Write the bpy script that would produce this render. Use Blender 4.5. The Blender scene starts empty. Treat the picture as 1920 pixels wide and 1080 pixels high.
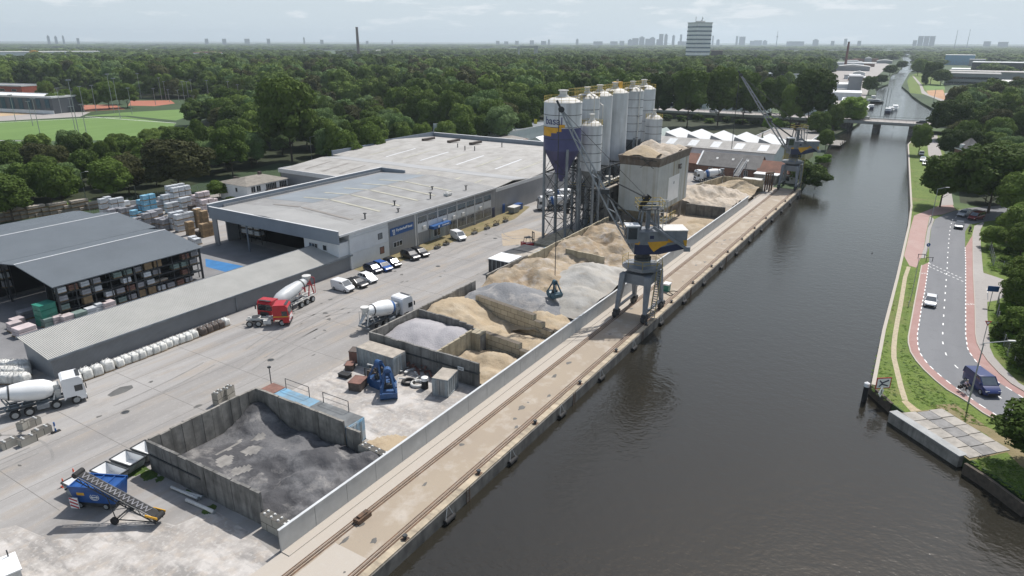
import bpy, bmesh, math, random
import numpy as np
from mathutils import Vector, Matrix
random.seed(7)
C = bpy.context.scene.collection
PI = math.pi
# ---------------------------------------------------------------- camera
CAMX, CAMY, CAMZ = -30.88, -32.29, 40.0
HEAD = math.radians(31.9); FPX = 1280.0; PITCH = math.atan((540-78)/FPX); ROLL = math.radians(0.15)
cd = bpy.data.cameras.new('camera'); cam = bpy.data.objects.new('camera', cd); C.objects.link(cam)
cd.lens = 24.0; cd.sensor_width = 36.0; cd.clip_start = 0.5; cd.clip_end = 60000
cam.matrix_world = (Matrix.Translation((CAMX, CAMY, CAMZ)) @ Matrix.Rotation(HEAD-PI/2, 4, 'Z')
                    @ Matrix.Rotation(PI/2-PITCH, 4, 'X') @ Matrix.Rotation(ROLL, 4, 'Z'))
sc = bpy.context.scene; sc.camera = cam
sc.render.resolution_x = 1024; sc.render.resolution_y = 576
# ---------------------------------------------------------------- sky and sun
SUN_EL = math.radians(57); SUN_AZ = math.radians(-4)      # azimuth measured from +X (along the quay)
w = bpy.data.worlds.new('World'); sc.world = w; w.use_nodes = True
nt = w.node_tree; nt.nodes.clear()
def wn(t, **k):
    n = nt.nodes.new(t)
    for a, b in k.items(): setattr(n, a, b)
    return n
sky = wn('ShaderNodeTexSky', sky_type='NISHITA', sun_disc=False)
sky.sun_elevation = SUN_EL; sky.sun_rotation = PI/2-SUN_AZ
sky.air_density = 1.3; sky.dust_density = 2.5; sky.ozone_density = 1.0; sky.altitude = 0
tc = wn('ShaderNodeTexCoord'); mp = wn('ShaderNodeMapping'); mp.inputs['Scale'].default_value = (1, 1, 5.5)
n1 = wn('ShaderNodeTexNoise'); n1.inputs['Scale'].default_value = 11; n1.inputs['Detail'].default_value = 6; n1.inputs['Roughness'].default_value = .58
r1 = wn('ShaderNodeValToRGB'); r1.color_ramp.elements[0].position = .57; r1.color_ramp.elements[1].position = .66
n2 = wn('ShaderNodeTexNoise'); n2.inputs['Scale'].default_value = 1.6; n2.inputs['Detail'].default_value = 3
m0 = wn('ShaderNodeMixRGB'); m0.inputs[0].default_value = .80; m0.inputs[2].default_value = (6.1, 7.0, 7.6, 1)
sx = wn('ShaderNodeSeparateXYZ'); mr = wn('ShaderNodeMapRange'); mr.inputs[1].default_value = .08; mr.inputs[2].default_value = .62; mr.inputs[3].default_value = .95; mr.inputs[4].default_value = .0
m1 = wn('ShaderNodeMixRGB'); m1.inputs[2].default_value = (8.2, 8.6, 8.9, 1)
mul = wn('ShaderNodeMath', operation='MULTIPLY'); mul.inputs[1].default_value = .75
bg = wn('ShaderNodeBackground'); bg.inputs['Strength'].default_value = .09
out = wn('ShaderNodeOutputWorld')
L = nt.links.new
L(tc.outputs['Generated'], mp.inputs['Vector']); L(mp.outputs[0], n1.inputs['Vector']); L(mp.outputs[0], n2.inputs['Vector'])
L(n1.outputs['Fac'], r1.inputs[0]); L(r1.outputs[0], mul.inputs[0]); L(mul.outputs[0], m1.inputs[0])
L(tc.outputs['Generated'], sx.inputs[0]); L(sx.outputs[2], mr.inputs[0]); L(mr.outputs[0], m0.inputs[0]); L(sky.outputs[0], m0.inputs[1]); L(m0.outputs[0], m1.inputs[1]); L(m1.outputs[0], bg.inputs[0]); L(bg.outputs[0], out.inputs[0])
sd = bpy.data.lights.new('sun', 'SUN'); sun = bpy.data.objects.new('sun', sd); C.objects.link(sun)
sd.energy = 4.1; sd.angle = math.radians(.55); sd.color = (1, .965, .92)
sv = Vector((math.cos(SUN_AZ)*math.cos(SUN_EL), math.sin(SUN_AZ)*math.cos(SUN_EL), math.sin(SUN_EL)))
sun.rotation_euler = sv.to_track_quat('Z', 'Y').to_euler(); sun.location = (0, 0, 300)
sc.view_settings.view_transform = 'Standard'; sc.view_settings.look = 'None'
sc.view_settings.exposure = 0.24; sc.view_settings.gamma = 1.0
sc.cycles.max_bounces = 6; sc.cycles.diffuse_bounces = 2; sc.cycles.glossy_bounces = 2; sc.cycles.volume_bounces = 0
sc.cycles.transparent_max_bounces = 4; sc.cycles.use_denoising = True
# ---------------------------------------------------------------- helpers
def g(u, v, z=0.0):
    """where the line of sight through picture point (u,v) meets the level z"""
    x = u-960; y = -(v-540); c, s = math.cos(ROLL), math.sin(ROLL)
    x, y = x*c-y*s, x*s+y*c
    fy = FPX*math.cos(PITCH)+y*math.sin(PITCH); fz = -FPX*math.sin(PITCH)+y*math.cos(PITCH)
    t = (z-CAMZ)/fz; a, b = x*t, fy*t
    return (CAMX + b*math.cos(HEAD)+a*math.sin(HEAD), CAMY + b*math.sin(HEAD)-a*math.cos(HEAD))
def gl(pts, z=0.0): return [g(u, v, z) for u, v in pts]
class MB:
    def __init__(s): s.v = []; s.f = []
    def add(s, vs, fs):
        o = len(s.v); s.v += [tuple(p) for p in vs]; s.f += [tuple(i+o for i in f) for f in fs]; return s
    def box(s, x0, x1, y0, y1, z0, z1):
        return s.add([(x0,y0,z0),(x1,y0,z0),(x1,y1,z0),(x0,y1,z0),(x0,y0,z1),(x1,y0,z1),(x1,y1,z1),(x0,y1,z1)],
            [(0,3,2,1),(4,5,6,7),(0,1,5,4),(1,2,6,5),(2,3,7,6),(3,0,4,7)])
    def cbox(s, c, d, rz=0.0, ry=0.0):
        M = Matrix.Translation(c) @ Matrix.Rotation(rz,4,'Z') @ Matrix.Rotation(ry,4,'Y')
        h = [q/2 for q in d]
        P = [M @ Vector((i*h[0], j*h[1], k*h[2])) for i,j,k in ((-1,-1,-1),(1,-1,-1),(1,1,-1),(-1,1,-1),(-1,-1,1),(1,-1,1),(1,1,1),(-1,1,1))]
        return s.add(P, [(0,3,2,1),(4,5,6,7),(0,1,5,4),(1,2,6,5),(2,3,7,6),(3,0,4,7)])
    def prism(s, poly, z0, z1):
        n = len(poly); a = sum(poly[i][0]*poly[(i+1)%n][1]-poly[(i+1)%n][0]*poly[i][1] for i in range(n))
        if a < 0: poly = poly[::-1]
        return s.add([(x,y,z0) for x,y in poly]+[(x,y,z1) for x,y in poly],
            [tuple(range(n-1,-1,-1)), tuple(range(n,2*n))]+[(i,(i+1)%n,n+(i+1)%n,n+i) for i in range(n)])
    def bar(s, p, q, w, h=None):
        """box beam from p to q"""
        p = Vector(p); q = Vector(q); h = h or w; d = q-p; l = d.length
        if l < 1e-6: return s
        M = Matrix.Translation((p+q)/2) @ d.to_track_quat('X','Z').to_matrix().to_4x4()
        P = [M @ Vector((i*l/2, j*w/2, k*h/2)) for i,j,k in ((-1,-1,-1),(1,-1,-1),(1,1,-1),(-1,1,-1),(-1,-1,1),(1,-1,1),(1,1,1),(-1,1,1))]
        return s.add(P, [(0,3,2,1),(4,5,6,7),(0,1,5,4),(1,2,6,5),(2,3,7,6),(3,0,4,7)])
    def rod(s, p, q, r, r2=None, n=8):
        p = Vector(p); q = Vector(q); r2 = r if r2 is None else r2; d = q-p
        Q = d.to_track_quat('Z','Y').to_matrix()
        ring = lambda c, rr: [c + Q @ Vector((rr*math.cos(2*PI*i/n), rr*math.sin(2*PI*i/n), 0)) for i in range(n)]
        return s.add(ring(p,r)+ring(q,r2), [(i,(i+1)%n,n+(i+1)%n,n+i) for i in range(n)]+[tuple(range(n-1,-1,-1)), tuple(range(n,2*n))])
    def lathe(s, prof, n=24, M=None):
        """prof: (radius, height) pairs, turned about Z"""
        M = M or Matrix(); vs = []; fs = []
        for r, z in prof: vs += [M @ Vector((r*math.cos(2*PI*i/n), r*math.sin(2*PI*i/n), z)) for i in range(n)]
        for k in range(len(prof)-1):
            fs += [(k*n+i, k*n+(i+1)%n, (k+1)*n+(i+1)%n, (k+1)*n+i) for i in range(n)]
        fs += [tuple(range(n-1,-1,-1)), tuple(range((len(prof)-1)*n, len(prof)*n))]
        return s.add(vs, fs)
    def build(s, name, m, parent=None, smooth=False, loc=None, rz=0.0):
        me = bpy.data.meshes.new(name); me.from_pydata(s.v, [], s.f); me.update()
        me.materials.append(m)
        if smooth:
            me.polygons.foreach_set('use_smooth', [True]*len(me.polygons))
            try: me.set_sharp_from_angle(angle=math.radians(38))
            except Exception: pass
        o = bpy.data.objects.new(name, me); C.objects.link(o)
        if parent: o.parent = parent
        if loc is not None: o.location = loc; o.rotation_euler[2] = rz
        return o
def tag(o, label=None, cat=None, group=None, kind=None):
    if label: o['label'] = label
    if cat: o['category'] = cat
    if group: o['group'] = group
    if kind: o['kind'] = kind
    return o
def thing(name, label, cat, loc=(0,0,0), rz=0.0, group=None, sc_=1.0):
    o = bpy.data.objects.new(name, None); C.objects.link(o); o.empty_display_size = .5
    if len(loc) == 2: loc = (loc[0], loc[1], 0)
    o.location = loc; o.rotation_euler = (0,0,rz); o.scale = (sc_,)*3
    return tag(o, label, cat, group)
def copy_thing(root, loc, rz=0.0, label=None, group=None, scale=None):
    r = root.copy(); C.objects.link(r)
    if len(loc) == 2: loc = (loc[0], loc[1], 0)
    r.location = loc; r.rotation_euler = (0,0,rz)
    if scale: r.scale = scale
    if label: r['label'] = label
    if group: r['group'] = group
    for ch in KIDS.get(root, None) or list(root.children):
        c = ch.copy(); C.objects.link(c); c.parent = r
        for gg in list(ch.children):
            d = gg.copy(); C.objects.link(d); d.parent = c
    return r
KIDS = {}
def struct(name, mb, m, **k): return tag(mb.build(name, m, **k), kind='structure')
def sheet(name, poly, z, m, label=None, kind='structure', drop=None):
    """flat sheet of any outline, triangulated; drop = depth of its skirt"""
    bm = bmesh.new(); vs = [bm.verts.new((x,y,z)) for x,y in poly]; f = bm.faces.new(vs)
    if f.normal.z < 0: f.normal_flip()
    f.normal_update()
    if f.normal.z < 0: f.normal_flip()
    bmesh.ops.triangulate(bm, faces=[f])
    if drop:
        n = len(poly); lo = [bm.verts.new((x,y,z-drop)) for x,y in poly]
        for i in range(n): bm.faces.new((vs[i], vs[(i+1)%n], lo[(i+1)%n], lo[i]))
    me = bpy.data.meshes.new(name); bm.to_mesh(me); bm.free(); me.materials.append(m)
    o = bpy.data.objects.new(name, me); C.objects.link(o)
    return tag(o, label, None, None, kind)
def inpoly(u, v, P):
    r = False; j = len(P)-1
    for i in range(len(P)):
        if (P[i][1] > v) != (P[j][1] > v) and u < (P[j][0]-P[i][0])*(v-P[i][1])/(P[j][1]-P[i][1])+P[i][0]: r = not r
        j = i
    return r
def ribbon(pts, w0, w1):
    """outline between two offsets of a polyline"""
    a, b = [], []
    for i, p in enumerate(pts):
        q0 = Vector(pts[max(i-1,0)]); q1 = Vector(pts[min(i+1,len(pts)-1)]); d = (q1-q0).normalized(); n = Vector((-d.y, d.x))
        a.append(tuple(Vector(p)+n*w0)); b.append(tuple(Vector(p)+n*w1))
    return a+b[::-1]
def resample(pts, step):
    P = [Vector(p) for p in pts]; out = [P[0]]; acc = 0; pos = [0]
    for i in range(len(P)-1): pos.append(pos[-1]+(P[i+1]-P[i]).length)
    n = max(2, int(pos[-1]/step)); res = []
    for k in range(n+1):
        t = pos[-1]*k/n; i = 0
        while i < len(P)-2 and pos[i+1] < t: i += 1
        f = (t-pos[i])/max(1e-6, pos[i+1]-pos[i]); res.append(tuple(P[i].lerp(P[i+1], f)))
    return res
# ---------------------------------------------------------------- materials
def mat(name, col, rough=.7, metal=0.0, noise=None, bump=None, spec=None, col2=None, wave=None, objcoord=True, rand=0.0, streak=None):
    """procedural paint/concrete/etc.  noise=(scale, amount) mottles the colour, col2 the second colour, wave=(scale, axis, depth) ribs"""
    m = bpy.data.materials.new(name); m.use_nodes = True; N = m.node_tree; B = N.nodes['Principled BSDF']; lk = N.links.new
    B.inputs['Roughness'].default_value = rough; B.inputs['Metallic'].default_value = metal
    if spec is not None: B.inputs['Specular IOR Level'].default_value = spec
    B.inputs['Base Color'].default_value = (*col, 1)
    tcn = N.nodes.new('ShaderNodeTexCoord'); geo = N.nodes.new('ShaderNodeNewGeometry')
    src = tcn.outputs['Object'] if objcoord else geo.outputs['Position']
    cur = None
    if noise or col2:
        sc_, am = noise or (1.0, .3)
        no = N.nodes.new('ShaderNodeTexNoise'); no.inputs['Scale'].default_value = sc_; no.inputs['Detail'].default_value = 6; no.inputs['Roughness'].default_value = .62
        lk(src, no.inputs['Vector'])
        rp = N.nodes.new('ShaderNodeValToRGB'); rp.color_ramp.elements[0].position = .32; rp.color_ramp.elements[1].position = .68
        c2 = col2 or tuple(c*(1-am) for c in col)
        rp.color_ramp.elements[0].color = (*c2, 1); rp.color_ramp.elements[1].color = (*(tuple(min(1, c*(1+am*.35)) for c in col)), 1)
        lk(no.outputs['Fac'], rp.inputs[0]); cur = rp.outputs[0]
    if streak:
        mpn = N.nodes.new('ShaderNodeMapping'); mpn.inputs['Scale'].default_value = streak[0]
        no = N.nodes.new('ShaderNodeTexNoise'); no.inputs['Scale'].default_value = 1; no.inputs['Detail'].default_value = 4
        lk(src, mpn.inputs[0]); lk(mpn.outputs[0], no.inputs['Vector'])
        rp = N.nodes.new('ShaderNodeValToRGB'); rp.color_ramp.elements[0].position = .48; rp.color_ramp.elements[1].position = .72
        rp.color_ramp.elements[0].color = (0,0,0,1); rp.color_ramp.elements[1].color = (streak[2],)*3+(1,)
        mx = N.nodes.new('ShaderNodeMixRGB'); mx.inputs[2].default_value = (*streak[1], 1)
        lk(no.outputs['Fac'], rp.inputs[0]); lk(rp.outputs[0], mx.inputs[0])
        if cur: lk(cur, mx.inputs[1])
        else: mx.inputs[1].default_value = (*col, 1)
        cur = mx.outputs[0]
    if rand:
        oi = N.nodes.new('ShaderNodeObjectInfo'); hs = N.nodes.new('ShaderNodeHueSaturation')
        mr = N.nodes.new('ShaderNodeMapRange'); mr.inputs[3].default_value = 1-rand; mr.inputs[4].default_value = 1+rand
        lk(oi.outputs['Random'], mr.inputs[0]); lk(mr.outputs[0], hs.inputs['Value'])
        if cur: lk(cur, hs.inputs['Color'])
        else: hs.inputs['Color'].default_value = (*col, 1)
        cur = hs.outputs[0]
    if cur: lk(cur, B.inputs['Base Color'])
    hcur = None
    if wave:
        wv = N.nodes.new('ShaderNodeTexWave'); wv.inputs['Scale'].default_value = wave[0]; wv.bands_direction = wave[1]
        lk(src, wv.inputs['Vector']); bp = N.nodes.new('ShaderNodeBump'); bp.inputs['Strength'].default_value = 1; bp.inputs['Distance'].default_value = wave[2]
        lk(wv.outputs['Fac'], bp.inputs['Height']); lk(bp.outputs[0], B.inputs['Normal']); hcur = bp
    if bump:
        no = N.nodes.new('ShaderNodeTexNoise'); no.inputs['Scale'].default_value = bump[0]; no.inputs['Detail'].default_value = 5
        lk(src, no.inputs['Vector']); bp = N.nodes.new('ShaderNodeBump'); bp.inputs['Strength'].default_value = .9; bp.inputs['Distance'].default_value = bump[1]
        lk(no.outputs['Fac'], bp.inputs['Height'])
        if hcur: lk(hcur.outputs[0], bp.inputs['Normal'])
        lk(bp.outputs[0], B.inputs['Normal'])
    return m
def brick_mat(name, c1, c2, mortar, scale, w, h, ms=.02, rough=.85, plane='XZ', offs=.5):
    m = bpy.data.materials.new(name); m.use_nodes = True; N = m.node_tree; B = N.nodes['Principled BSDF']; lk = N.links.new
    geo = N.nodes.new('ShaderNodeNewGeometry'); sp = N.nodes.new('ShaderNodeSeparateXYZ'); cb = N.nodes.new('ShaderNodeCombineXYZ')
    lk(geo.outputs['Position'], sp.inputs[0])
    if plane == 'XZ': ad = N.nodes.new('ShaderNodeMath'); ad.operation = 'ADD'; lk(sp.outputs[0], ad.inputs[0]); lk(sp.outputs[1], ad.inputs[1]); lk(ad.outputs[0], cb.inputs[0]); lk(sp.outputs[2], cb.inputs[1])
    else: lk(sp.outputs[0], cb.inputs[0]); lk(sp.outputs[1], cb.inputs[1])
    br = N.nodes.new('ShaderNodeTexBrick'); br.offset = offs; lk(cb.outputs[0], br.inputs['Vector'])
    br.inputs['Color1'].default_value = (*c1,1); br.inputs['Color2'].default_value = (*c2,1); br.inputs['Mortar'].default_value = (*mortar,1)
    br.inputs['Scale'].default_value = scale; br.inputs['Brick Width'].default_value = w; br.inputs['Row Height'].default_value = h; br.inputs['Mortar Size'].default_value = ms
    no = N.nodes.new('ShaderNodeTexNoise'); no.inputs['Scale'].default_value = .35; no.inputs['Detail'].default_value = 5; lk(geo.outputs['Position'], no.inputs['Vector'])
    mx = N.nodes.new('ShaderNodeMixRGB'); mx.blend_type = 'MULTIPLY'; mx.inputs[0].default_value = .45
    rp = N.nodes.new('ShaderNodeValToRGB'); rp.color_ramp.elements[0].color = (.55,.53,.5,1); rp.color_ramp.elements[0].position = .35; rp.color_ramp.elements[1].position = .6
    lk(no.outputs['Fac'], rp.inputs[0]); lk(br.outputs['Color'], mx.inputs[1]); lk(rp.outputs[0], mx.inputs[2]); lk(mx.outputs[0], B.inputs['Base Color'])
    B.inputs['Roughness'].default_value = rough
    return m
def layered(name, base, layers, rough=.85, bump=None):
    """ground materials: layers = (noise scale xyz, colour, ramp lo, ramp hi, strength)"""
    m = bpy.data.materials.new(name); m.use_nodes = True; N = m.node_tree; B = N.nodes['Principled BSDF']; lk = N.links.new
    geo = N.nodes.new('ShaderNodeNewGeometry'); cur = None
    for i, (scl, col, lo, hi, st) in enumerate(layers):
        mpn = N.nodes.new('ShaderNodeMapping'); mpn.inputs['Scale'].default_value = scl; mpn.inputs['Location'].default_value = (i*13.7, i*5.1, 0)
        if scl[0] != scl[1]: mpn.inputs['Rotation'].default_value = (0,0,(.06,-.1,.2)[i%3])
        no = N.nodes.new('ShaderNodeTexNoise'); no.inputs['Scale'].default_value = 1; no.inputs['Detail'].default_value = 7; no.inputs['Roughness'].default_value = .6
        lk(geo.outputs['Position'], mpn.inputs[0]); lk(mpn.outputs[0], no.inputs['Vector'])
        rp = N.nodes.new('ShaderNodeValToRGB'); rp.color_ramp.elements[0].position = lo; rp.color_ramp.elements[1].position = hi
        rp.color_ramp.elements[0].color = (0,0,0,1); rp.color_ramp.elements[1].color = (st,st,st,1)
        mx = N.nodes.new('ShaderNodeMixRGB'); mx.inputs[2].default_value = (*col,1); lk(no.outputs['Fac'], rp.inputs[0]); lk(rp.outputs[0], mx.inputs[0])
        if cur: lk(cur, mx.inputs[1])
        else: mx.inputs[1].default_value = (*base,1)
        cur = mx.outputs[0]
    lk(cur, B.inputs['Base Color']); B.inputs['Roughness'].default_value = rough; B.inputs['Specular IOR Level'].default_value = .25
    if bump:
        no = N.nodes.new('ShaderNodeTexNoise'); no.inputs['Scale'].default_value = bump[0]; no.inputs['Detail'].default_value = 6
        lk(geo.outputs['Position'], no.inputs['Vector']); bp = N.nodes.new('ShaderNodeBump'); bp.inputs['Distance'].default_value = bump[1]; bp.inputs['Strength'].default_value = .9
        lk(no.outputs['Fac'], bp.inputs['Height']); lk(bp.outputs[0], B.inputs['Normal'])
    return m
M = {}
M['yard'] = layered('yard_concrete', (.27,.258,.245), [((.05,.05,1),(.225,.218,.213),.40,.62,.85),((.012,.16,1),(.36,.35,.34),.44,.62,.8),((.3,.3,1),(.21,.20,.19),.55,.75,.6),((.1,.5,1),(.33,.28,.225),.50,.70,.6),((2.2,2.2,1),(.44,.425,.405),.55,.72,.3),((1.1,.9,1),(.2,.19,.18),.66,.78,.5)], bump=(3,.01))
M['quay'] = layered('quay_concrete', (.34,.285,.22), [((.06,.12,1),(.30,.25,.20),.42,.62,.75),((.4,.4,1),(.50,.46,.41),.5,.7,.6),((.8,.8,1),(.25,.21,.17),.60,.76,.55),((3,3,1),(.3,.27,.23),.56,.76,.3)], bump=(4,.01))
M['quay_pale'] = layered('quay_pale_strip', (.42,.38,.33), [((.1,.5,1),(.42,.38,.34),.5,.7,.6),((2,2,1),(.44,.42,.38),.52,.72,.4)])
M['dusty'] = layered('dusty_yard', (.33,.31,.29), [((.25,.3,1),(.50,.475,.45),.46,.60,.85),((.6,.15,1),(.22,.21,.20),.50,.62,.8),((.9,.9,1),(.47,.40,.33),.5,.7,.5),((2.5,2.5,1),(.58,.56,.53),.52,.7,.5)], bump=(4,.02))
M['sandy'] = layered('sandy_floor', (.36,.295,.22), [((.2,.2,1),(.43,.37,.30),.45,.65,.7),((1,1,1),(.33,.25,.17),.52,.74,.6)], bump=(3,.05))
M['asphalt'] = layered('asphalt', (.17,.175,.185), [((.05,.3,1),(.20,.205,.215),.45,.65,.6),((.6,.6,1),(.13,.135,.14),.55,.75,.5)])
M['pave'] = layered('paving', (.32,.30,.285), [((.15,.15,1),(.37,.35,.33),.45,.65,.6),((1,1,1),(.24,.225,.21),.52,.75,.5)])
M['cycle'] = layered('red_cycle_lane', (.33,.205,.185), [((.2,.2,1),(.37,.255,.235),.45,.65,.6),((1,1,1),(.26,.14,.125),.52,.75,.5)])
M['pinkpave'] = layered('pink_paving', (.37,.25,.225), [((.2,.2,1),(.41,.31,.28),.45,.65,.6),((1,1,1),(.30,.20,.18),.52,.75,.5)])
M['grass'] = layered('rough_grass', (.105,.16,.030), [((.25,.25,1),(.15,.20,.04),.42,.62,.75),((.12,.12,1),(.20,.165,.08),.54,.70,.75),((1.6,1.6,1),(.055,.09,.022),.48,.7,.75)], bump=(6,.15))
M['dry'] = layered('dry_grass', (.20,.165,.085), [((.3,.3,1),(.28,.22,.13),.45,.65,.7),((.8,.8,1),(.11,.13,.04),.5,.7,.7)], bump=(5,.1))
M['lawn'] = layered('mown_lawn', (.11,.19,.035), [((.06,.06,1),(.14,.21,.045),.45,.62,.7),((1,1,1),(.08,.14,.03),.52,.75,.5)])
M['pitch'] = layered('sports_turf', (.12,.20,.055), [((.02,.1,1),(.14,.225,.065),.48,.56,.7),((.5,.5,1),(.10,.17,.045),.5,.75,.5)])
M['clay'] = layered('clay_court', (.36,.14,.09), [((.1,.1,1),(.31,.125,.08),.45,.65,.6)])
M['land'] = layered('far_country', (.045,.075,.03), [((.004,.004,1),(.09,.14,.045),.52,.6,.8),((.0022,.006,1),(.20,.20,.13),.6,.66,.6),((.02,.02,1),(.03,.05,.025),.45,.62,.85)])
M['concrete'] = mat('grey_concrete', (.27,.255,.23), .85, noise=(.9,.45), streak=((1.2,1.2,.12),(.10,.095,.085),.85), bump=(6,.01), objcoord=False)
M['concrete_dark'] = mat('dark_streaked_concrete', (.20,.195,.185), .85, noise=(.7,.5), streak=((1.6,1.6,.15),(.07,.07,.065),.9), bump=(6,.01), objcoord=False)  # like the grey concrete, with darker base and streaks
M['concrete_pale'] = mat('pale_wall_concrete', (.46,.46,.45), .8, noise=(.5,.16), streak=((.5,.5,.2),(.33,.33,.32),.5), objcoord=False)
M['concrete_cream'] = mat('cream_concrete', (.42,.37,.27), .85, noise=(.9,.35), streak=((1.5,1.5,.12),(.2,.17,.12),.7), objcoord=False)
M['coping'] = mat('pale_coping', (.55,.57,.58), .5, noise=(1,.15), objcoord=False)
M['lego'] = brick_mat('concrete_blocks', (.42,.40,.35), (.35,.33,.29), (.10,.095,.085), 1, 1.6, .8, .035)
M['lego_cream'] = brick_mat('cream_concrete_blocks', (.48,.42,.31), (.40,.35,.26), (.13,.11,.085), 1, 1.6, .8, .035)
M['slab'] = brick_mat('quay_slabs', (.40,.375,.35), (.31,.295,.28), (.12,.11,.09), 1, 4.2, 3.0, .05, plane='XY')
M['rust'] = mat('rusty_rail_bed', (.15,.085,.05), .9, noise=(1.5,.5), col2=(.06,.045,.035), objcoord=False)
M['rail'] = mat('worn_rail_steel', (.26,.2,.16), .5, metal=.6, noise=(2,.3), objcoord=False)
M['steel'] = mat('weathered_grey_steel', (.21,.235,.26), .5, metal=.3, noise=(.8,.3))
M['crane_grey'] = mat('crane_blue_grey_paint', (.20,.22,.245), .5, noise=(.6,.25), streak=((1,1,.3),(.1,.11,.13),.5))
M['steel_dark'] = mat('dark_steel', (.06,.065,.07), .6, metal=.4, noise=(1.5,.4))
M['black'] = mat('black_rubber', (.02,.02,.021), .8, noise=(3,.3))
M['dark'] = mat('opening_shade', (.012,.013,.015), .9, noise=(1,.3))  # near-black tone standing for the shade inside openings
M['navy'] = mat('navy_paint', (.02,.028,.075), .5, noise=(.5,.25), objcoord=False)
M['silonavy'] = mat('silo_purple_navy_paint', (.055,.06,.16), .45, noise=(.5,.2), objcoord=False)
M['yellow'] = mat('orange_yellow_paint', (.62,.33,.02), .5, noise=(.8,.2), objcoord=False)
M['yrail'] = mat('yellow_railing', (.45,.33,.05), .6, noise=(2,.4))
M['silo'] = mat('silo_white_paint', (.56,.59,.62), .5, noise=(.35,.15), streak=((.9,.9,.10),(.33,.34,.35),.7), objcoord=False)
M['silotop'] = mat('silo_top_dusty_white', (.62,.61,.58), .7, noise=(1.2,.25), objcoord=False)
M['hopperwall'] = mat('stained_white_cladding', (.47,.49,.48), .6, noise=(.4,.15), streak=((.7,.7,.02),(.25,.22,.14),1.0), wave=(1.1,'X',.03), objcoord=False)
M['white'] = mat('white_paint', (.78,.79,.79), .4, noise=(.6,.08))
M['offwhite'] = mat('dirty_white_paint', (.60,.60,.58), .6, noise=(1.2,.25))
M['roof_grey'] = mat('grey_roof_felt', (.325,.325,.32), .75, noise=(.12,.16), streak=((.3,.05,1),(.27,.27,.27),.6), objcoord=False)
M['roof_grey'] = brick_mat('grey_roof_felt', (.29,.29,.285), (.26,.26,.26), (.20,.20,.20), 1, 9.0, 1.1, .035, .75, 'XY'); M['roof_blue'] = mat('blue_grey_roof', (.235,.26,.285), .45, noise=(.15,.2), objcoord=False)
M['roof_pale'] = mat('pale_roof_felt', (.44,.43,.405), .8, noise=(.1,.12), streak=((.05,.5,1),(.36,.35,.33),.6), objcoord=False)
M['roof_pale'] = brick_mat('pale_roof_felt', (.38,.37,.35), (.35,.34,.325), (.28,.275,.26), 1, 10.0, 1.2, .035, .8, 'XY'); M['rooflight'] = mat('yellowed_rooflight', (.41,.395,.32), .5, noise=(.6,.25), objcoord=False)
M['roofbrown'] = mat('brown_rooflight_strip', (.24,.22,.20), .6, noise=(.6,.25), objcoord=False)
M['corr_roof'] = mat('ribbed_pale_roof', (.43,.425,.40), .5, noise=(.3,.12), wave=(1.35,'X',.10), objcoord=False)
M['corr_dark'] = mat('ribbed_slate_roof', (.135,.155,.175), .5, noise=(.2,.12), wave=(2.2,'X',.05), objcoord=False)
M['corr_wall'] = mat('ribbed_grey_wall', (.23,.245,.265), .5, noise=(.4,.12), wave=(2.0,'X',.06), objcoord=False)
M['clad'] = mat('grey_cladding', (.25,.26,.275), .5, noise=(.3,.1), wave=(.5,'X',.02), objcoord=False)
M['clad_blue'] = mat('blue_grey_fascia', (.20,.235,.28), .5, noise=(.3,.12), objcoord=False)
M['clad_white'] = mat('white_cladding', (.62,.645,.67), .5, noise=(.5,.1), wave=(.8,'X',.02), objcoord=False)
M['trim'] = mat('pale_trim', (.6,.61,.62), .5, noise=(1,.1))
M['glass'] = mat('dark_glass', (.02,.028,.035), .08, noise=(1,.3), spec=.8)
M['glass_blue'] = mat('blue_tinted_glass', (.05,.10,.14), .1, noise=(1,.3), spec=.8)
M['winglass'] = mat('car_windscreen', (.10,.12,.14), .08, noise=(1,.2), spec=.9)
M['blue'] = mat('royal_blue_paint', (.012,.075,.27), .45, noise=(1,.3))
M['signblue'] = mat('sign_blue', (.015,.085,.26), .5, noise=(.5,.1))
M['skyblue'] = mat('faded_sky_blue_paint', (.17,.40,.58), .5, noise=(.6,.4), col2=(.22,.28,.32))
M['lightblue'] = mat('bright_light_blue_wrap', (.04,.30,.50), .35, noise=(1.2,.2), col2=(.30,.50,.62))
M['rustred'] = mat('rust_red_paint', (.21,.105,.08), .7, noise=(1,.4))
M['red'] = mat('truck_red_paint', (.42,.012,.02), .3, noise=(.7,.15))
M['tile'] = mat('brown_red_roof_tiles', (.19,.085,.055), .8, noise=(.5,.35), wave=(1.5,'X',.04), objcoord=False)
M['tile_grey'] = mat('grey_roof_tiles', (.16,.155,.15), .8, noise=(.5,.3), wave=(1.5,'X',.04), objcoord=False)
M['brick'] = mat('red_brick', (.22,.12,.085), .85, noise=(1,.3), objcoord=False)
M['brick_red'] = mat('bright_red_brick', (.38,.095,.06), .85, noise=(.5,.2), objcoord=False)
M['wood'] = mat('pallet_wood', (.33,.23,.13), .8, noise=(2,.4), rand=.15)
M['bagwhite'] = mat('white_big_bag', (.66,.66,.63), .7, noise=(2.5,.25), rand=.1, bump=(4,.06))
M['bagbrown'] = mat('brown_black_goods', (.09,.07,.06), .7, noise=(2,.5), rand=.2)
M['greyw'] = mat('grey_wrapped_goods', (.30,.30,.32), .5, noise=(1.5,.3), rand=.25)
M['whitew'] = mat('white_wrapped_goods', (.60,.63,.66), .4, noise=(1.5,.25), rand=.12)
M['pinkw'] = mat('pink_wrapped_goods', (.58,.50,.50), .5, noise=(1.5,.25), rand=.12)
M['green'] = mat('bottle_green_plastic', (.03,.22,.16), .45, noise=(1,.3))
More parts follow.
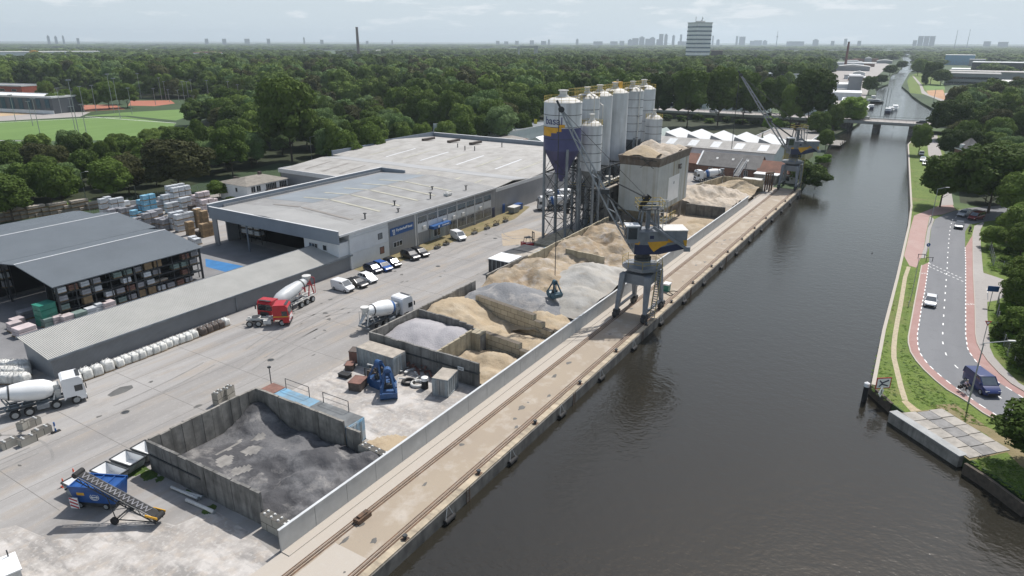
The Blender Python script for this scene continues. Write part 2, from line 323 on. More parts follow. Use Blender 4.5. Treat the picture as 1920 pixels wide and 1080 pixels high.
M['paleteal'] = mat('pale_teal_wrap', (.20,.27,.25), .5, noise=(1,.3))
M['container_grey'] = mat('faded_grey_container_paint', (.33,.37,.39), .6, noise=(.8,.3), streak=((1.5,1.5,.2),(.2,.14,.1),.6), wave=(1.6,'X',.05))
M['container_top'] = mat('dusty_container_roof', (.38,.34,.29), .8, noise=(.8,.35))
M['bluegrey_top'] = mat('blue_painted_roof_flaking_to_grey', (.15,.34,.50), .6, noise=(.45,.3), col2=(.17,.19,.20), objcoord=False)
M['marking'] = mat('road_marking_white', (.78,.78,.76), .6, noise=(3,.12), objcoord=False)
M['mast'] = mat('galvanised_mast', (.33,.35,.36), .5, metal=.3, noise=(1,.2))
M['bark'] = mat('bark', (.09,.072,.055), .9, noise=(2,.4))
M['skin'] = mat('skin', (.5,.32,.24), .6, noise=(3,.1))
M['cloth_lilac'] = mat('lilac_shirt', (.45,.36,.45), .8, noise=(4,.2))
M['cloth_dark'] = mat('dark_clothes', (.03,.032,.04), .8, noise=(4,.2))
M['tanheap'] = layered('tan_sand', (.37,.295,.20), [((.35,.35,.5),(.44,.375,.285),.45,.62,.7),((.8,.8,1),(.28,.21,.14),.52,.72,.65),((4,4,4),(.32,.26,.18),.5,.7,.35)], bump=(2.2,.12))
M['creamheap'] = layered('cream_sand', (.42,.36,.29), [((.35,.35,.5),(.49,.44,.38),.45,.62,.7),((.7,.7,1),(.31,.24,.17),.52,.72,.6),((4,4,4),(.35,.3,.23),.5,.7,.35)], bump=(1.5,.2))
M['paleheap'] = layered('pale_grey_grit', (.34,.325,.295), [((.3,.3,.5),(.42,.415,.40),.45,.62,.6),((.45,.45,1),(.36,.29,.21),.58,.74,.6),((4,4,4),(.28,.27,.26),.5,.7,.35)], bump=(2.2,.08))
M['mixheap'] = layered('grit_and_sand', (.34,.275,.195), [((.16,.16,.5),(.30,.225,.145),.48,.58,.8),((.5,.5,1),(.45,.43,.41),.5,.7,.6),((4,4,4),(.36,.33,.3),.5,.7,.35)], bump=(1.6,.15))
M['greyheap'] = layered('lilac_grey_gravel', (.33,.32,.335), [((.3,.3,.5),(.38,.37,.38),.45,.62,.6),((5,5,5),(.24,.235,.245),.48,.68,.5)], bump=(5,.08))
M['slateheap'] = layered('slate_grey_split', (.20,.205,.215), [((.3,.3,.5),(.36,.34,.32),.50,.62,.7),((5,5,5),(.14,.145,.15),.48,.68,.5)], bump=(3,.1))
M['blackheap'] = layered('asphalt_granulate', (.075,.075,.08), [((.16,.16,.5),(.145,.145,.15),.48,.56,.85),((.4,.22,1),(.27,.26,.25),.56,.66,.75),((4,4,4),(.075,.075,.08),.48,.68,.5)], bump=(2.2,.12))
M['weeds'] = layered('weeds', (.05,.09,.02), [((2,2,2),(.10,.14,.03),.45,.65,.7)], bump=(4,.2))
def water_mat():
    m = bpy.data.materials.new('canal_water'); m.use_nodes = True; N = m.node_tree; B = N.nodes['Principled BSDF']; lk = N.links.new
    B.inputs['Base Color'].default_value = (.022,.020,.015,1); B.inputs['Roughness'].default_value = .10; B.inputs['IOR'].default_value = 1.52
    geo = N.nodes.new('ShaderNodeNewGeometry'); prev = None
    for s, d, st in (((1.0,.7,1),.055,.85),((.28,.2,1),.02,.8),((2.6,2.0,1),.036,.95)):
        mpn = N.nodes.new('ShaderNodeMapping'); mpn.inputs['Scale'].default_value = s; mpn.inputs['Rotation'].default_value = (0,0,.5)
        no = N.nodes.new('ShaderNodeTexNoise'); no.inputs['Scale'].default_value = 1; no.inputs['Detail'].default_value = 3
        bp = N.nodes.new('ShaderNodeBump'); bp.inputs['Distance'].default_value = d; bp.inputs['Strength'].default_value = st
        lk(geo.outputs['Position'], mpn.inputs[0]); lk(mpn.outputs[0], no.inputs['Vector']); lk(no.outputs['Fac'], bp.inputs['Height'])
        if prev: lk(prev.outputs[0], bp.inputs['Normal'])
        prev = bp
    lk(prev.outputs[0], B.inputs['Normal'])
    mpn = N.nodes.new('ShaderNodeMapping'); mpn.inputs['Scale'].default_value = (.012,.035,1); no = N.nodes.new('ShaderNodeTexNoise'); no.inputs['Scale'].default_value = 1; no.inputs['Detail'].default_value = 4
    rg = N.nodes.new('ShaderNodeMapRange'); rg.inputs[1].default_value = .35; rg.inputs[2].default_value = .65; rg.inputs[3].default_value = .05; rg.inputs[4].default_value = .17
    lk(geo.outputs['Position'], mpn.inputs[0]); lk(mpn.outputs[0], no.inputs['Vector']); lk(no.outputs['Fac'], rg.inputs[0]); lk(rg.outputs[0], B.inputs['Roughness'])
    return m
M['water'] = water_mat()
# ================================================================ ground, canal, right bank
LB = [(184,.9),(215,2.4),(267,6.4),(316,11),(345,9),(362,7.6),(387,7.5),(516,16.4),(640,23),(706,30.3),(790,26),(929,35.4),(1056,42.7),(1137,42),(1400,52),(1676,66.7),(2698,138),(4543,227)]
RB = [(57,-30.3),(77,-29.8),(105,-29.6),(148,-29),(172,-28.2),(232,-24.4),(301,-20),(345,-21.5),(362,-22.6),(400,-25),(474,-27),(545,-15),(616,-5),(680,2),(760,12),(940,19.2),(1107,25.4),(1215,26),(1934,63.7),(2509,108),(4557,212)]
left = [(-250,0),(178,0)]+LB+[(5200,1500),(9000,3500),(26000,9000),(26000,30000),(-4000,30000),(-250,3000)]
right = RB+[(5200,260),(9000,3000),(26000,8500),(26000,-12000),(-250,-12000),(-250,-300),(-60,-175),(0,-92),(39.9,-45),(45,-39.9),(53.2,-32.7)]
sheet('ground', left, 0, M['land'], drop=3.5)
sheet('ground', right, 0, M['land'], drop=3.5)
sheet('canal_water', [(-600,-700),(6000,-700),(6000,700),(-600,700)], -1.25, M['water'])
# yard sheets
sheet('yard_concrete', [(-120,7.9),(184,7.9),(214,16),(214,46),(170,100),(170,125),(40,142),(-120,128)], .004, M['yard'])
sheet('dusty_yard', [(11.8,8.5),(30.0,8.5),(30,27),(27,29.5),(14.8,29.5),(14.6,14),(12,13)], .008, M['dusty'])
sheet('sandy_floor', [(30.5,8.6),(168,8.6),(168,28),(110,28),(30.5,28)], .009, M['sandy'])
sheet('dusty_yard', gl([(150,1010),(230,960),(330,985),(400,955),(470,1000),(520,1045),(540,1090),(300,1120),(-100,1150),(-120,1020),(30,985),(90,1010)]), .0075, M['dusty'])
sheet('gravel_strip', [(56,56.6),(56,52.6),(105,51.5),(118,55),(118,58.5)], .008, M['dry'])
sheet('worn_patch', [(84,41.5),(92,47),(99,45),(97,37),(90,36.5)], .010, M['sandy'])
sheet('puddle', gl([(201,741),(212,733),(225,726),(247,722),(250,727),(236,735),(222,740),(208,744)]), .011, mat('damp_stain', (.13,.125,.115), .35, noise=(1,.3)))
sheet('blue_bay', gl([(385,485),(462,500),(430,512),(386,500)]), .009, mat('blue_floor_paint', (.03,.17,.40), .6, noise=(.6,.2)))
sheet('dark_bay', [(-20,62),(55,62),(58,92),(-20,96)], .006, mat('grey_yard_asphalt', (.20,.20,.205), .8, noise=(.2,.25), objcoord=False))
rm = random.Random(77)
jm = mat('joint_filler',(.17,.16,.15),.9,noise=(1,.3),objcoord=False); tm = mat('tyre_smear',(.235,.226,.216),.8,noise=(.8,.2),objcoord=False); om = mat('oil_stain',(.12,.115,.105),.5,noise=(1,.4),objcoord=False)
b = MB()
for y in (35.5,42.0,48.5,52.0): b.box(-60,118,y-.025,y+.025,.005,.009)
for x in range(-54,118,9): b.box(x-.025,x+.025,29.5,54.5,.0055,.0095)
tag(b.build('yard_joint', jm), kind='structure')
b = MB()
for i in range(34):
    cx, cy, r0, a0 = rm.uniform(-25,100), rm.uniform(28,60), rm.choice([9,14,22,60,90]), rm.uniform(0,6.3)
    if r0 > 40: a0 = rm.choice([PI/2,-PI/2])+rm.uniform(-.08,.08); cy += r0*(-1 if a0 > 0 else 1)
    sp_ = rm.uniform(8,26)/r0
    for off in (0,1.9):
        pts = [(cx+(r0+off)*math.cos(a0+sp_*k/14), cy+(r0+off)*math.sin(a0+sp_*k/14)) for k in range(15)]
        if all(29.5 < p[1] < 52 and -60 < p[0] < 112 for p in pts):
            o = ribbon(pts,.13,-.13); b.add([(x,y,.0105) for x,y in o],[(k,k+1,28-k,29-k) for k in range(14)])
tag(b.build('tyre_marks', tm), kind='structure')
def blob(cx, cy, rx, ry, z, b):
    k = 14; ph = rm.uniform(0,6); v = [(cx+rx*(1+.3*math.sin(3*2*PI*i/k+ph)+.15*math.sin(5*2*PI*i/k))*math.cos(2*PI*i/k), cy+ry*(1+.3*math.sin(2*2*PI*i/k+ph))*math.sin(2*PI*i/k), z) for i in range(k)]; b.add(v,[tuple(range(k))])
b = MB()
for i in range(46): blob(rm.uniform(-30,100), rm.uniform(30,54), rm.uniform(.1,.55), rm.uniform(.1,.4), .0112+i*.00002, b)
for i in range(40): blob(rm.uniform(-25,150), rm.uniform(1.9,5.2), rm.uniform(.1,.7), rm.uniform(.08,.3), .0175+i*.00002, b)
tag(b.build('oil_stains', om), kind='structure')
# quay deck
q = MB(); q.box(-250,178.5,0.02,.72,-3.4,.26); struct('quay_edge', q, mat('quay_capping_beam', (.44,.37,.27), .85, noise=(.6,.35), streak=((1.5,.5,.3),(.16,.13,.10),.7), objcoord=False))
q = MB(); q.box(-250,178.5,-.10,.018,-3.4,.12); struct('quay_face', q, mat('wet_quay_face', (.17,.16,.145), .8, noise=(.5,.5), streak=((.9,.9,.3),(.05,.05,.045),.8), objcoord=False))
sheet('quay_deck', [(-250,.7),(178,.7),(178,7.9),(-250,7.9)], .012, M['quay'])
sheet('quay_strip', [(-250,5.95),(172,5.95),(172,8.2),(-250,8.2)], .016, M['quay_pale'])
sheet('concrete_apron', [(-60,1.6),(1.2,1.6),(1.2,5.2),(-60,5.2)], .016, M['quay_pale'])
for nm, y in (('near', 1.28),('far', 5.72)):
    t = thing('crane_rail', 'rusty crane rail in its trench '+('beside the water edge of the quay' if nm=='near' else 'nearer the pale yard wall'), 'crane rail', (0,y,0), group='crane rails along the quay')
    b = MB(); b.box(-120,176,-.36,.36,.018,.03); b.build('rail_bed', M['rust'], t); b = MB(); b.box(-120,176,.12,.20,.03,.05); b.box(-120,176,-.20,-.12,.03,.05); b.build('guard_strip', M['quay'], t)
    b = MB(); b.box(-120,176,-.045,.045,.03,.10); b.build('rail_head', M['rail'], t)
bol = None
for i in range(17):
    x = -17.5+i*11.0
    if bol is None:
        bol = thing('bollard', '', 'bollard', (x,.36,.26), group='mooring bollards along the quay edge')
        b = MB(); b.lathe([(.16,0),(.14,.25),(.24,.33),(.2,.42)], 12); b.build('post', M['steel_dark'], bol, True)
        b = MB(); b.box(-.3,.3,-.3,.3,0,.03); b.build('base_plate', M['rust'], bol); o = bol
    else: o = copy_thing(bol, (x,.36,.26))
    o['label'] = 'small black mooring bollard on the edge of the quay'
fen = None
for i in range(18):
    x = -12+i*10.9
    if fen is None:
        fen = thing('quay_fender', 'pale rope hung fender on the face of the quay', 'fender', (x,-.35,-.55), group='fenders hung along the quay face')
        b = MB(); b.rod((-.7,0,-.4),(.7,0,-.4),.24,n=10); b.build('roller', M['black'], fen, True)
        b = MB(); b.bar((-.6,0,-.3),(-.1,.18,.85),.05); b.bar((.6,0,-.3),(.1,.18,.85),.05); b.build('strap', M['offwhite'], fen)
    else: copy_thing(fen, (x,-.35,-.55))
t = thing('rail_stop', 'small rusty buffer box beside the inner crane rail', 'rail stop', (*g(680,974),0.02)); b = MB(); b.box(-.8,.8,-.35,.35,0,.45); b.box(-.5,.5,-.2,.2,.45,.6); b.build('block', M['rust'], t)
for i in range(7):
    t = thing('quay_ladder', 'rusty steel ladder let into the face of the quay', 'ladder', (-9+i*22,-.16,0), group='ladders on the quay face'); b = MB(); [b.rod((x,0,-1.6),(x,0,.35),.035,n=5) for x in (-.25,.25)]; [b.rod((-.25,0,-1.5+.3*k),(.25,0,-1.5+.3*k),.02,n=4) for k in range(6)]; b.build('frame', M['rust'], t)
for i,(x,y) in enumerate(((22,38.5),(44,41),(66,44.5),(88,46),(4,41.5))):
    t = thing('drain_cover', 'dark round drain cover in the yard road, '+['first','second','third','fourth','nearest'][i]+' by the road side bins', 'drain cover', (x,y,.004)); b = MB(); b.lathe([(.42,0),(.42,.012)],16); b.build('cover', M['steel_dark'], t); b = MB(); b.lathe([(.52,0),(.52,.009)],16); b.build('ring', M['concrete'], t)
# the pale wall along the quay: panels with open joints
t = thing('quay_wall', 'long pale concrete panel wall standing between the quay and the storage bins', 'wall', (0,8.15,0))
x = -2.0; i = 0
b = MB(); cp = MB()
while x < 150:
    b.box(x+.02, x+3.80, 0, .18, 0, 2.15); x += 3.82
b.build('panel', M['concrete_pale'], t)
cp.box(-2.0, 151, -.03, .23, 2.15, 2.22); cp.build('coping', M['coping'], t)
ft = MB(); ft.box(-2.0,151,-.9,-.01,.018,.09); ft.build('footing', M['quay_pale'], t)
bk = MB(); bk.box(-2,151,.185,.21,0,2.1); bk.build('joint_backing', M['concrete_dark'], t)
# ---------------------------------------------------------------- panel walls of the storage bins
def panel_wall(name, label, p, q, h, m, top=None, thick=.28, pw=1.25, band=False, seed=0, z0=0):
    """precast L-panels side by side from p to q; top = list of (fraction, height)"""
    rnd = random.Random(seed); p = Vector(p); q = Vector(q); d = q-p; l = d.length; a = math.atan2(d.y, d.x)
    t = thing(name, label, 'wall', (p.x, p.y, z0), a)
    n = max(1, round(l/pw)); b = MB(); s = l/n
    for i in range(n):
        hh = h
        if top:
            f = (i+.5)/n
            for k in range(len(top)-1):
                if top[k][0] <= f <= top[k+1][0]: hh = top[k][1]+(top[k+1][1]-top[k][1])*(f-top[k][0])/(top[k+1][0]-top[k][0])
        hh += rnd.uniform(-.05,.05); o = rnd.uniform(-.03,.03)
        b.box(i*s+.02, (i+1)*s-.02, -thick/2+o, thick/2+o, 0, hh)
    b.build('panel', m, t)
    c = MB(); c.box(0, l, -thick/2+.08, thick/2-.08, 0, h*.9 if not top else min(z for _, z in top)*.9); c.build('core', M['concrete_dark'], t)
    if band:
        c = MB(); c.box(.3, l*band, thick/2+.04, thick/2+.12, h*.55, h*.55+.16); c.build('cable_tray', M['steel_dark'], t)
        c = MB(); c.box(.3, l*band, -thick/2-.12, -thick/2-.04, h*.55, h*.55+.16); c.build('cable_tray', M['steel_dark'], t)
    return t
def lego_wall(name, label, p, q, rows, m, seed=0, studs=True, cut=0, thick=.8):
    """stacked concrete blocks with studs, 1.6 x .8 x .8"""
    p = Vector(p); q = Vector(q); d = q-p; l = d.length; a = math.atan2(d.y, d.x)
    t = thing(name, label, 'block wall', (p.x,p.y,0), a); b = MB(); s = MB(); n = max(1, round(l/1.6)); w = l/n
    for r in range(rows):
        e = n-max(0, r-1)*cut if cut else n
        for i in range(-1 if r%2 else 0, max(1,e)):
            x0 = i*w+(w/2 if r%2 else 0); x1 = x0+w
            x0 = max(0,x0); x1 = min(x1, e*w)
            if x1-x0 > .3: b.box(x0+.015, x1-.015, -thick/2, thick/2, r*.8+.01, r*.8+.79)
    if studs:
        for i in range(int(n*2)):
            x = (i+.5)*w/2
            if cut and x > (n-(rows-2)*cut)*w: break
            for y in (-.2,.2): s.rod((x,y,rows*.8-.01),(x,y,rows*.8+.11),.13,.1,8)
        s.build('stud', M['offwhite'], t)
    b.build('block', m, t); c = MB(); c.box(.1, l-.1 if not cut else l*.6, -thick/2+.05, thick/2-.05, 0, rows*.8-.1); c.build('core', M['concrete_dark'], t)
    return t
# big bin
panel_wall('bin_wall', 'tall dark streaked concrete bin wall facing the camera with a black cable along it', (-.85,28.3), (-.45,12.2), 3.4, M['concrete_dark'], band=.5, seed=1)
panel_wall('bin_wall', 'pale grey concrete bin wall on the road side of the black heap', (-.7,28.25), (11.9,28.25), 3.4, M['concrete'], seed=2, pw=1.15)
panel_wall('bin_wall', 'grey concrete bin wall with the blue container standing behind it', (11.9,28.1), (11.9,14.6), 3.4, M['concrete'], seed=3)
panel_wall('bin_wall', 'short upright concrete panels with rounded top beside the blue container end', (11.9,14.2), (11.9,12.3), 2.9, M['concrete'], seed=4, pw=1.0)
lego_wall('block_wall', 'grey concrete block wall with white studs joining the near end of the quay wall', (-.5,12.0), (-.5,8.6), 2, M['lego'])
lego_wall('block_wall', 'grey concrete block wall with studs at the far right corner of the black heap bin', (11.9,12.4), (11.7,8.5), 2, M['lego'])
# second row of bins
panel_wall('bin_wall', 'long dark bin wall behind the grey container and the blue grabs', (30.5,28.5), (30.5,10.6), 3.3, M['concrete_dark'], seed=5, band=1.0)
panel_wall('bin_wall', 'concrete bin wall beside the white concrete mixer truck', (30.6,28.5), (55.5,28.6), 3.2, M['concrete'], seed=6)
panel_wall('bin_wall', 'cream concrete wall dividing the grey gravel from the tan sand', (30.8,17.6), (38.6,17.4), 3.0, M['concrete_cream'], seed=7, top=[(0,2.9),(.5,3.0),(1,3.3)])
panel_wall('bin_wall', 'dark ragged concrete wall behind the grey gravel heap', (40.6,28.2), (40.4,17.2), 3.3, M['concrete_dark'], seed=8, top=[(0,3.3),(.6,3.2),(.9,2.9),(1,2.2)])
panel_wall('bin_wall', 'cream concrete pillar of stacked blocks beside the grey gravel', (39.0,17.4), (39.0,15.8), 3.0, M['concrete_cream'], seed=9, pw=.85, thick=1.5)
lego_wall('block_wall', 'cream block wall running to the quay wall between two tan heaps', (40.6,16.6), (39.6,8.8), 3, M['lego_cream'], cut=1, studs=False)
lego_wall('block_wall', 'stepped cream block wall below the slate grey heap', (50.2,24.5), (47.3,9.6), 4, M['lego_cream'], cut=1, studs=False)
panel_wall('bin_wall', 'brown sided wall beside the black open box and the sand heaps', (58.8,28.6), (72,28.5), 3.3, M['concrete'], seed=10, pw=1.3)
panel_wall('bin_wall', 'low bin wall along the foot of the silo towers', (72.2,28.5), (108,28.6), 3.0, M['concrete_cream'], seed=11)
panel_wall('bin_wall', 'short concrete wall half buried between two pale heaps', (80.5,25), (79.5,16.5), 3.0, M['concrete_cream'], seed=12)
panel_wall('bin_wall', 'dark concrete wall at the foot of the hopper building near the quay', (131.5,18.5), (132,9.0), 2.8, M['concrete_dark'], seed=13)
panel_wall('bin_wall', 'brown concrete wall closing the farthest sand bin', (171,20.5), (169.5,8.6), 3.2, M['concrete_cream'], seed=14)
panel_wall('bin_wall', 'sand covered side wall of the farthest bin beside the mixer truck', (150,24.5), (171,20.7), 3.0, M['concrete_cream'], seed=15)
# ---------------------------------------------------------------- heaps
def heap(name, label, m, x0, x1, y0, y1, peaks, res=.35, seed=0, rough=.28, base=0.0, z0=0.0, cat='heap', scoops=(), paint_=()):
    """loose material: the highest of several cones, slumped and rilled; peaks=(x,y,height,slope)"""
    rs = np.random.RandomState(seed); nx = int((x1-x0)/res)+1; ny = int((y1-y0)/res)+1
    X, Y = np.meshgrid(np.linspace(x0,x1,nx), np.linspace(y0,y1,ny), indexing='ij')
    def fld(s):
        z = np.zeros_like(X)
        for k in range(5):
            f = 1/(s*2.0**(-k)); a = rs.uniform(0,2*PI,4)
            for q in a: z += (.55**k)*np.sin((X*math.cos(q)+Y*math.sin(q))*f+rs.uniform(0,6.3))*.35
        return z
    warp = fld(2.4); H = np.full_like(X, -1e3); A = np.zeros_like(X)
    for (px,py,h,sl) in peaks:
        d = np.hypot(X-px-.35*fld(2.0), Y-py-.35*fld(1.6))
        c = h-sl*(np.sqrt(d*d+.5)-.5)
        H = np.maximum(H, c)
    slope_zone = np.clip(H/1.2,0,1); rough *= .72
    H = H+warp*rough*.7+fld(.9)*rough*.30-np.abs(fld(1.7))*rough*1.1*slope_zone-np.abs(fld(.7))*rough*.30*slope_zone+rs.uniform(-.03,.03,X.shape)
    for (px,py,rr,dp) in scoops:
        d = np.hypot(X-px,Y-py)/rr; H = np.where(d < 1, np.minimum(H, H-dp*(1-d*d)), H)
    H = np.maximum(H, base+(warp*.08 if base > 0 else 0))
    idx = -np.ones(X.shape, int); vs = []; fs = []
    for i in range(nx-1):
        for j in range(ny-1):
            c4 = ((i,j),(i+1,j),(i+1,j+1),(i,j+1))
            if max(H[c] for c in c4) <= 0.02: continue
            q = []
            for c in c4:
                if idx[c] < 0: idx[c] = len(vs); vs.append((X[c],Y[c],max(H[c],-.05)+z0))
                q.append(int(idx[c]))
            fs.append(tuple(q))
    b = MB(); b.add(vs, fs); o = b.build(name, m, smooth=True)
    o.data.polygons.foreach_set('use_smooth', [True]*len(o.data.polygons))
    for k_,(poly,mm) in enumerate(paint_):
        o.data.materials.append(mm)
        for p in o.data.polygons:
            c = p.center
            if inpoly(c.x,c.y,poly): p.material_index = k_+1
    return tag(o, label, cat)
PM = mat('swept_concrete_patch', (.25,.24,.225), .8, noise=(.8,.4), objcoord=False)
heap('black_heap', 'black and grey asphalt granulate heaped in the large near bin', M['blackheap'], -.25,11.6,8.5,28.05,
     [(11.2,27.4,2.2,.5),(10.5,19,1.2,.5),(8.0,14.5,2.3,.42),(5.6,12.5,2.2,.42),(10.6,10.6,1.9,.5),(7.0,17.5,1.5,.4),(3.0,13.5,1.5,.4),(3.4,17.5,.9,.3),(1.6,10.4,1.2,.45),(6.6,20.8,.9,.3)], seed=3, rough=.42, base=.12, res=.28, scoops=[(9.5,16.6,1.6,.6),(4.4,15.6,1.3,.4)],
     paint_=[(gl(P_,.4),PM) for P_ in ([(400,862),(420,848),(436,850),(432,866),(414,872)],[(450,842),(468,832),(492,838),(486,850),(462,852)],[(432,875),(470,868),(473,880),(436,888)],[(366,868),(372,866),(392,856),(390,858)],[(402,850),(408,846),(440,826),(456,815),(452,822),(430,838)],[(470,822),(486,812),(500,814),(492,822)])])
heap('gravel_heap', 'lilac grey gravel heap filling the walled bin above the blue grabs', M['greyheap'], 30.8,40.3,17.8,28.2,
     [(36.6,24.8,3.5,.36),(37.8,20.5,3.1,.36),(34.5,22.5,2.6,.34)], seed=5, rough=.16, base=.3)
heap('sand_heap', 'low tan sand heap in the open corner in front of the dark bin wall', M['tanheap'], 30.9,40,8.6,17.1,
     [(37.5,12.6,1.7,.45),(33.6,11.2,1.0,.4),(36.2,16.2,1.0,.5),(32,14.2,.6,.3)], seed=8, rough=.34, base=.05)
heap('sand_heap', 'broad tan sand heap spreading behind the grey gravel bin', M['tanheap'], 40.8,52.5,8.6,28.3,
     [(45.6,26.6,3.5,.30),(44.2,21.6,3.0,.45),(42.6,17.5,2.6,.5),(42.8,13.5,2.0,.5),(43.5,10.5,1.3,.4)], seed=11, rough=.38, scoops=[(46,20,2.5,.8),(45.5,15,2.2,.7)], base=.05)
heap('slate_heap', 'slate grey heap of crushed stone on top of the stepped block wall', M['slateheap'], 49.6,62,9.5,27.6,
     [(54.4,22.6,4.3,.40),(55.6,18.6,3.7,.40),(52.4,24.5,3.4,.4)], seed=13, rough=.26)
heap('sand_heap', 'tan and grey dome shaped heap beside the black open box', M['mixheap'], 56.5,73,14.0,28.3,
     [(62.2,25.4,4.3,.36),(64.6,21.5,4.4,.36),(68.5,23.6,4.6,.36),(60.2,27.8,3.0,.3)], seed=16, rough=.42, scoops=[(61,22.5,2.8,1.2),(66,25.5,2.5,.8)])
heap('sand_heap', 'bright tan sand ridge running under the hanging grab', M['tanheap'], 47.0,66,8.6,19.5,
     [(60.5,17.2,3.2,.42),(56.8,16.4,2.7,.42),(52.6,14.8,2.2,.42),(50.0,12.4,1.9,.42),(51.5,9.6,1.3,.4),(47.6,12.4,1.6,.5)], seed=18, rough=.5)
heap('grit_heap', 'large pale grey grit heap behind the legs of the nearer crane', M['paleheap'], 54.5,80,8.55,21.5,
     [(67.5,14.2,4.9,.40),(71.5,15.6,4.4,.40),(61.5,12.0,3.6,.40),(75,12,3.2,.4)], seed=20, rough=.30)
heap('grit_heap', 'rippled grey and tan heap at the foot of the silo towers', M['mixheap'], 77,109,8.6,28.3,
     [(86,24.5,4.2,.34),(93,21,4.0,.30),(99,24.5,4.4,.34),(84,15.5,3.2,.30),(91,12.5,2.6,.30),(104,19,3.8,.3),(79.5,11.5,2.4,.3)], seed=23, rough=.6, scoops=[(90,23,3.5,1.6),(96,18,4,1.4),(86,17.5,3,1.2)])
heap('sand_heap', 'big cream sand heap between the hopper building and the quay wall', M['creamheap'], 132.3,170,8.6,24.4,
     [(141,19.5,6.2,.36),(148,17.5,5.2,.36),(154,15,3.6,.34),(138,13.5,4.0,.36)], seed=26, rough=.7, scoops=[(139,15.5,3,1.6),(146,13.5,3.5,1.5),(152,17,3,1)])
heap('sand_heap', 'golden brown sand heap in the farthest bin by the quay', M['tanheap'], 152,171,8.8,21.5,
     [(163.5,14.2,4.2,.42),(158.5,17.5,3.0,.4)], seed=28, rough=.35)
heap('sand_heap', 'small low tan pile behind the grey block wall corner', M['tanheap'], 12.2,18.5,8.7,14.5, [(13.8,10.8,.55,.2)], seed=30, rough=.08, res=.3)
heap('sand_heap', 'brown sand pile between the hopper building and the dark wall', M['tanheap'], 112,131,8.6,15.5, [(118,12.5,1.4,.3),(126,12,1.0,.3)], seed=31, rough=.2)
# ---------------------------------------------------------------- containers, grabs and scrap
def container(name, label, loc, rz, L, W, H, mside, mtop, doors=True):
    t = thing(name, label, 'container', loc, rz)
    b = MB(); n = int(L/.55); s = (L-.3)/n
    for sy in (-1,1):
        for i in range(n):
            x = -L/2+.15+i*s; b.cbox((x+s*.30, sy*(W/2-.07), H/2), (s*.52,.06,H-.3)); b.cbox((x+s*.78, sy*(W/2-.10), H/2), (s*.5,.04,H-.3))
    b.box(-L/2+.12,L/2-.12,-W/2+.13,W/2-.13,.1,H-.1)
    b.build('side_wall', mside, t)
    f = MB()
    for sx in (-1,1):
        for sy in (-1,1): f.cbox((sx*(L/2-.07), sy*(W/2-.07), H/2),(.14,.14,H))
        f.cbox((sx*(L/2-.06),0,.08),(.12,W,.16)); f.cbox((sx*(L/2-.06),0,H-.07),(.12,W,.13))
    for sy in (-1,1): f.cbox((0,sy*(W/2-.05),.08),(L-.2,.1,.16)); f.cbox((0,sy*(W/2-.05),H-.06),(L-.2,.1,.1))
    f.build('frame', mside, t)
    r = MB(); r.box(-L/2+.03,L/2-.03,-W/2+.03,W/2-.03,H-.03,H+.015); r.build('roof', mtop, t)
    if doors:
        for sy in (-1,1):
            d = MB(); d.cbox((-L/2-.005, sy*(W/4-.02), H/2),(.06,W/2-.12,H-.3)); dd = d.build('door', mside, t)
            d = MB()
            for yy in (.12,.3): d.rod((-L/2-.06, sy*(W/4+yy-.25), .2),(-L/2-.06, sy*(W/4+yy-.25), H-.2), .03, n=6)
            d.build('lock_bar', M['mast'], dd)
    return t
container('shipping_container', 'large faded grey container with a dusty roof against the dark bin wall', (28.3,24.5,0), PI/2, 6.2, 2.5, 2.6, M['container_grey'], M['container_top'])
container('small_container', 'small pale grey container standing apart at the right of the scrap', (27.6,13.6,0), math.radians(12), 3.0, 2.1, 2.3, M['container_grey'], M['container_top'])
bc = container('blue_container', 'long container with flaking sky blue roof behind the black heap bin', (13.3,20.4,0), PI/2, 12.2, 2.45, 2.65, mat('blue_white_container', (.16,.35,.52), .6, noise=(1,.4), col2=(.5,.55,.58), objcoord=False), M['bluegrey_top'])
b = MB(); b.box(-6.0,.4,-1.18,1.18,2.668,2.69); b.build('worn_roof', mat('grey_worn_roof',(.15,.16,.165),.7,noise=(.5,.45),objcoord=False), bc)
t = thing('rust_cover', 'rust red sheet covering the far left end of the blue container', 'cover', (13.3,27.6,2.0)); b = MB(); b.box(-1.25,1.25,-1.0,1.0,0,.62); b.box(-1.3,1.3,-1.05,1.05,.62,.68); b.build('sheet_box', M['rustred'], t)
def rail_frame(label, p, q, z, h, n=2):
    t = thing('guard_rail', label, 'railing', (p[0],p[1],z)); b = MB(); p = Vector((0,0,0)); q = Vector((q[0]-t.location.x, q[1]-t.location.y, 0))
    for i in range(n): c = p.lerp(q, i/(n-1)); b.rod(c, c+Vector((0,0,h)), .045, n=6)
    b.build('post', M['steel_dark'], t); b = MB(); b.rod(p+Vector((0,0,h)), q+Vector((0,0,h)), .035, n=6); b.rod(p+Vector((0,0,h*.5)), q+Vector((0,0,h*.5)), .018, n=6); b.build('rail', M['steel_dark'], t)
rail_frame('thin rusty railing on the left half of the blue container roof', (14.4,26.2), (14.4,22.4), 2.68, 1.3)
rail_frame('thin rusty railing on the right half of the blue container roof', (14.4,20.2), (14.4,16.4), 2.68, 1.3)
t = thing('yard_lamp', 'short dark pole with a lamp at the rust red end of the blue container', 'lamp post', (14.5,28.9,0)); b = MB(); b.rod((0,0,0),(0,0,4.6),.06,n=6); b.build('pole', M['steel_dark'], t); b = MB(); b.cbox((0,0,4.65),(.3,.3,.18)); b.build('lamp', M['steel_dark'], t)
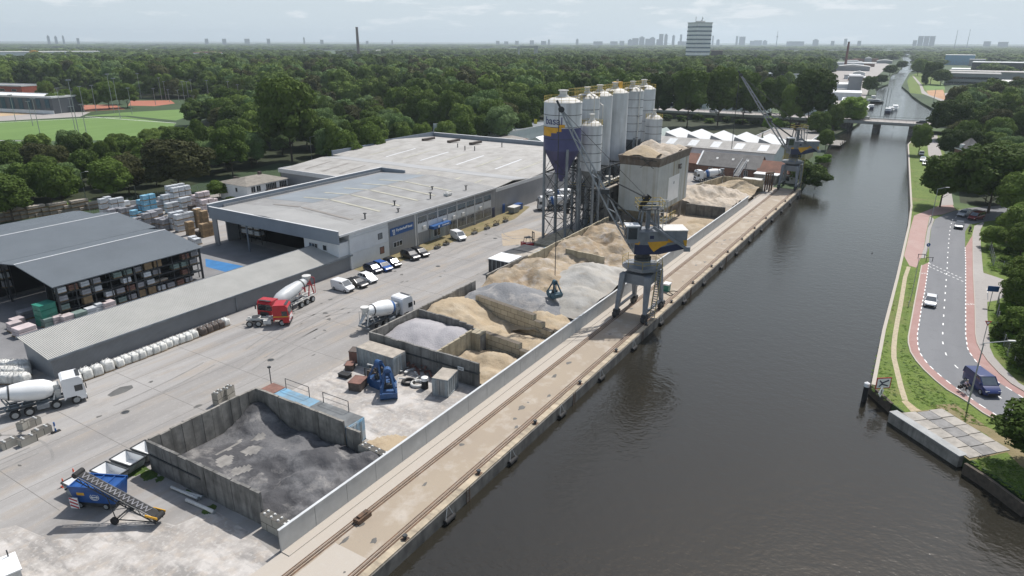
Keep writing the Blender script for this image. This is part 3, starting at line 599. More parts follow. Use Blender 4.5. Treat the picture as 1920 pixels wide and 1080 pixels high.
def grab(label, loc, rz, m, open_=0.0, s=1.0, rope=None):
    """clamshell grab: two curved shells, arms up to a head block"""
    t = thing('clamshell_grab', label, 'crane grab', loc, rz, sc_=s)
    for sx in (-1,1):
        b = MB(); prof = [(0,.02),(.75,.0),(1.25,.45),(1.35,1.05),(.55,1.15),(0,.95)]
        A = [(sx*(x+open_),-.95,z) for x,z in prof]; B_ = [(sx*(x+open_),.95,z) for x,z in prof]; n = len(prof)
        b.add(A+B_, [tuple(range(n)), tuple(range(2*n-1,n-1,-1))]+[(i,(i+1)%n,n+(i+1)%n,n+i) for i in range(n)]); b.build('shell', m, t)
        for sy in (-.75,.75):
            b = MB(); b.bar((sx*(1.15+open_),sy,1.05),(sx*.28,sy*.35,3.0),.2,.24); b.build('arm', m, t)
    b = MB(); b.rod((-.35,0,3.05),(.35,0,3.05),.42,n=14); b.box(-.35,.35,-.45,.45,2.6,3.0); b.build('head', m, t)
    b = MB(); b.rod((0,-.3,1.1),(0,-.3,2.7),.09); b.rod((0,.3,1.1),(0,.3,2.7),.09); b.box(-.3,.3,-.5,.5,1.0,1.5); b.build('lower_block', M['steel_dark'], t)
    if rope:
        b = MB(); b.rod((-.15,0,3.4),(-.15,0,rope),.03,n=5); b.rod((.15,0,3.4),(.15,0,rope),.03,n=5); b.build('rope', M['steel_dark'], t)
    return t
GBL = mat('dull_blue_grab_paint', (.02,.075,.20), .5, noise=(1,.35))
grab('blue clamshell grab standing on the ground nearer the grey container', (24.4,21.3,0), 1.5, GBL, .0, 1.0)
grab('blue clamshell grab parked with its shells apart right of the other', (23.0,18.6,0), .75, GBL, .15, 1.08)
def scrapbox(name, label, cat, loc, rz, d, m, m2=None, lip=True):
    t = thing(name, label, cat, loc, rz); b = MB(); x,y,z = d
    b.cbox((0,0,z/2),(x,y,z)); b.build('body', m, t); b = MB()
    for sx in (-1,1): b.cbox((sx*x/2,0,z),(.08,y+.08,.1))
    for sy in (-1,1): b.cbox((0,sy*y/2,z),(x+.08,.08,.1))
    b.build('rim', m2 or M['steel_dark'], t)
    b = MB(); b.cbox((0,0,z+.02),(x-.1,y-.1,.04)); b.build('lid', m2 or m, t); return t
scrapbox('scrap_bin', 'rusty brown weathered bin left of the blue grabs', 'scrap bin', (*g(672,742-15),0), .3, (2.0,1.6,1.1), M['bagbrown'], M['rustred'])
scrapbox('counterweight', 'small black block lying on the concrete left of the scrap', 'weight block', (*g(647,707),0), .1, (.8,1.5,.5), M['black'])
scrapbox('scrap_crate', 'rust red crate of scrap stacked nearest the grey container', 'scrap crate', (*g(668,676),0), .4, (1.5,1.3,1.6), M['rustred'], M['bagbrown'])
scrapbox('scrap_crate', 'low dark crate of scrap at the far left of the pile', 'scrap crate', (*g(657,692),0), .5, (1.3,1.0,.8), M['bagbrown'], M['rustred'])
t = thing('pump_frame', 'dark steel frame with a pale bar in front of the grey container', 'machine frame', (25.4,23.2,0), 1.6); b = MB()
for sx in (-1,1):
    for sy in (-.5,.5): b.bar((sx,sy,0),(sx,sy,1.4),.1)
b.bar((-1,-.5,.7),(1,-.5,.7),.1); b.bar((-1,.5,1.4),(1,.5,1.4),.1); b.build('frame', M['steel_dark'], t)
b = MB(); b.bar((-1.5,-.6,1.45),(1.5,-.6,1.35),.14); b.build('crossbar', M['offwhite'], t)
b = MB(); b.box(-.8,.8,-.4,.4,.2,1.1); b.build('pump_body', M['bagbrown'], t)
def tyre(label, loc, R, r, flat=True, m=None, rx=0.0):
    t = thing('tyre', label, 'tyre', loc); b = MB(); n = 20; k = 8; vs = []; fs = []
    for i in range(n):
        for j in range(k):
            a = 2*PI*i/n; c = 2*PI*j/k; vs.append(((R+r*math.cos(c))*math.cos(a),(R+r*math.cos(c))*math.sin(a), r+r*math.sin(c)))
    for i in range(n):
        for j in range(k): fs.append((i*k+j, ((i+1)%n)*k+j, ((i+1)%n)*k+(j+1)%k, i*k+(j+1)%k))
    b.add(vs, fs); o = b.build('tread', m or M['black'], t, True); t.rotation_euler[0] = rx; return t
tyre('tyre with dusty rim resting on the dark steel frame', (25.6,22.6,1.45), .45, .17, m=M['bagbrown'])
tyre('large pale ringed tyre on the ground near the small container', (*g(783,722),0), .75, .2, m=M['offwhite'])
tyre('black tyre on the ground in front of the scrap metal', (*g(766,718),0), .7, .2)
rs_ = random.Random(4)
t = thing('scrap_pile', 'pile of rusty red scrap metal and pipes beside the small container', 'scrap pile', (*g(800,690),0)); b = MB()
for i in range(60):
    p = Vector((rs_.uniform(-2.2,2.2), rs_.uniform(-1.8,2.6), rs_.uniform(.05,.7))); d = Vector((rs_.uniform(-1,1), rs_.uniform(-1,1), rs_.uniform(-.25,.3)))
    b.bar(p, p+d*rs_.uniform(.5,1.4), rs_.uniform(.06,.28), rs_.uniform(.04,.2))
b.build('metal_bars', M['rustred'], t); b = MB()
for i in range(26):
    p = Vector((rs_.uniform(-2.6,2.0), rs_.uniform(-1.2,3.6), rs_.uniform(.05,.5))); d = Vector((rs_.uniform(-1,1), rs_.uniform(-1,1), rs_.uniform(-.2,.3)))
    b.bar(p, p+d*rs_.uniform(.4,1.6), rs_.uniform(.08,.4), rs_.uniform(.03,.15))
b.build('pale_scrap', M['offwhite'], t)
t = thing('bent_pipe', 'white bent pipe lying in front of the blue grabs', 'pipe', (*g(770,715),0)); b = MB(); pts = [(-1.6,.9,.1),(-.9,1.2,.5),(0,.4,.25),(.6,-.3,.15),(1.5,-.2,.1)]
for i in range(4): b.rod(pts[i], pts[i+1], .09, n=6)
b.build('tube', M['offwhite'], t)
t = thing('fuel_tank', 'white topped dark tank touching the end of the small container', 'tank', (*g(797,728),0)); b = MB(); b.lathe([(.42,0),(.42,1.1)],14); b.build('barrel', M['black'], t, True); b = MB(); b.lathe([(.44,1.1),(.44,1.5),(.2,1.62)],14); b.build('cap', M['white'], t, True)
t = thing('wall_notice', 'small white notice fixed to the dark bin wall near the quay', 'sign', (30.25,13.2,2.0), PI/2); b = MB(); b.cbox((0,.0,0),(.9,.05,.45)); b.build('board', M['white'], t); b = MB(); b.cbox((0,.035,.05),(.7,.01,.06)); b.cbox((0,.035,-.08),(.6,.01,.05)); b.build('lettering', M['steel_dark'], t)
#@@VEH
# ================================================================ vehicles
def wheel(parent, x, y, r, w, side, tw=1):
    b = MB(); n = 18; Mx = Matrix.Translation((x,y,r)) @ Matrix.Rotation(PI/2,4,'X')
    b.lathe([(r*.6,-w/2),(r*.93,-w/2),(r,-w*.35),(r,w*.35),(r*.93,w/2),(r*.6,w/2)], n, Mx); wh = b.build('wheel', M['black'], parent, True)
    b = MB(); b.lathe([(r*.62,-w/2-.01),(r*.62,w/2+.01)] , 14, Mx); b.lathe([(r*.25,-w/2-.05),(r*.2,w/2+.05)], 10, Mx); b.build('rim', M['mast'], wh, True)
PAINT = {}
def paint(name, col, rough=.28):
    if name not in PAINT: PAINT[name] = mat(name, col, rough, noise=(.6,.06), spec=.6)
    return PAINT[name]
SHAPES = {  # (x along, belt height, roof height) stations: nose at +x
 'hatch': dict(L=4.1, W=1.76, H=1.48, hood=.92, cowl=.95, ws0=.98, ws1=.28, rf=-1.35, rr=-1.95, tail=.98),
 'suv':   dict(L=4.6, W=1.88, H=1.66, hood=1.02, cowl=1.08, ws0=1.02, ws1=.35, rf=-1.65, rr=-2.15, tail=1.10),
 'estate':dict(L=4.6, W=1.82, H=1.46, hood=.90, cowl=.95, ws0=1.0, ws1=.2, rf=-1.75, rr=-2.2, tail=1.0),
 'sedan': dict(L=4.6, W=1.80, H=1.44, hood=.88, cowl=.94, ws0=.9, ws1=.15, rf=-.95, rr=-1.65, tail=.98),
 'van':   dict(L=4.25, W=1.83, H=1.82, hood=1.05, cowl=1.12, ws0=1.18, ws1=.55, rf=-1.95, rr=-2.08, tail=1.12),
 'bigvan':dict(L=5.0, W=1.95, H=1.95, hood=1.05, cowl=1.15, ws0=1.45, ws1=.75, rf=-2.35, rr=-2.46, tail=1.15)}
def car(label, kind, col, loc, rz, cat='car', s=1.0, name=None, panel=False, roofrails=False):
    S = SHAPES[kind]; L_, W_, H_ = S['L'], S['W'], S['H']; h = L_/2
    t = thing(name or {'van':'parked_van','bigvan':'delivery_van'}.get(kind,'car'), label, cat, loc, rz, sc_=s)
    # body shell: stations along x, each a half-section
    st = [(-h,.35,S['tail']*.82,.80),(-h+.12,.22,S['tail'],.92),(-h+.7,.2,S['tail'],1.0),(0,.2,(S['tail']+S['cowl'])/2,1.0),(S['ws0'],.2,S['cowl'],1.0),(h-.55,.2,S['hood']*.93,.97),(h-.15,.24,S['hood']*.78,.88),(h,.34,S['hood']*.60,.74)]
    b = MB(); vs = []; fs = []
    for x, zb, zt, wf in st:
        w = W_/2*wf; vs += [(x,-w*.94,zb),(x,-w,zb+.18),(x,-w,zt-.22),(x,-w*.93,zt),(x,w*.93,zt),(x,w,zt-.22),(x,w,zb+.18),(x,w*.94,zb)]
    for i in range(len(st)-1):
        for j in range(8): fs.append((i*8+j,(i+1)*8+j,(i+1)*8+(j+1)%8,i*8+(j+1)%8))
    fs += [tuple(range(7,-1,-1)), tuple(range((len(st)-1)*8, len(st)*8))]
    b.add(vs, fs); body = b.build('body', col, t, True)
    # glasshouse
    zb = S['cowl']-.04; w0 = W_/2*.93; w1 = W_/2*.78; wr = w1 if kind not in ('van','bigvan') else W_/2*.88
    X = [(S['rr'],S['tail']-.02,w0),(S['rf'],H_-.05,wr),(S['ws1'],H_-.03,wr),(S['ws0']+.12,zb,w0)]
    gb = MB(); gb.add([(X[0][0],-w0,X[0][1]),(X[0][0],w0,X[0][1]),(X[1][0],-wr,X[1][1]),(X[1][0],wr,X[1][1]),(X[2][0],-wr,X[2][1]),(X[2][0],wr,X[2][1]),(X[3][0],-w0,zb),(X[3][0],w0,zb)],
        [(0,1,3,2),(4,5,7,6),(0,2,4,6),(1,7,5,3),(0,6,7,1)])
    gb.build('side_window' if not panel else 'cab_side', M['glass'] if not panel else col, t)
    r = MB(); mid = (X[1][0]+X[2][0])/2
    r.add([(X[1][0]-.06,-wr,X[1][1]),(X[1][0]-.06,wr,X[1][1]),(X[2][0]+.06,-wr,X[2][1]),(X[2][0]+.06,wr,X[2][1]),(X[1][0]+.1,-wr*.86,H_),(X[1][0]+.1,wr*.86,H_),(X[2][0]-.15,-wr*.86,H_),(X[2][0]-.15,wr*.86,H_),(mid,-wr*.86,H_+.03),(mid,wr*.86,H_+.03)],
        [(4,5,9,8),(8,9,7,6),(0,2,6,8,4),(1,5,9,7,3),(0,4,5,1),(2,3,7,6)])
    for sy in (-1,1):
        for xx in ([S['ws1']-.75, S['rf']+.15] if not panel else []): r.bar((xx,sy*(w0+.005),S['cowl']-.03),(xx-.02,sy*(wr+.01),H_-.05),.07,.09)
        r.bar((X[3][0]+.02,sy*w0*.99,zb),(X[2][0]+.02,sy*wr*.99,X[2][1]),.07); r.bar((X[0][0],sy*w0*.98,X[0][1]),(X[1][0],sy*wr*.98,X[1][1]),.12)
    r.build('roof', col, t, True)
    ws = MB(); e = .02
    ws.add([(X[3][0]+e,-w0*.9,zb+.03),(X[3][0]+e,w0*.9,zb+.03),(X[2][0]+e+.02,wr*.9,X[2][1]-.03),(X[2][0]+e+.02,-wr*.9,X[2][1]-.03)],[(0,1,2,3)])
    ws.build('windscreen', M['winglass'], t)
    if panel:
        for sy in (-1,1):
            q = MB(); x0, x1 = S['ws1']-.55, S['ws1']+.1; ya = sy*(w0*.98+.01); yb = sy*(wr+.015)
            q.add([(x0,ya,S['cowl']+.0),(x1+.35,ya,S['cowl']),(x1,yb,H_-.22),(x0,yb,H_-.22)],[(0,1,2,3) if sy<0 else (3,2,1,0)]); q.build('side_window', M['glass'], t)
    for sy in (-1,1):
        q = MB(); q.cbox((h-.16,sy*W_*.34,S['hood']*.66),(.16,W_*.2,.14)); q.build('headlight', M['trim'], t)
        q = MB(); q.cbox((-h+.06,sy*W_*.38,S['tail']*.75),(.12,.16,.28)); q.build('tail_light', M['red'], t)
        q = MB(); q.cbox((S['ws0']-.1,sy*(W_/2+.08),S['cowl']+.05),(.12,.18,.14)); q.build('mirror', col, t)
    q = MB(); q.cbox((h-.03,0,.42),(.1,W_*.62,.2)); q.cbox((-h+.02,0,.40),(.1,W_*.7,.18)); q.build('bumper', M['black'], t)
    if roofrails:
        q = MB(); [q.bar((S['rf'],sy*wr*.86,H_+.05),(S['ws1']-.1,sy*wr*.86,H_+.05),.04) for sy in (-1,1)]; q.build('roof_rail', M['mast'], t)
    for x in (h*.62, -h*.60):
        for sy in (-1,1): wheel(t, x, sy*(W_/2-.10), .32 if kind!='bigvan' else .35, .22, sy)
    return t
cw, ck, cn, cb_, cdb = paint('car_white',(.72,.73,.74)), paint('car_black',(.012,.012,.014)), paint('car_navy',(.015,.022,.05)), paint('car_blue',(.02,.09,.33)), paint('car_dark_grey',(.03,.032,.036))
def hd(a, c, z=.6):
    p, q_ = g(*a,z), g(*c,z); return math.atan2(q_[1]-p[1], q_[0]-p[0])
FR = math.radians(-82)   # parked cars: nose towards the yard road
def park(u, v, kind, col, label, rz=FR, z=.75, **k): return car(label, kind, col, (*g(u,v,z),0), rz, cat='van' if 'van' in kind else 'car', **k)
for kd,col,ra_,fa_,lab,kw in (('van',cw,(626,532),(660,541),'white panel van parked nearest the long ribbed shed',dict(panel=True)),('sedan',ck,(653,524),(684,533),'black saloon car between the white panel van and the white hatchback',{}),('hatch',cw,(676,515),(703,525),'white hatchback at the end of the grey shed',{}),('hatch',cn,(686,498),(712,507),'dark navy hatchback parked below the blue sign, left of the blue car',{}),
    ('estate',cb_,(704,493),(731,503),'bright blue car parked between two dark cars below the blue sign',{}),('hatch',ck,(723,487),(748,496),'black hatchback parked right of the bright blue car',{}),('suv',cdb,(755,473),(784,483),'large black estate car parked by the shed office windows',dict(roofrails=True)),('estate',ck,(773,467),(802,477),'black saloon parked nearest the blue entrance canopy',{}),('van',cw,(846,437),(873,448),'white panel van parked alone beyond the blue entrance canopy',dict(panel=True))):
    park((ra_[0]+fa_[0])/2,(ra_[1]+fa_[1])/2,kd,col,lab,rz=hd(ra_,fa_,.7),z=.7,**kw)
def onroad(ra_, fa_, kind, col, label, z=.6, **k): return car(label, kind, col, (*g((ra_[0]+fa_[0])/2,(ra_[1]+fa_[1])/2,z),.03), hd(ra_,fa_,z), cat='van' if 'van' in kind else 'car', **k)
onroad((1747,553),(1743,576),'hatch',paint('car_silver',(.62,.63,.65)),'silver white car driving towards the camera on the curving road')
onroad((1823,703),(1860,731),'van',paint('van_blue',(.02,.035,.13)),'blue delivery van driving past the cyclist on the bend', panel=True, z=.9, s=1.14)
onroad((1801,415),(1796,430),'hatch',paint('car_greyblue',(.10,.12,.15)),'dark car with a pale roof waiting where the road bends away')
onroad((1819,397),(1797,404),'estate',paint('car_silver2',(.5,.51,.53)),'silver car turning at the top of the bend beside the dark red van')
onroad((1844,404),(1817,410),'bigvan',paint('van_darkred',(.16,.015,.02)),'dark red van on the bend under the trees', s=.95)
onroad((1729,283),(1727,293),'hatch',cw,'white car parked by the water beneath the trees')
onroad((1732,294),(1729,304),'estate',paint('car_iceblue',(.42,.53,.58)),'ice blue car parked by the water next to the white one')
onroad((1736,301),(1734,311),'hatch',paint('car_silver3',(.55,.57,.6)),'silver car parked last in the row by the water')
# ---- trucks
def truck_cab(t, x0, col, W_=2.5, H_=3.1, L_=2.2, dark=True):
    """cab-over: front at x0+L_"""
    b = MB(); x1 = x0+L_; w = W_/2
    prof = [(x0,.75),(x0,H_-.15),(x0+.25,H_),(x1-.45,H_),(x1-.12,H_-.35),(x1-.02,1.6),(x1,.55),(x1-.9,.5),(x1-.95,1.05),(x0+.3,1.05)]
    n = len(prof); b.add([(x,-w,z) for x,z in prof]+[(x,w,z) for x,z in prof], [tuple(range(n-1,-1,-1)), tuple(range(n,2*n))]+[(i,(i+1)%n,n+(i+1)%n,n+i) for i in range(n)])
    cab = b.build('cab', col, t)
    q = MB(); q.add([(x1-.0,-w*.88,1.68),(x1-.0,w*.88,1.68),(x1-.1,w*.86,H_-.5),(x1-.1,-w*.86,H_-.5)],[(0,1,2,3)]); q.build('windscreen', M['glass'], cab)
    for sy in (-1,1):
        q = MB(); q.cbox((x1-.62,sy*(w+.005),2.0),(.8,.03,.75)); q.build('door_window', M['glass'], cab)
        q = MB(); q.cbox((x1+.12,sy*(w+.16),2.15),(.1,.2,.65)); q.bar((x1-.05,sy*w,2.5),(x1+.1,sy*(w+.12),2.4),.04); q.build('mirror', M['steel_dark'], cab)
        q = MB(); q.cbox((x1-.0,sy*w*.75,.82),(.08,.4,.2)); q.build('headlight', M['trim'], cab)
    q = MB(); q.cbox((x1-.0,0,1.15),(.05,1.5,.55)); q.build('grille', M['steel_dark'] if dark else M['trim'], cab)
    q = MB(); q.cbox((x1-.02,0,.48),(.16,W_*.98,.3)); q.cbox((x1-.42,0,H_+.02),(.4,W_*.8,.05)); q.build('bumper', M['steel_dark'], cab)
    return cab
def drum(t, xa, za, xb, zb, R, col, band=None, bandf=(0,.12), mark=None, reverse=False):
    """mixer drum from its closed front end a to its open rear end b"""
    a = Vector((xa,0,za)); e = Vector((xb,0,zb)); d = e-a; l = d.length; Mx = Matrix.Translation(a) @ d.to_track_quat('Z','Y').to_matrix().to_4x4()
    prof = [(R*.35,0),(R*.72,.06*l),(R*.97,.20*l),(R,.34*l),(R*.99,.50*l),(R*.80,.74*l),(R*.52,.95*l),(R*.45,l)]
    b = MB(); b.lathe(prof, 28, Mx); dr = b.build('drum', col, t, True)
    def rad(f):
        f *= l
        for k in range(len(prof)-1):
            if prof[k][1] <= f <= prof[k+1][1]: return prof[k][0]+(prof[k+1][0]-prof[k][0])*(f-prof[k][1])/(prof[k+1][1]-prof[k][1])
        return prof[-1][0]
    if band:
        fs = [bandf[0]+(bandf[1]-bandf[0])*i/6 for i in range(7)]
        b = MB(); b.lathe([(rad(f)+.012, f*l) for f in fs], 28, Mx); b.build('drum_band', band, dr, True)
    b = MB(); b.lathe([(rad(.82)+.05,.81*l),(rad(.82)+.05,.84*l)], 28, Mx); b.build('drum_ring', M['steel_dark'], dr, True)
    return dr, Mx, l, rad
def mixer(label, loc, rz, cabcol, drumcol, band=None, bandf=(0,.12), lettering=None, s=1.0, name='mixer_truck', rearcol=None):
    t = thing(name, label, 'mixer truck', loc, rz, sc_=s)
    truck_cab(t, 2.6, cabcol, H_=3.4)
    b = MB()
    for sy in (-.45,.45): b.box(-4.0,4.4,sy-.09,sy+.09,.85,1.12)
    for x in (-3.8,-3,-1.4,.2,1.8): b.box(x-.08,x+.08,-.5,.5,.86,1.08)
    b.box(-4.1,-3.95,-1.2,1.2,.5,.75); b.box(-.1,1.1,-1.22,-.7,.45,1.0); b.box(-.1,1.1,.7,1.22,.45,1.0)
    b.build('chassis', M['steel'], t)
    b = MB()
    for x0,x1 in ((-2.9,-.15),):
        for sy in (-1,1): b.box(x0,x1,sy*1.0-.24,sy*1.0+.24,1.12,1.17)
    b.build('mudguard', M['steel_dark'], t)
    dr, Mx, l, rad = drum(t, 1.95, 2.15, -3.25, 3.0, 1.18, drumcol, band, bandf)
    if lettering: drum_marks(dr, Mx, l, rad, *lettering)
    b = MB(); b.box(1.9,2.4,-.55,.55,1.1,2.7); b.bar((1.6,-.9,1.1),(2.1,-.5,2.4),.12); b.bar((1.6,.9,1.1),(2.1,.5,2.4),.12); b.rod((2.2,.75,1.9),(2.2,-.75,1.9),.32,n=12); b.build('drum_gear', M['offwhite'], t)
    rc = rearcol or M['steel']
    b = MB()
    for sy in (-1,1): b.bar((-2.5,sy*.75,1.1),(-3.05,sy*.7,2.5),.14); b.bar((-4.0,sy*.75,1.1),(-3.3,sy*.6,3.4),.12); b.bar((-4.0,sy*.9,1.0),(-4.0,sy*.9,3.0),.06)
    b.bar((-3.05,-.7,2.45),(-3.05,.7,2.45),.14); b.bar((-4.0,-.9,3.0),(-4.0,.9,3.0),.06); b.build('rear_frame', rc, t)
    b = MB(); b.lathe([(.32,2.9),(.62,3.5),(.66,3.75)], 14, Matrix.Translation((-3.6,0,0))); b.build('charge_hopper', rc, t, True)
    b = MB(); b.add([(-3.6,-.35,2.7),(-3.6,.35,2.7),(-4.7,.25,1.5),(-4.7,-.25,1.5),(-3.65,-.3,2.5),(-3.65,.3,2.5),(-4.75,.2,1.3),(-4.75,-.2,1.3)],[(0,3,7,4),(1,5,6,2),(4,7,6,5),(0,4,5,1),(3,2,6,7)]); b.build('chute', rc, t)
    for x in (3.75,1.75,-.85,-2.2):
        for sy in (-1,1): wheel(t, x, sy*1.08, .52, .34 if x > 0 else .5, sy)
    return t
def text_mesh(body, size, extr=.02, bold=.0):
    cu = bpy.data.curves.new('lettering', 'FONT'); cu.body = body; cu.size = size; cu.extrude = extr; cu.offset = bold; cu.align_x = 'CENTER'; cu.align_y = 'CENTER'
    o = bpy.data.objects.new('tmp', cu); C.objects.link(o); dg = bpy.context.evaluated_depsgraph_get(); me = bpy.data.meshes.new_from_object(o.evaluated_get(dg)); bpy.data.objects.remove(o); bpy.data.curves.remove(cu); return me
def place_text(body, size, m, parent, Mx, extr=.02, bold=.0, name='lettering', bend=None):
    me = text_mesh(body, size, extr, bold)
    for v in me.vertices:
        c = v.co.copy()
        if bend: c = bend(c)
        v.co = Mx @ c
    me.materials.clear(); me.materials.append(m); me.update(); o = bpy.data.objects.new(name, me); C.objects.link(o); o.parent = parent; return o
def ang_of(Mx, v):
    r = Mx.to_3x3().inverted() @ Vector(v); return math.atan2(r.y, r.x)
def drum_marks(dr, Mx, l, rad, f0, f1, v, h, m, n=15, seed=1, dot=None):
    """the small unreadable writing on a drum: a row of short strokes wrapped on its side"""
    rnd = random.Random(seed); a0 = ang_of(Mx, v); b = MB()
    for i in range(n):
        if rnd.random() < .12: continue
        f = f0+(f1-f0)*i/n; z = f*l; w_ = (f1-f0)*l/n*.62; hh = h*rnd.uniform(.55,1); r = rad(f)+.012
        P = lambda aa, zz: Mx @ Vector((r*math.cos(aa), r*math.sin(aa), zz))
        b.add([P(a0-hh/r/2, z), P(a0+hh/r/2, z), P(a0+hh/r/2, z+w_), P(a0-hh/r/2, z+w_)], [(0,1,2,3)])
    b.build('lettering', m, dr)
    if dot:
        f, rr, md = dot; r = rad(f)+.02; b = MB(); k = 14
        b.add([Mx @ Vector((r*math.cos(a0+dot_o+rr*math.sin(2*PI*i/k)/r), r*math.sin(a0+dot_o+rr*math.sin(2*PI*i/k)/r), f*l+rr*math.cos(2*PI*i/k))) for dot_o in (0.0,) for i in range(k)], [tuple(range(k))]); b.build('emblem', md, dr)
fa = Vector(g(144,749,.5)); ra = Vector(g(30,778,.5)); MXA = math.atan2((fa-ra).y,(fa-ra).x); dd = Vector((math.cos(MXA),math.sin(MXA))); MX1 = tuple(fa-dd*3.75+Vector((-dd.y,dd.x))*1.08)
mixer('white mixer truck with plain white drum parked at the left edge of the yard', (*MX1,0), MXA, cw, M['white'], name='mixer_truck')
mixer('white mixer truck with a blue banded drum seen from behind beside the gravel bin', (39.7,34.2,0), math.radians(-6), cw, M['white'], M['signblue'], (0.02,.20), (.17,.45,(0,-1,-.45),.10,M['steel_dark']), rearcol=M['offwhite'])
mixer('white mixer truck with a blue banded drum behind the legs of the silos', (119,47.8,0), math.radians(128), cw, M['white'], M['signblue'], (.02,.22))
mixer('second white mixer truck half hidden behind the silo legs', (127,50.5,0), math.radians(128), cw, M['white'], M['signblue'], (.02,.22))
mixer('white mixer truck with a blue banded drum beside the brown roofed house', (177.5,26.2,0), math.radians(128), cw, M['white'], M['signblue'], (.05,.25))
# red tractor and red mixer trailer
t = thing('red_tractor', 'red tractor unit without trailer parked in front of the red framed mixer trailer', 'truck', (30.3,48.7,0), math.radians(-52)); truck_cab(t, .9, M['red'], 2.5, 3.3, 2.3, dark=False)
b = MB(); [b.box(-3.2,1.4,sy-.09,sy+.09,.8,1.05) for sy in (-.42,.42)]; b.box(-2.6,-1.2,-.5,.5,1.05,1.2); b.box(-.6,.5,-1.2,-.7,.4,1.0); b.box(-.6,.5,.7,1.2,.4,1.0); b.build('chassis', M['offwhite'], t)
b = MB(); b.lathe([(.6,1.2),(.6,1.26)],18,Matrix.Translation((-1.9,0,0))); b.build('fifth_wheel', M['steel_dark'], t)
b = MB(); b.box(.95,3.19,-1.262,-1.252,1.45,1.6); b.box(.95,3.19,1.252,1.262,1.45,1.6); b.build('stripe', M['yellow'], t)
for x in (2.1,-1.3,-2.6):
    for sy in (-1,1): wheel(t, x, sy*1.05, .5, .34, sy)
t = thing('red_truck', 'red lorry cab standing just behind the red tractor unit', 'truck', (33.3,50.9,0), math.radians(196)); truck_cab(t, .6, M['red'], 2.45, 3.1, 2.1)
b = MB(); [b.box(-3.4,.8,sy-.09,sy+.09,.8,1.05) for sy in (-.42,.42)]; b.build('chassis', M['steel_dark'], t)
for x in (1.8,-1.2,-2.4):
    for sy in (-1,1): wheel(t, x, sy*1.02, .48, .34, sy)
t = thing('mixer_trailer', 'pale grey mixer drum trailer with red rear frame beside the ribbed shed', 'mixer trailer', (36.4,50.6,0), math.radians(190))
b = MB(); [b.box(-4.8,3.9,sy-.09,sy+.09,1.0,1.22) for sy in (-.5,.5)]; b.box(-4.7,4.0,-1.2,-1.1,1.15,1.25); b.box(-4.7,4.0,1.1,1.2,1.15,1.25)
for x in (-4.6,-3,-1.4,.2,1.8,3.6): b.box(x-.08,x+.08,-1.15,1.15,1.05,1.2)
b.build('chassis', M['offwhite'], t)
dr, Mx, l, rad = drum(t, 3.9, 2.2, -3.6, 3.5, 1.15, mat('pale_grey_drum', (.48,.50,.51), .45, noise=(.7,.12)), None)
drum_marks(dr, Mx, l, rad, .26,.66,(0,1,-.25),.26,M['steel'],17,2,(.74,.28,mat('pink_red_emblem',(.55,.06,.14),.5,noise=(1,.1))))
b = MB()
for sy in (-1,1): b.bar((-4.4,sy*.9,1.2),(-3.7,sy*.8,3.6),.14); b.bar((-3.0,sy*.9,1.2),(-3.5,sy*.8,2.9),.14); b.bar((-4.6,sy*1.0,1.2),(-4.6,sy*1.0,3.9),.08)
b.bar((-3.6,-.8,3.2),(-3.6,.8,3.2),.16); b.bar((-4.6,-1,3.9),(-4.6,1,3.9),.08); b.bar((-4.6,-1,2.5),(-4.6,1,2.5),.08); b.build('rear_frame', M['red'], t)
b = MB(); b.lathe([(.35,3.4),(.7,4.0),(.72,4.3)],14,Matrix.Translation((-4.0,0,0))); b.build('charge_hopper', M['offwhite'], t, True)
for x in (-3.6,-2.2,-.8):
    for sy in (-1,1): wheel(t, x, sy*1.05, .52, .42, sy)
# forklift beside the silo legs
t = thing('forklift', 'red and black forklift standing by the foot of the silos', 'forklift', (85.4,36.3,0), math.radians(-35)); b = MB(); b.prism([(-1.2,-.6),(1,-.6),(1,.6),(-1.2,.6)],.35,1.15); b.box(-1.35,-.7,-.6,.6,.5,1.45); b.build('body', M['red'], t)
b = MB(); [b.bar((x,y,1.1),(x*.8,y,2.3),.08) for x in (-.7,.8) for y in (-.5,.5)]; b.box(-.65,.7,-.55,.55,2.3,2.38); b.build('overhead_guard', M['steel_dark'], t)
b = MB(); [b.bar((1.2,y,.1),(1.2,y,3.4),.14) for y in (-.4,.4)]; b.box(1.15,1.3,-.45,.45,3.2,3.35); b.box(1.15,1.3,-.45,.45,1.6,1.75); b.build('mast', M['steel_dark'], t); b = MB(); [b.box(1.25,2.4,y-.07,y+.07,.1,.16) for y in (-.3,.3)]; b.build('fork', M['steel_dark'], t)
for x in (-.8,.75):
    for sy in (-1,1): wheel(t, x, sy*.6, .36, .25, sy)
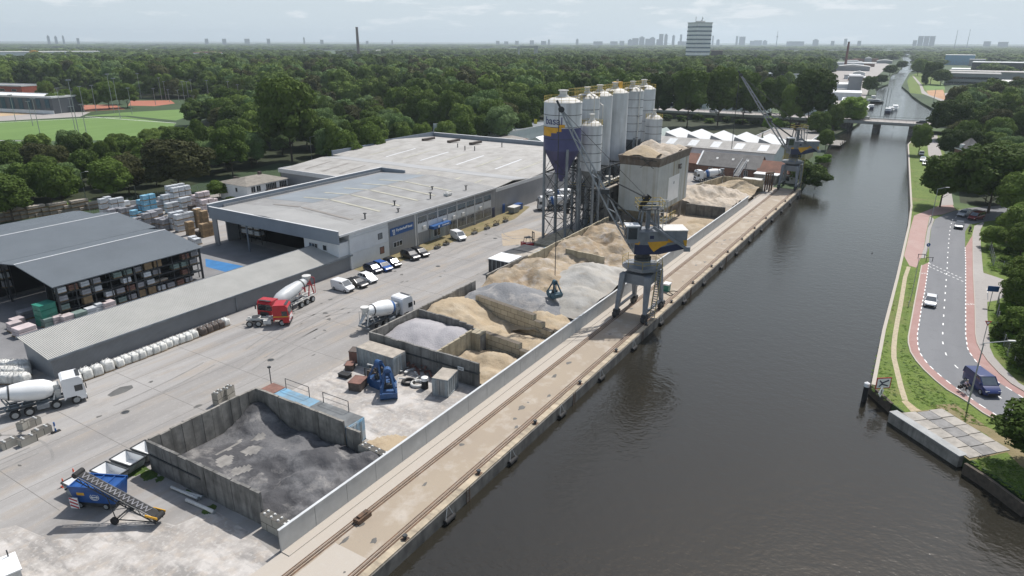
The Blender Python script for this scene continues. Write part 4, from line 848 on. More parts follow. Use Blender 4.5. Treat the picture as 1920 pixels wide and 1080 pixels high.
# ---------------------------------------------------------------- screening machine, conveyor, skips
bt = thing('screening_machine', 'blue box shaped screening machine standing behind the slanting conveyor', 'machine', (*g(193,944),0), math.radians(-64), sc_=.80)
b = MB(); b.add([(-2.4,-1.1,.9),(2.4,-1.1,.9),(2.4,1.1,.9),(-2.4,1.1,.9),(-2.7,-1.3,2.9),(2.7,-1.3,2.9),(2.7,1.3,2.9),(-2.7,1.3,2.9)],[(0,3,2,1),(0,1,5,4),(1,2,6,5),(2,3,7,6),(3,0,4,7),(4,5,6,7)]); b.build('body', M['blue'], bt)
b = MB(); b.box(-2.75,2.75,-1.35,-1.2,2.85,3.1); b.box(-2.75,2.75,1.2,1.35,2.85,3.1); [b.box(x-.06,x+.06,-1.34,1.34,2.92,3.05) for x in (-2.6,-1.3,0,1.3,2.6)]; b.build('hopper_rim', M['blue'], bt)
b = MB(); b.box(-2.3,2.3,-.9,-.7,.3,.9); b.box(-2.3,2.3,.7,.9,.3,.9); b.bar((2.4,-.5,.6),(4.0,0,.5),.12); b.bar((2.4,.5,.6),(4.0,0,.5),.12); b.build('drawbar', M['steel_dark'], bt)
b = MB(); b.cbox((-1.4,-1.225,2.1),(.9,.04,.35),0); b.build('label_plate', M['yellow'], bt)
ring = MB(); Mr = Matrix.Translation((.2,-1.19,1.75)) @ Matrix.Rotation(PI/2,4,'X')
for r in (.42,.28):
    for i in range(20):
        a0, a1 = 2*PI*i/20, 2*PI*(i+1)/20
        ring.bar(Mr @ Vector((r*math.cos(a0)*1.25, r*math.sin(a0),0)), Mr @ Vector((r*math.cos(a1)*1.25, r*math.sin(a1),0)), .05)
ring.bar(Mr @ Vector((-.4,0,0)), Mr @ Vector((.4,0,0)), .1); ring.build('emblem', M['white'], bt)
for x in (-1.4,-.5,.6,1.5): pass
for x in (1.2,-1.9):
    for sy in (-1,1): wheel(bt, x, sy*.95, .42, .25, sy)
t = thing('warning_board', 'red and white warning board on the near end of the blue machine', 'warning board', (*g(143,958),.3), math.radians(28), sc_=.8); b = MB(); b.cbox((0,0,.7),(.08,1.0,1.4)); b.build('board', M['white'], t)
b = MB(); [b.bar((-.05,-.45,z),(-.05,.45,z+.35),.04,.16) for z in (.1,.55,1.0)]; b.build('stripes', M['red'], t)
cvt = thing('conveyor', 'black mobile belt conveyor slanting up over the blue machine', 'conveyor', (0,0,0))
Acv = Vector((*g(298,968,.8),.8)); Bcv = Vector((*g(147,887,4.3),4.3)); dcv = (Bcv-Acv).normalized(); side = dcv.cross(Vector((0,0,1))).normalized()
b = MB(); n = 22
for sgn in (-1,1):
    o_ = side*.45*sgn; b.bar(Acv+o_, Bcv+o_, .07); b.bar(Acv+o_-Vector((0,0,.45)), Bcv+o_-Vector((0,0,.45)), .07)
    for i in range(n):
        p = Acv.lerp(Bcv,i/n)+o_; q_ = Acv.lerp(Bcv,(i+1)/n)+o_
        b.bar(p, q_-Vector((0,0,.45)), .045) if i%2 else b.bar(p-Vector((0,0,.45)), q_, .045)
b.build('lattice_frame', M['steel_dark'], cvt)
b = MB(); b.bar(Acv+Vector((0,0,.05)), Bcv+Vector((0,0,.05)), .72, .05); b.build('belt', M['black'], cvt); b = MB(); [b.bar(Acv.lerp(Bcv,k/36)+side*.3*(-1)**k+Vector((0,0,.10)), Acv.lerp(Bcv,(k+1)/36)-side*.3*(-1)**k+Vector((0,0,.10)), .09,.03) for k in range(4,34)]; b.build('cross_lacing', M['greyw'], cvt)
b = MB(); b.rod(Bcv+side*.5, Bcv-side*.5, .26, n=14); b.rod(Acv+side*.5, Acv-side*.5, .26, n=14); b.build('end_drum', M['black'], cvt)
b = MB(); [b.bar(Acv+dcv*(1.0)+side*.55*k_+Vector((0,0,-.1)), Acv-dcv*.3+side*.55*k_+Vector((0,0,.3)), .08,.2) for k_ in (-1,1)]; b.build('feed_hopper', M['yellow'], cvt)
ax = Vector((*g(233,968),0)); 
for k_ in (-1,1):
    wp = ax+Vector((side.x,side.y,0))*k_*1.1; b = MB(); b.lathe([(.36,-.12),(.36,.12)],14, Matrix.Translation(wp+Vector((0,0,.36))) @ Vector((side.x,side.y,0)).to_track_quat('Z','Y').to_matrix().to_4x4()); b.build('wheel', M['black'], cvt, True)
b = MB(); b.bar(ax+Vector((side.x,side.y,0))*1.1+Vector((0,0,.36)), ax-Vector((side.x,side.y,0))*1.1+Vector((0,0,.36)), .1)
for k_ in (-1,1):
    wp = ax+Vector((side.x,side.y,0))*k_*.9+Vector((0,0,.36)); b.bar(wp, Acv.lerp(Bcv,.62)+side*.4*k_-Vector((0,0,.45)), .07); b.bar(wp, Acv+side*.4*k_-Vector((0,0,.3)), .07)
b.build('undercarriage', M['steel_dark'], cvt)
def skip(label, loc, rz, s=1.0, L_=3.4, W_=1.9):
    t = thing('skip', label, 'skip container', loc, rz, sc_=s); h = 1.25; w = W_/2
    o_ = [(-L_/2,-w,h),(L_/2,-w,h),(L_/2,w,h),(-L_/2,w,h)]; i_ = [(-L_/2+.55,-w+.05,.15),(L_/2-.55,-w+.05,.15),(L_/2-.55,w-.05,.15),(-L_/2+.55,w-.05,.15)]
    b = MB(); b.add(o_+i_, [(4,5,6,7),(0,1,5,4),(1,2,6,5),(2,3,7,6),(3,0,4,7)]); b.build('hull', M['container_grey'], t)
    b = MB(); b.add([(x*.96,y*.95,z+(.0 if z>.5 else .25)) for x,y,z in o_+i_], [(7,6,5,4),(4,5,1,0),(5,6,2,1),(6,7,3,2),(7,4,0,3)]); b.build('inner_lining', M['white'], t)
    b = MB(); [b.bar(o_[k_],o_[(k_+1)%4],.12) for k_ in range(4)]; b.build('rim', M['steel_dark'], t)
    b = MB(); [b.rod((x,sy*(w+.0),.9),(x,sy*(w+.22),.9),.07,n=8) for x in (-.8,.8) for sy in (-1,1)]; b.build('lifting_lug', M['steel_dark'], t); return t
for lab,rim in (('open grey skip against the corner of the big bin, farthest of the row',((251,838),(268,829),(300,838),(280,850))),('open skip with pale lining, second from the bin corner',((207,859),(234,846),(272,852),(246,878))),('open skip with white lining, third from the bin corner behind the conveyor',((167,882),(200,866),(239,882),(214,897))),('low open skip at the left end of the row by the traffic cones',((121,902),(142,891),(186,908),(157,922)))):
    q4 = [Vector(g(u,v,1.25)) for u,v in rim]; c4 = sum(q4, Vector((0,0)))/4; d4 = (q4[3]-q4[0]+q4[2]-q4[1])/2; w4 = (q4[1]-q4[0]+q4[2]-q4[3])/2
    skip(lab, (c4.x,c4.y,0), math.atan2(d4.y,d4.x), 1.0, max(2.6,min(4.2,d4.length)), max(1.7,min(2.6,w4.length)))
for k_, (u, v) in enumerate(((140,893),(120,912))):
    t = thing('traffic_cone', ['orange traffic cone beside the head of the conveyor','orange traffic cone at the outer corner of the last skip'][k_], 'traffic cone', (*g(u,v),0)); b = MB(); b.box(-.22,.22,-.22,.22,0,.05); b.lathe([(.17,.05),(.04,.9)],12); b.build('cone', mat('cone_orange',(.75,.12,.06),.5,noise=(2,.1)), t, True); b = MB(); b.lathe([(.125,.35),(.095,.55)],12); b.build('stripe', M['white'], t, True)
for k_,(a,c) in enumerate((((322,918),(372,938)),((335,922),(380,935)),((350,940),(402,963)))):
    p = g(*a); q_ = g(*c); t = thing('steel_beam', ['upper pale beam of the crossed pair beside the bin wall','lower pale beam of the crossed pair beside the bin wall','single pale pipe lying apart nearest the camera beside the bin wall'][k_], 'beam', (p[0],p[1],0)); b = MB()
    b.rod((0,0,.18+.12*(k_==0)),(q_[0]-p[0],q_[1]-p[1],.18),.13 if k_ < 2 else .17,n=10); b.build('tube', M['offwhite'], t)
    b = MB(); b.rod((q_[0]-p[0],q_[1]-p[1],.18),((q_[0]-p[0])*1.02,(q_[1]-p[1])*1.02,.18),.2,n=10); b.build('end_flange', M['mast'], t)
o = heap('weed_patch', 'green weeds growing along the foot of the dark bin wall', M['weeds'], -3.2,-1.0,12,31.2, [(-1.4,29.8,.5,.4),(-2.4,30.4,.35,.4),(-1.2,26,.2,.5),(-1.1,22,.15,.5),(-1.2,18.4,.2,.6),(-1.1,15,.2,.6),(-1.3,28,.3,.4)], res=.15, seed=40, rough=.2, cat='weeds'); o['kind'] = 'stuff'
# lego blocks bottom left
for k_, (u,v,rz,n) in enumerate(((20,838,20,2),(55,832,24,2),(82,815,30,2),(62,800,-35,2))):
    lego_wall('stacked_blocks', ['low row of concrete blocks at the left edge of the picture','row of concrete blocks beneath the single raised block','end blocks of the row nearest the blue post','long studded blocks set slantwise behind the row'][k_], g(u-18,v+6), g(u+14,v-8), 1, M['lego'], studs=True)
t = thing('concrete_block', 'single raised concrete block on the row at the left', 'concrete block', (*g(48,815),.8), .4); b = MB(); b.cbox((0,0,.4),(.9,.8,.8)); b.build('block', M['lego'], t); b = MB(); [b.rod((x,y,.79),(x,y,.9),.12,.09,8) for x in (-.2,.2) for y in (-.2,.2)]; b.build('stud', M['lego'], t)
t = thing('marker_post', 'short blue and white marker post on a black foot', 'marker post', (*g(105,810),0)); b = MB(); b.cbox((0,0,.05),(.9,.4,.1)); b.build('foot', M['black'], t); b = MB(); b.rod((0,0,.1),(0,0,1.2),.09,n=8); b.build('post', M['signblue'], t); b = MB(); b.rod((0,0,.5),(0,0,.75),.1,n=8); b.build('band', M['white'], t)
for k_, (u,v) in enumerate(((412,757),(430,748))):
    lego_wall('stacked_blocks', ['studded block showing over the road side bin wall, nearer the camera','studded block showing over the road side bin wall, next to the rust red cover'][k_], g(u-7,v+5), g(u+7,v-5), 2, M['lego'])
t = thing('white_cabin', 'white roofed box cut off by the bottom left corner', 'cabin', (*g(10,1076,1.2),0), math.radians(-14)); b = MB(); b.box(-3.4,.9,-1.3,1.1,.2,1.9); b.build('body', M['offwhite'], t); b = MB(); b.box(-3.5,1.0,-1.4,1.2,1.9,2.0); b.build('roof', M['white'], t); b = MB(); b.rod((.5,.9,2.0),(.5,.9,2.6),.05,n=6); b.build('vent_pipe', M['steel_dark'], t)
#@@BLD
# ================================================================ buildings of the yard
def roof_mesh(t, prof, a0, a1, m, axis='x', th=.18, name='roof'):
    """prof: (across, z) list; extruded along the axis from a0 to a1"""
    b = MB(); n = len(prof); P = (lambda a,c,z: (a,c,z)) if axis=='x' else (lambda a,c,z: (c,a,z))
    vs = [P(a,c,z) for a in (a0,a1) for c,z in prof]+[P(a,c,z-th) for a in (a0,a1) for c,z in prof]
    fs = []
    for i in range(n-1): fs += [(i,i+1,n+i+1,n+i),(2*n+i,3*n+i,3*n+i+1,2*n+i+1)]
    for i in range(n-1): fs += [(i,2*n+i,2*n+i+1,i+1),(n+i,n+i+1,3*n+i+1,3*n+i)]
    fs += [(0,n,3*n,2*n),(n-1,3*n-1,4*n-1,2*n-1)]
    b.add(vs, fs); return b.build(name, m, t)
def window(t, c, d, m='glass', frame='trim', mull=0, fr=.07):
    """window in a wall; c centre, d=(wx,wy,h): the thin direction is across the wall"""
    b = MB(); thin = 0 if d[0] < d[1] else 1; b.cbox(c, d); o = b.build('window', M[m], t)
    b = MB(); lx = d[1-thin]; h = d[2]
    def seg(off, dz, L_, H_):
        cc = list(c); cc[1-thin] += off; cc[2] += dz; dd = [0,0,H_]; dd[thin] = d[thin]+.06; dd[1-thin] = L_; b.cbox(cc, dd)
    seg(0,h/2,lx+fr,fr); seg(0,-h/2,lx+fr,fr); seg(-lx/2,0,fr,h); seg(lx/2,0,fr,h)
    for i in range(mull): seg(-lx/2+lx*(i+1)/(mull+1),0,fr,h)
    b.build('frame', M[frame], o); return o
def walls(t, poly, z0, z1, m, name='wall', th=.25):
    b = MB(); n = len(poly)
    a = sum(poly[i][0]*poly[(i+1)%n][1]-poly[(i+1)%n][0]*poly[i][1] for i in range(n))
    if a < 0: poly = poly[::-1]
    for i in range(n):
        p = Vector(poly[i]); q_ = Vector(poly[(i+1)%n]); d = (q_-p).normalized(); nn = Vector((-d.y,d.x))*th
        e = d*th
        b.prism([tuple(p), tuple(q_-e), tuple(q_-e+nn), tuple(p+nn)], z0, z1)
    return b.build(name, m, t)
# --- office hall with the blue sign
t = thing('warehouse', 'grey warehouse with the blue sign, office windows and an open bay end', 'warehouse', (0,0,0))
b = MB(); b.box(56,66.2,56.7,57.0,0,7.15); b.box(55.7,56,56.7,66,0,6.9); b.build('white_wall', M['clad_white'], t)
b = MB(); b.box(66.2,74.2,56.65,57.0,0,7.15); b.build('sign_wall', M['clad'], t)
b = MB(); b.box(74.2,104.5,56.7,57.0,0,7.15); b.box(104.2,104.5,57.0,93,0,7.0); b.box(56,104.5,92.7,93,0,7.9); b.box(53,53.2,91.5,93,0,7.0); b.build('wall', M['clad'], t)
b = MB(); b.box(74,74.2,57.1,92.6,0,7.0); b.box(60,74,57.05,57.2,0,6.9); b.box(60,74,92.5,92.65,0,6.9); b.box(60,74,57.2,92.5,.012,.03); b.build('bay_shade_lining', M['dark'], t)  # bay walls and floor coloured near-black for the shade inside
roof_mesh(t, [(56.4,7.2),(76,8.3),(93,7.35)], 60, 104.6, M['roof_grey'])
roof_mesh(t, [(56.4,7.2),(76,8.3),(93,7.35)], 52.8, 59.98, mat('canopy_roof',(.30,.30,.295),.75,noise=(.15,.15),objcoord=False), name='canopy_roof')
b = MB(); s_ = (8.3-7.35)/17
b.add([(66,77,8.3-s_+.02),(103,77,8.3-s_+.02),(103,91.5,8.3-15.5*s_+.02),(66,91.5,8.3-15.5*s_+.02)],[(0,1,2,3)]); b.build('blue_roof_area', M['roof_blue'], t)  # smoother blue-grey sheet over most of this slope
b = MB(); b.box(52.6,52.85,56.3,93.2,5.6,8.05); b.build('fascia', M['clad_blue'], t)
b = MB(); b.box(52.6,104.8,93.0,93.4,6.8,8.5); b.box(104.55,104.9,85,93,6.9,8.5); b.build('parapet', M['clad_blue'], t)
b = MB(); b.box(52.5,104.9,92.9,93.5,8.5,8.58); b.box(52.5,52.92,56.2,93,8.05,8.12); b.box(53,104.7,56.25,56.42,6.9,7.26); b.box(74.1,74.4,56.5,56.68,0,7); b.build('edge_trim', M['trim'], t)
for i,x in enumerate((61.5,69.5,75.5,81.5,87.5,93.5)):
    b = MB(); mm = M['rooflight'] if i else M['roofbrown']
    for y0,y1 in ((62,75.6),(76.4,84)):
        f = lambda y: 7.2+(8.3-7.2)*(y-56.4)/19.6 if y<76 else 8.3-(y-76)*s_
        b.add([(x,y0,f(y0)+.03),(x+.8,y0,f(y0)+.03),(x+.8,y1,f(y1)+.03),(x,y1,f(y1)+.03),(x,y0,f(y0)+.06),(x+.8,y0,f(y0)+.06),(x+.8,y1,f(y1)+.06),(x,y1,f(y1)+.06)],[(4,5,6,7),(0,1,5,4),(1,2,6,5),(2,3,7,6),(3,0,4,7)])
    b.build('rooflight', mm, t)
for x,y,h in ((64,60.5,.6),(72,59,.15),(75.5,63,.6),(85,61,.9),(97,60,.5),(92,66,.5)):
    b = MB(); b.rod((x,y,7.3),(x,y,7.9+h),.14,n=8); b.cbox((x,y,7.95+h),(.5,.5,.14)); b.build('roof_vent', M['steel_dark'], t)
for x in (90.0,):
    b = MB(); b.cbox((x,60,7.75),(1.6,1.2,.5)); b.cbox((x,60,8.05),(.9,.7,.3)); b.build('roof_fan', M['offwhite'], t)
# sign
b = MB(); b.cbox((70.1,56.55,4.6),(7.0,.12,1.5)); so = b.build('sign', M['signblue'], t)
Mx = Matrix.Translation((70.7,56.47,4.78)) @ Matrix.Rotation(PI/2,4,'X')
place_text('Dyckerhoff Basal', .72, M['white'], so, Mx, bold=.012)
b = MB(); b.cbox((67.35,56.47,4.5),(.16,.03,1.05)); b.cbox((67.75,56.47,4.5),(.16,.03,1.05)); b.cbox((67.55,56.47,4.05),(.5,.03,.16)); b.cbox((67.5,56.47,4.98),(.75,.03,.14)); b.cbox((67.2,56.47,4.85),(.3,.03,.12)); b.build('emblem', M['white'], so)
window(t, (68.7,56.62,1.9), (2.6,.08,1.0), mull=2)
window(t, (63.8,56.67,4.6), (1.1,.06,1.1), 'steel', 'steel_dark')
window(t, (64.1,56.67,1.7), (1.1,.06,1.3), 'rustred', 'bagbrown')
b = MB(); b.box(56,66.2,56.6,56.69,3.0,3.1); b.box(56,66.2,56.6,56.69,6.0,6.08); b.build('wall_trim', M['trim'], t)
X0 = 74.9
for i in range(8):
    x = X0+i*3.45
    if i < 8:
        b = MB(); b.box(x+.05,x+3.3,56.58,56.69,2.9 if i>0 else 2.6,4.7); b.build('white_panel', M['clad_white'], t)
    window(t, (x+1.65,56.62,5.4), (3.15,.08,1.15), 'glass_blue', 'trim', mull=0)
    b = MB(); [b.cbox((x+.4+k_*.5,56.56,4.72),(.3,.06,.32)) for k_ in range(6)]; b.build('vent_pane', M['dark'], t)
    if i >= 3: window(t, (x+1.65,56.62,1.75), (3.15,.08,2.0), 'glass', 'trim', mull=5)
    if i in (0,2,3,4,6): b = MB(); b.cbox((x+1.9,56.35,3.5),(.9,.4,.7)); b.build('air_conditioner', M['offwhite'], t)
    if i%2==0: b = MB(); b.box(x-.12,x,56.5,56.66,0,6.9); b.build('downpipe', M['trim'], t)
b = MB(); b.box(78.6,84.6,55.2,56.6,2.75,3.4); cz = b.build('entrance_canopy', M['signblue'], t)
b = MB(); [b.cbox((81.6+k_*.42,55.17,3.1),(.26,.03,.2)) for k_ in range(6)]; b.cbox((80.3,55.17,3.1),(.4,.03,.45)); b.build('lettering', M['white'], cz)
b = MB(); b.box(78.8,84.4,56.55,56.69,0,2.7); b.build('entrance', M['container_grey'], t); window(t,(81.2,56.5,1.5),(2.2,.08,1.6),mull=1)
b = MB(); b.box(103.0,104.0,56.6,56.69,0,2.4); b.build('door', M['navy'], t)
# open end: white office box, racks inside
b = MB(); b.box(53.2,59.9,57.05,66,0,5.5); b.build('end_office', M['clad_white'], t)
window(t, (53.15,63.5,4.2), (.08,2.2,1.1), mull=2); window(t, (53.15,60.5,4.3), (.08,1.0,1.0)); 
b = MB(); [b.bar((53.3,y,0),(53.3,y,5.6),.25) for y in (82.5,92.6)]; b.build('column', M['clad_blue'], t)
# --- back hall
t = thing('warehouse', 'very long pale roofed warehouse behind the office hall', 'warehouse', (0,0,0))
b = MB(); b.box(104.95,172,57.0,57.3,0,6.0); b.box(171.7,172,57.3,122,0,6.6); b.box(97,97.3,93.5,124,0,6.0); b.box(97,172,123.7,124,0,6.2); b.build('wall', M['clad'], t)
roof_mesh(t, [(97,6.2),(113,7.5),(121,6.7)], 57.02, 124.2, M['roof_pale'], axis='y', name='roof')
roof_mesh(t, [(121.02,6.7),(150,8.3),(172.2,6.9)], 57.02, 128.2, brick_mat('pale_roof_b', (.39,.38,.36), (.36,.35,.335), (.29,.285,.27), 1, 10.0, 1.2, .035, .8, 'XY'), axis='y', name='rear_roof')
b = MB(); b.add([(113.4,57.2,7.5),(120.9,57.2,6.74),(120.9,124,6.74),(113.4,124,7.5)],[(0,1,2,3)]); b.build('slope_shade_band', mat('slope_shade_grey',(.33,.335,.34),.7,noise=(.1,.2),objcoord=False), t)  # slope shade painted as a grey sheet on the falling roof side
b = MB(); b.box(171.9,172.5,57,128.4,6.6,8.3); b.box(140,172,128.2,128.5,6.6,8.6); b.box(121.0,140,128.1,128.5,6.4,8.0); b.build('parapet', M['clad_blue'], t)
b = MB(); b.box(171.8,172.6,56.9,128.5,8.3,8.38); b.box(96.8,121,124.2,124.5,5.6,6.5); b.box(96.7,96.98,93.5,124.4,5.4,6.5); b.box(104.9,172,56.85,57.02,5.9,6.7); b.build('edge_trim', M['trim'], t)
for i in range(9):
    y = 64+i*6.6; b = MB(); f = lambda x: 6.2+1.3*(x-97)/16
    b.add([(100,y,f(100)+.03),(110,y,f(110)+.03),(110,y+.7,f(110)+.03),(100,y+.7,f(100)+.03)],[(0,1,2,3)]); b.build('rooflight', M['roofbrown'] if i > 5 else M['rooflight'], t)
    f2 = lambda x: 6.7+1.6*(x-121)/29
    b = MB(); b.add([(126,y,f2(126)+.03),(140,y,f2(140)+.03),(140,y+.7,f2(140)+.03),(126,y+.7,f2(126)+.03)],[(0,1,2,3)]); b.build('rooflight', M['trim'] if i%2 else M['rooflight'], t)
for x,y in ((156,118),(157,108),(157,99)):
    b = MB(); b.cbox((x,y,8.5),(6,1.1,.7)); b.build('roof_unit', M['bagbrown'], t)
for x,y in ((147,99),(144,94),(145,91),(156,88)): b = MB(); b.rod((x,y,8),(x,y,9.4),.15,n=6); b.build('roof_vent', M['steel_dark'], t)
b = MB(); b.box(108.0,109.0,56.88,57.0,0,2.3); b.build('door', M['blue'], t)
t = thing('dumpster', 'grey waste container by the blank wall of the long warehouse', 'waste container', (110.5,55.2,0)); b = MB(); b.add([(-1.2,-.8,.1),(1.2,-.8,.1),(1.2,.8,.1),(-1.2,.8,.1),(-1.5,-1,1.5),(1.5,-1,1.5),(1.5,1,1.5),(-1.5,1,1.5)],[(0,3,2,1),(0,1,5,4),(1,2,6,5),(2,3,7,6),(3,0,4,7),(4,5,6,7)]); b.build('bin', M['container_grey'], t); b = MB(); b.box(-1.55,1.55,-1.05,1.05,1.5,1.6); b.build('lid', M['offwhite'], t)
t = thing('dumpster', 'blue waste container behind the grey one', 'waste container', (113.6,55.9,0)); b = MB(); b.box(-1.2,1.2,-.7,.7,.1,1.5); b.build('bin', M['blue'], t); b = MB(); b.box(-1.25,1.25,-.75,.75,1.5,1.58); b.build('lid', M['blue'], t)
# --- small white house
t = thing('office_house', 'small white two storey house with a brown flat hipped roof at the wood edge', 'house', (88.5,125.2,0))
b = MB(); b.box(-6.5,6.8,-5.8,5.6,0,4.4); b.build('wall', M['white'], t)
b = MB(); b.add([(-7,-6.3,4.4),(7.3,-6.3,4.4),(7.3,6.1,4.4),(-7,6.1,4.4),(-2.5,-.2,5.7),(3,-.2,5.7)],[(0,1,5,4),(1,2,5),(2,3,4,5),(3,0,4),(3,2,1,0)]); rf = b.build('roof', mat('brown_felt',(.23,.21,.18),.85,noise=(1,.3)), t)
b = MB(); b.box(2,2.8,-.5,.3,5.3,6.4); b.box(-3.6,-3.2,1,3.2,5.0,5.6); b.build('chimney', M['bagbrown'], rf)
for x in (-4.6,-2.9): window(t,(x,-5.82,3.2),(1.3,.06,1.5),'glass','offwhite',1)
window(t,(1.2,-5.82,3.2),(3.4,.06,1.6),'glass','offwhite',5); window(t,(5.2,-5.82,3.1),(2.4,.06,1.8),'glass','offwhite',3); window(t,(-6.52,-1.5,3.0),(.06,.8,1.1),'glass','offwhite')
b = MB(); b.box(-.6,7,-8.3,-5.85,0,2.3); b.box(-.8,7.2,-8.5,-5.85,2.3,2.45); b.build('lean_to', M['bagbrown'], t)
# --- long ribbed shed along the yard road
t = thing('long_shed', 'long low ribbed metal shed with a pale roof beside the yard road', 'shed', (0,0,0))
b = MB(); b.box(4.0,56.0,57.0,57.2,0,2.75); b.box(4.0,56,63.3,63.5,0,4.0); b.build('wall', M['corr_wall'], t)
for x0,x1 in ((4.0,4.2),(55.8,56.0)):
    b = MB(); b.add([(x,y,z) for x in (x0,x1) for y,z in ((57.2,0),(63.3,0),(63.3,4.0),(57.2,2.75))],[(0,1,2,3),(7,6,5,4),(0,4,5,1),(1,5,6,2),(2,6,7,3),(3,7,4,0)]); b.build('end_wall', M['corr_wall'], t)
roof_mesh(t, [(56.6,2.85),(63.9,4.2)], 3.6, 56.0, M['corr_roof'], name='roof', th=.12)
b = MB(); b.box(3.5,56.1,56.5,56.62,2.62,2.9); b.box(3.5,56.1,63.9,64.05,3.98,4.25); b.box(30.8,31.0,56.85,57.0,0,2.7); b.build('gutter', M['steel'], t)
# --- rack sheds
def rack_shed(label, x0, x1, prof, faces):
    t = thing('rack_shed', label, 'shed', (0,0,0))
    roof_mesh(t, prof, x0, x1, M['corr_dark'], th=.15); b = MB(); pk = max(prof, key=lambda p:p[1]); b.box(x0,x1,pk[0]-.15,pk[0]+.15,pk[1]-.02,pk[1]+.05); b.build('ridge_cap', M['trim'], t)
    b = MB()
    for x in (x0+.6, (x0+x1)/2, x1-.6):
        for y in (prof[0][0]+.5, prof[-1][0]-.5): b.bar((x,y,0),(x,y,5.6),.28)
    b.build('column', M['steel_dark'], t)
    b = MB(); y = prof[0][0]+3.4; b.box(x0+.5,x1-.5,y-.1,y+.1,0,5.7); b.build('dark_depth_panel', M['dark'], t); return t  # added near-black panel stands for the shaded depth of the shed
rack_shed('slate roofed open rack shed nearest the long ribbed shed', 13.6, 38.6, [(75.2,5.75),(86,7.4),(92,6.6)], None)
rack_shed('slate roofed open shed in the middle of the three', -24, 40.5, [(92.1,6.6),(104.6,7.8),(112,6.8)], None)
rack_shed('slate roofed shed farthest from the yard road, beside the verge', -24, 40.2, [(112.1,6.5),(119,6.4),(122,5.9)], None)
b = None
def rack(label, x0, x1, y, levels, deep=1.2, ax='x', z0=0):
    t = thing('storage_rack', label, 'storage rack', (0,0,0)); L_ = abs(x1-x0); n = int(L_/2.6)
    P = (lambda a,c,z: (a,c,z)) if ax=='x' else (lambda a,c,z: (c,a,z))
    b = MB()
    for i in range(n+1):
        a = x0+(x1-x0)*i/n
        for c in (y, y+deep): b.bar(P(a,c,0),P(a,c,levels[-1]+1.2),.12)
    b.build('upright', M['steel_dark'], t)
    for z in levels[1:]:
        b = MB(); b.bar(P(x0,y,z),P(x1,y,z),.1,.14); b.bar(P(x0,y+deep,z),P(x1,y+deep,z),.1,.14); b.bar(P(x0,y+deep/2,z+.05),P(x1,y+deep/2,z+.05),deep,.03); b.build('shelf', M['steel_dark'], t)
    return t
rack('long storage rack in the open front of the nearest slate roofed shed', 14.2, 38.0, 75.6, [0,1.5,2.9,4.2])
rack('storage rack seen through the left end of the rack sheds', 93.5, 111, 14.5, [0,1.6,3.1,4.4], ax='y')
rack('storage rack of white wrapped goods inside the open warehouse bay', 84.5, 91.5, 58, [0,1.5,2.8,4.1], ax='y')
# goods: prototypes
def pallet_load(label, mtop, d=(1.2,1.0,1.1), tiers=1, cat='pallet load', name='pallet_load', group=None):
    t = thing(name, label, cat, (0,0,-50), group=group); b = MB(); [b.box(-d[0]/2,d[0]/2,y-.05,y+.05,0,.1) for y in (-d[1]*.42,0,d[1]*.42)]; b.box(-d[0]/2,d[0]/2,-d[1]/2,d[1]/2,.1,.14); b.build('pallet', M['wood'], t)
    b = MB(); z = .14
    for k_ in range(tiers):
        h = (d[2]-.14)/tiers; e = .02*(k_%2); b.cbox((0,0,z+h/2-.01),(d[0]-.06-e,d[1]-.06-e,h-.03)); z += h
    o = b.build('load', mtop, t); bv = o.modifiers.new('bevel','BEVEL'); bv.width = .05; bv.segments = 2
    return t
def bigbag(label, m, name='big_bag', group=None):
    t = thing(name, label, 'big bag', (0,0,-50), group=group); bm = bmesh.new(); bmesh.ops.create_cube(bm, size=1); bmesh.ops.subdivide_edges(bm, edges=bm.edges[:], cuts=3, use_grid_fill=True)
    for v in bm.verts:
        c = v.co; bl = 1+.05*(1-(2*c.z)**2)-.10*max(0,c.z); s_ = 1-.05*max(0,(abs(c.x)+abs(c.y))-.62); v.co = Vector((c.x*.98*bl*s_, c.y*.98*bl*s_, c.z*1.05+.66-(.12*(c.x*c.x+c.y*c.y) if c.z>.4 else 0)))
    me = bpy.data.meshes.new('bag'); bm.to_mesh(me); bm.free(); me.materials.append(m); me.polygons.foreach_set('use_smooth',[True]*len(me.polygons)); o = bpy.data.objects.new('bag', me); C.objects.link(o); o.parent = t
    b = MB(); [b.bar((x*.4,y*.4,1.05),(x*.25,y*.25,1.38),.05) for x in (-1,1) for y in (-1,1)]; b.bar((-.1,-.1,1.38),(.1,.1,1.38),.06); b.build('lifting_strap', M['offwhite'], t)
    b = MB(); [b.box(-.5,.5,y-.05,y+.05,0,.1) for y in (-.4,0,.4)]; b.box(-.5,.5,-.5,.5,.1,.14); b.build('pallet', M['wood'], t); return t
PR = {'white': pallet_load('x', M['whitew'], tiers=2), 'grey': pallet_load('x', M['greyw'], tiers=2), 'brown': pallet_load('x', M['bagbrown'], tiers=3), 'pink': pallet_load('x', M['pinkw'], tiers=2),
      'blue': pallet_load('x', M['lightblue'], tiers=2), 'wood': pallet_load('x', M['wood'], d=(1.2,1.0,1.4), tiers=6), 'teal': pallet_load('x', M['paleteal'], tiers=2), 'long': pallet_load('x', M['container_top'], d=(4.2,1.0,.5), tiers=2, name='timber_stack', cat='timber stack'), 'red': pallet_load('x', M['rustred'], tiers=2)}
BG = {'white': bigbag('x', M['bagwhite']), 'brown': bigbag('x', M['bagbrown'])}
def drop_(o, loc, rz, label, group, scale=None): return copy_thing(o, loc, rz, label, group, scale)
rn = random.Random(11)
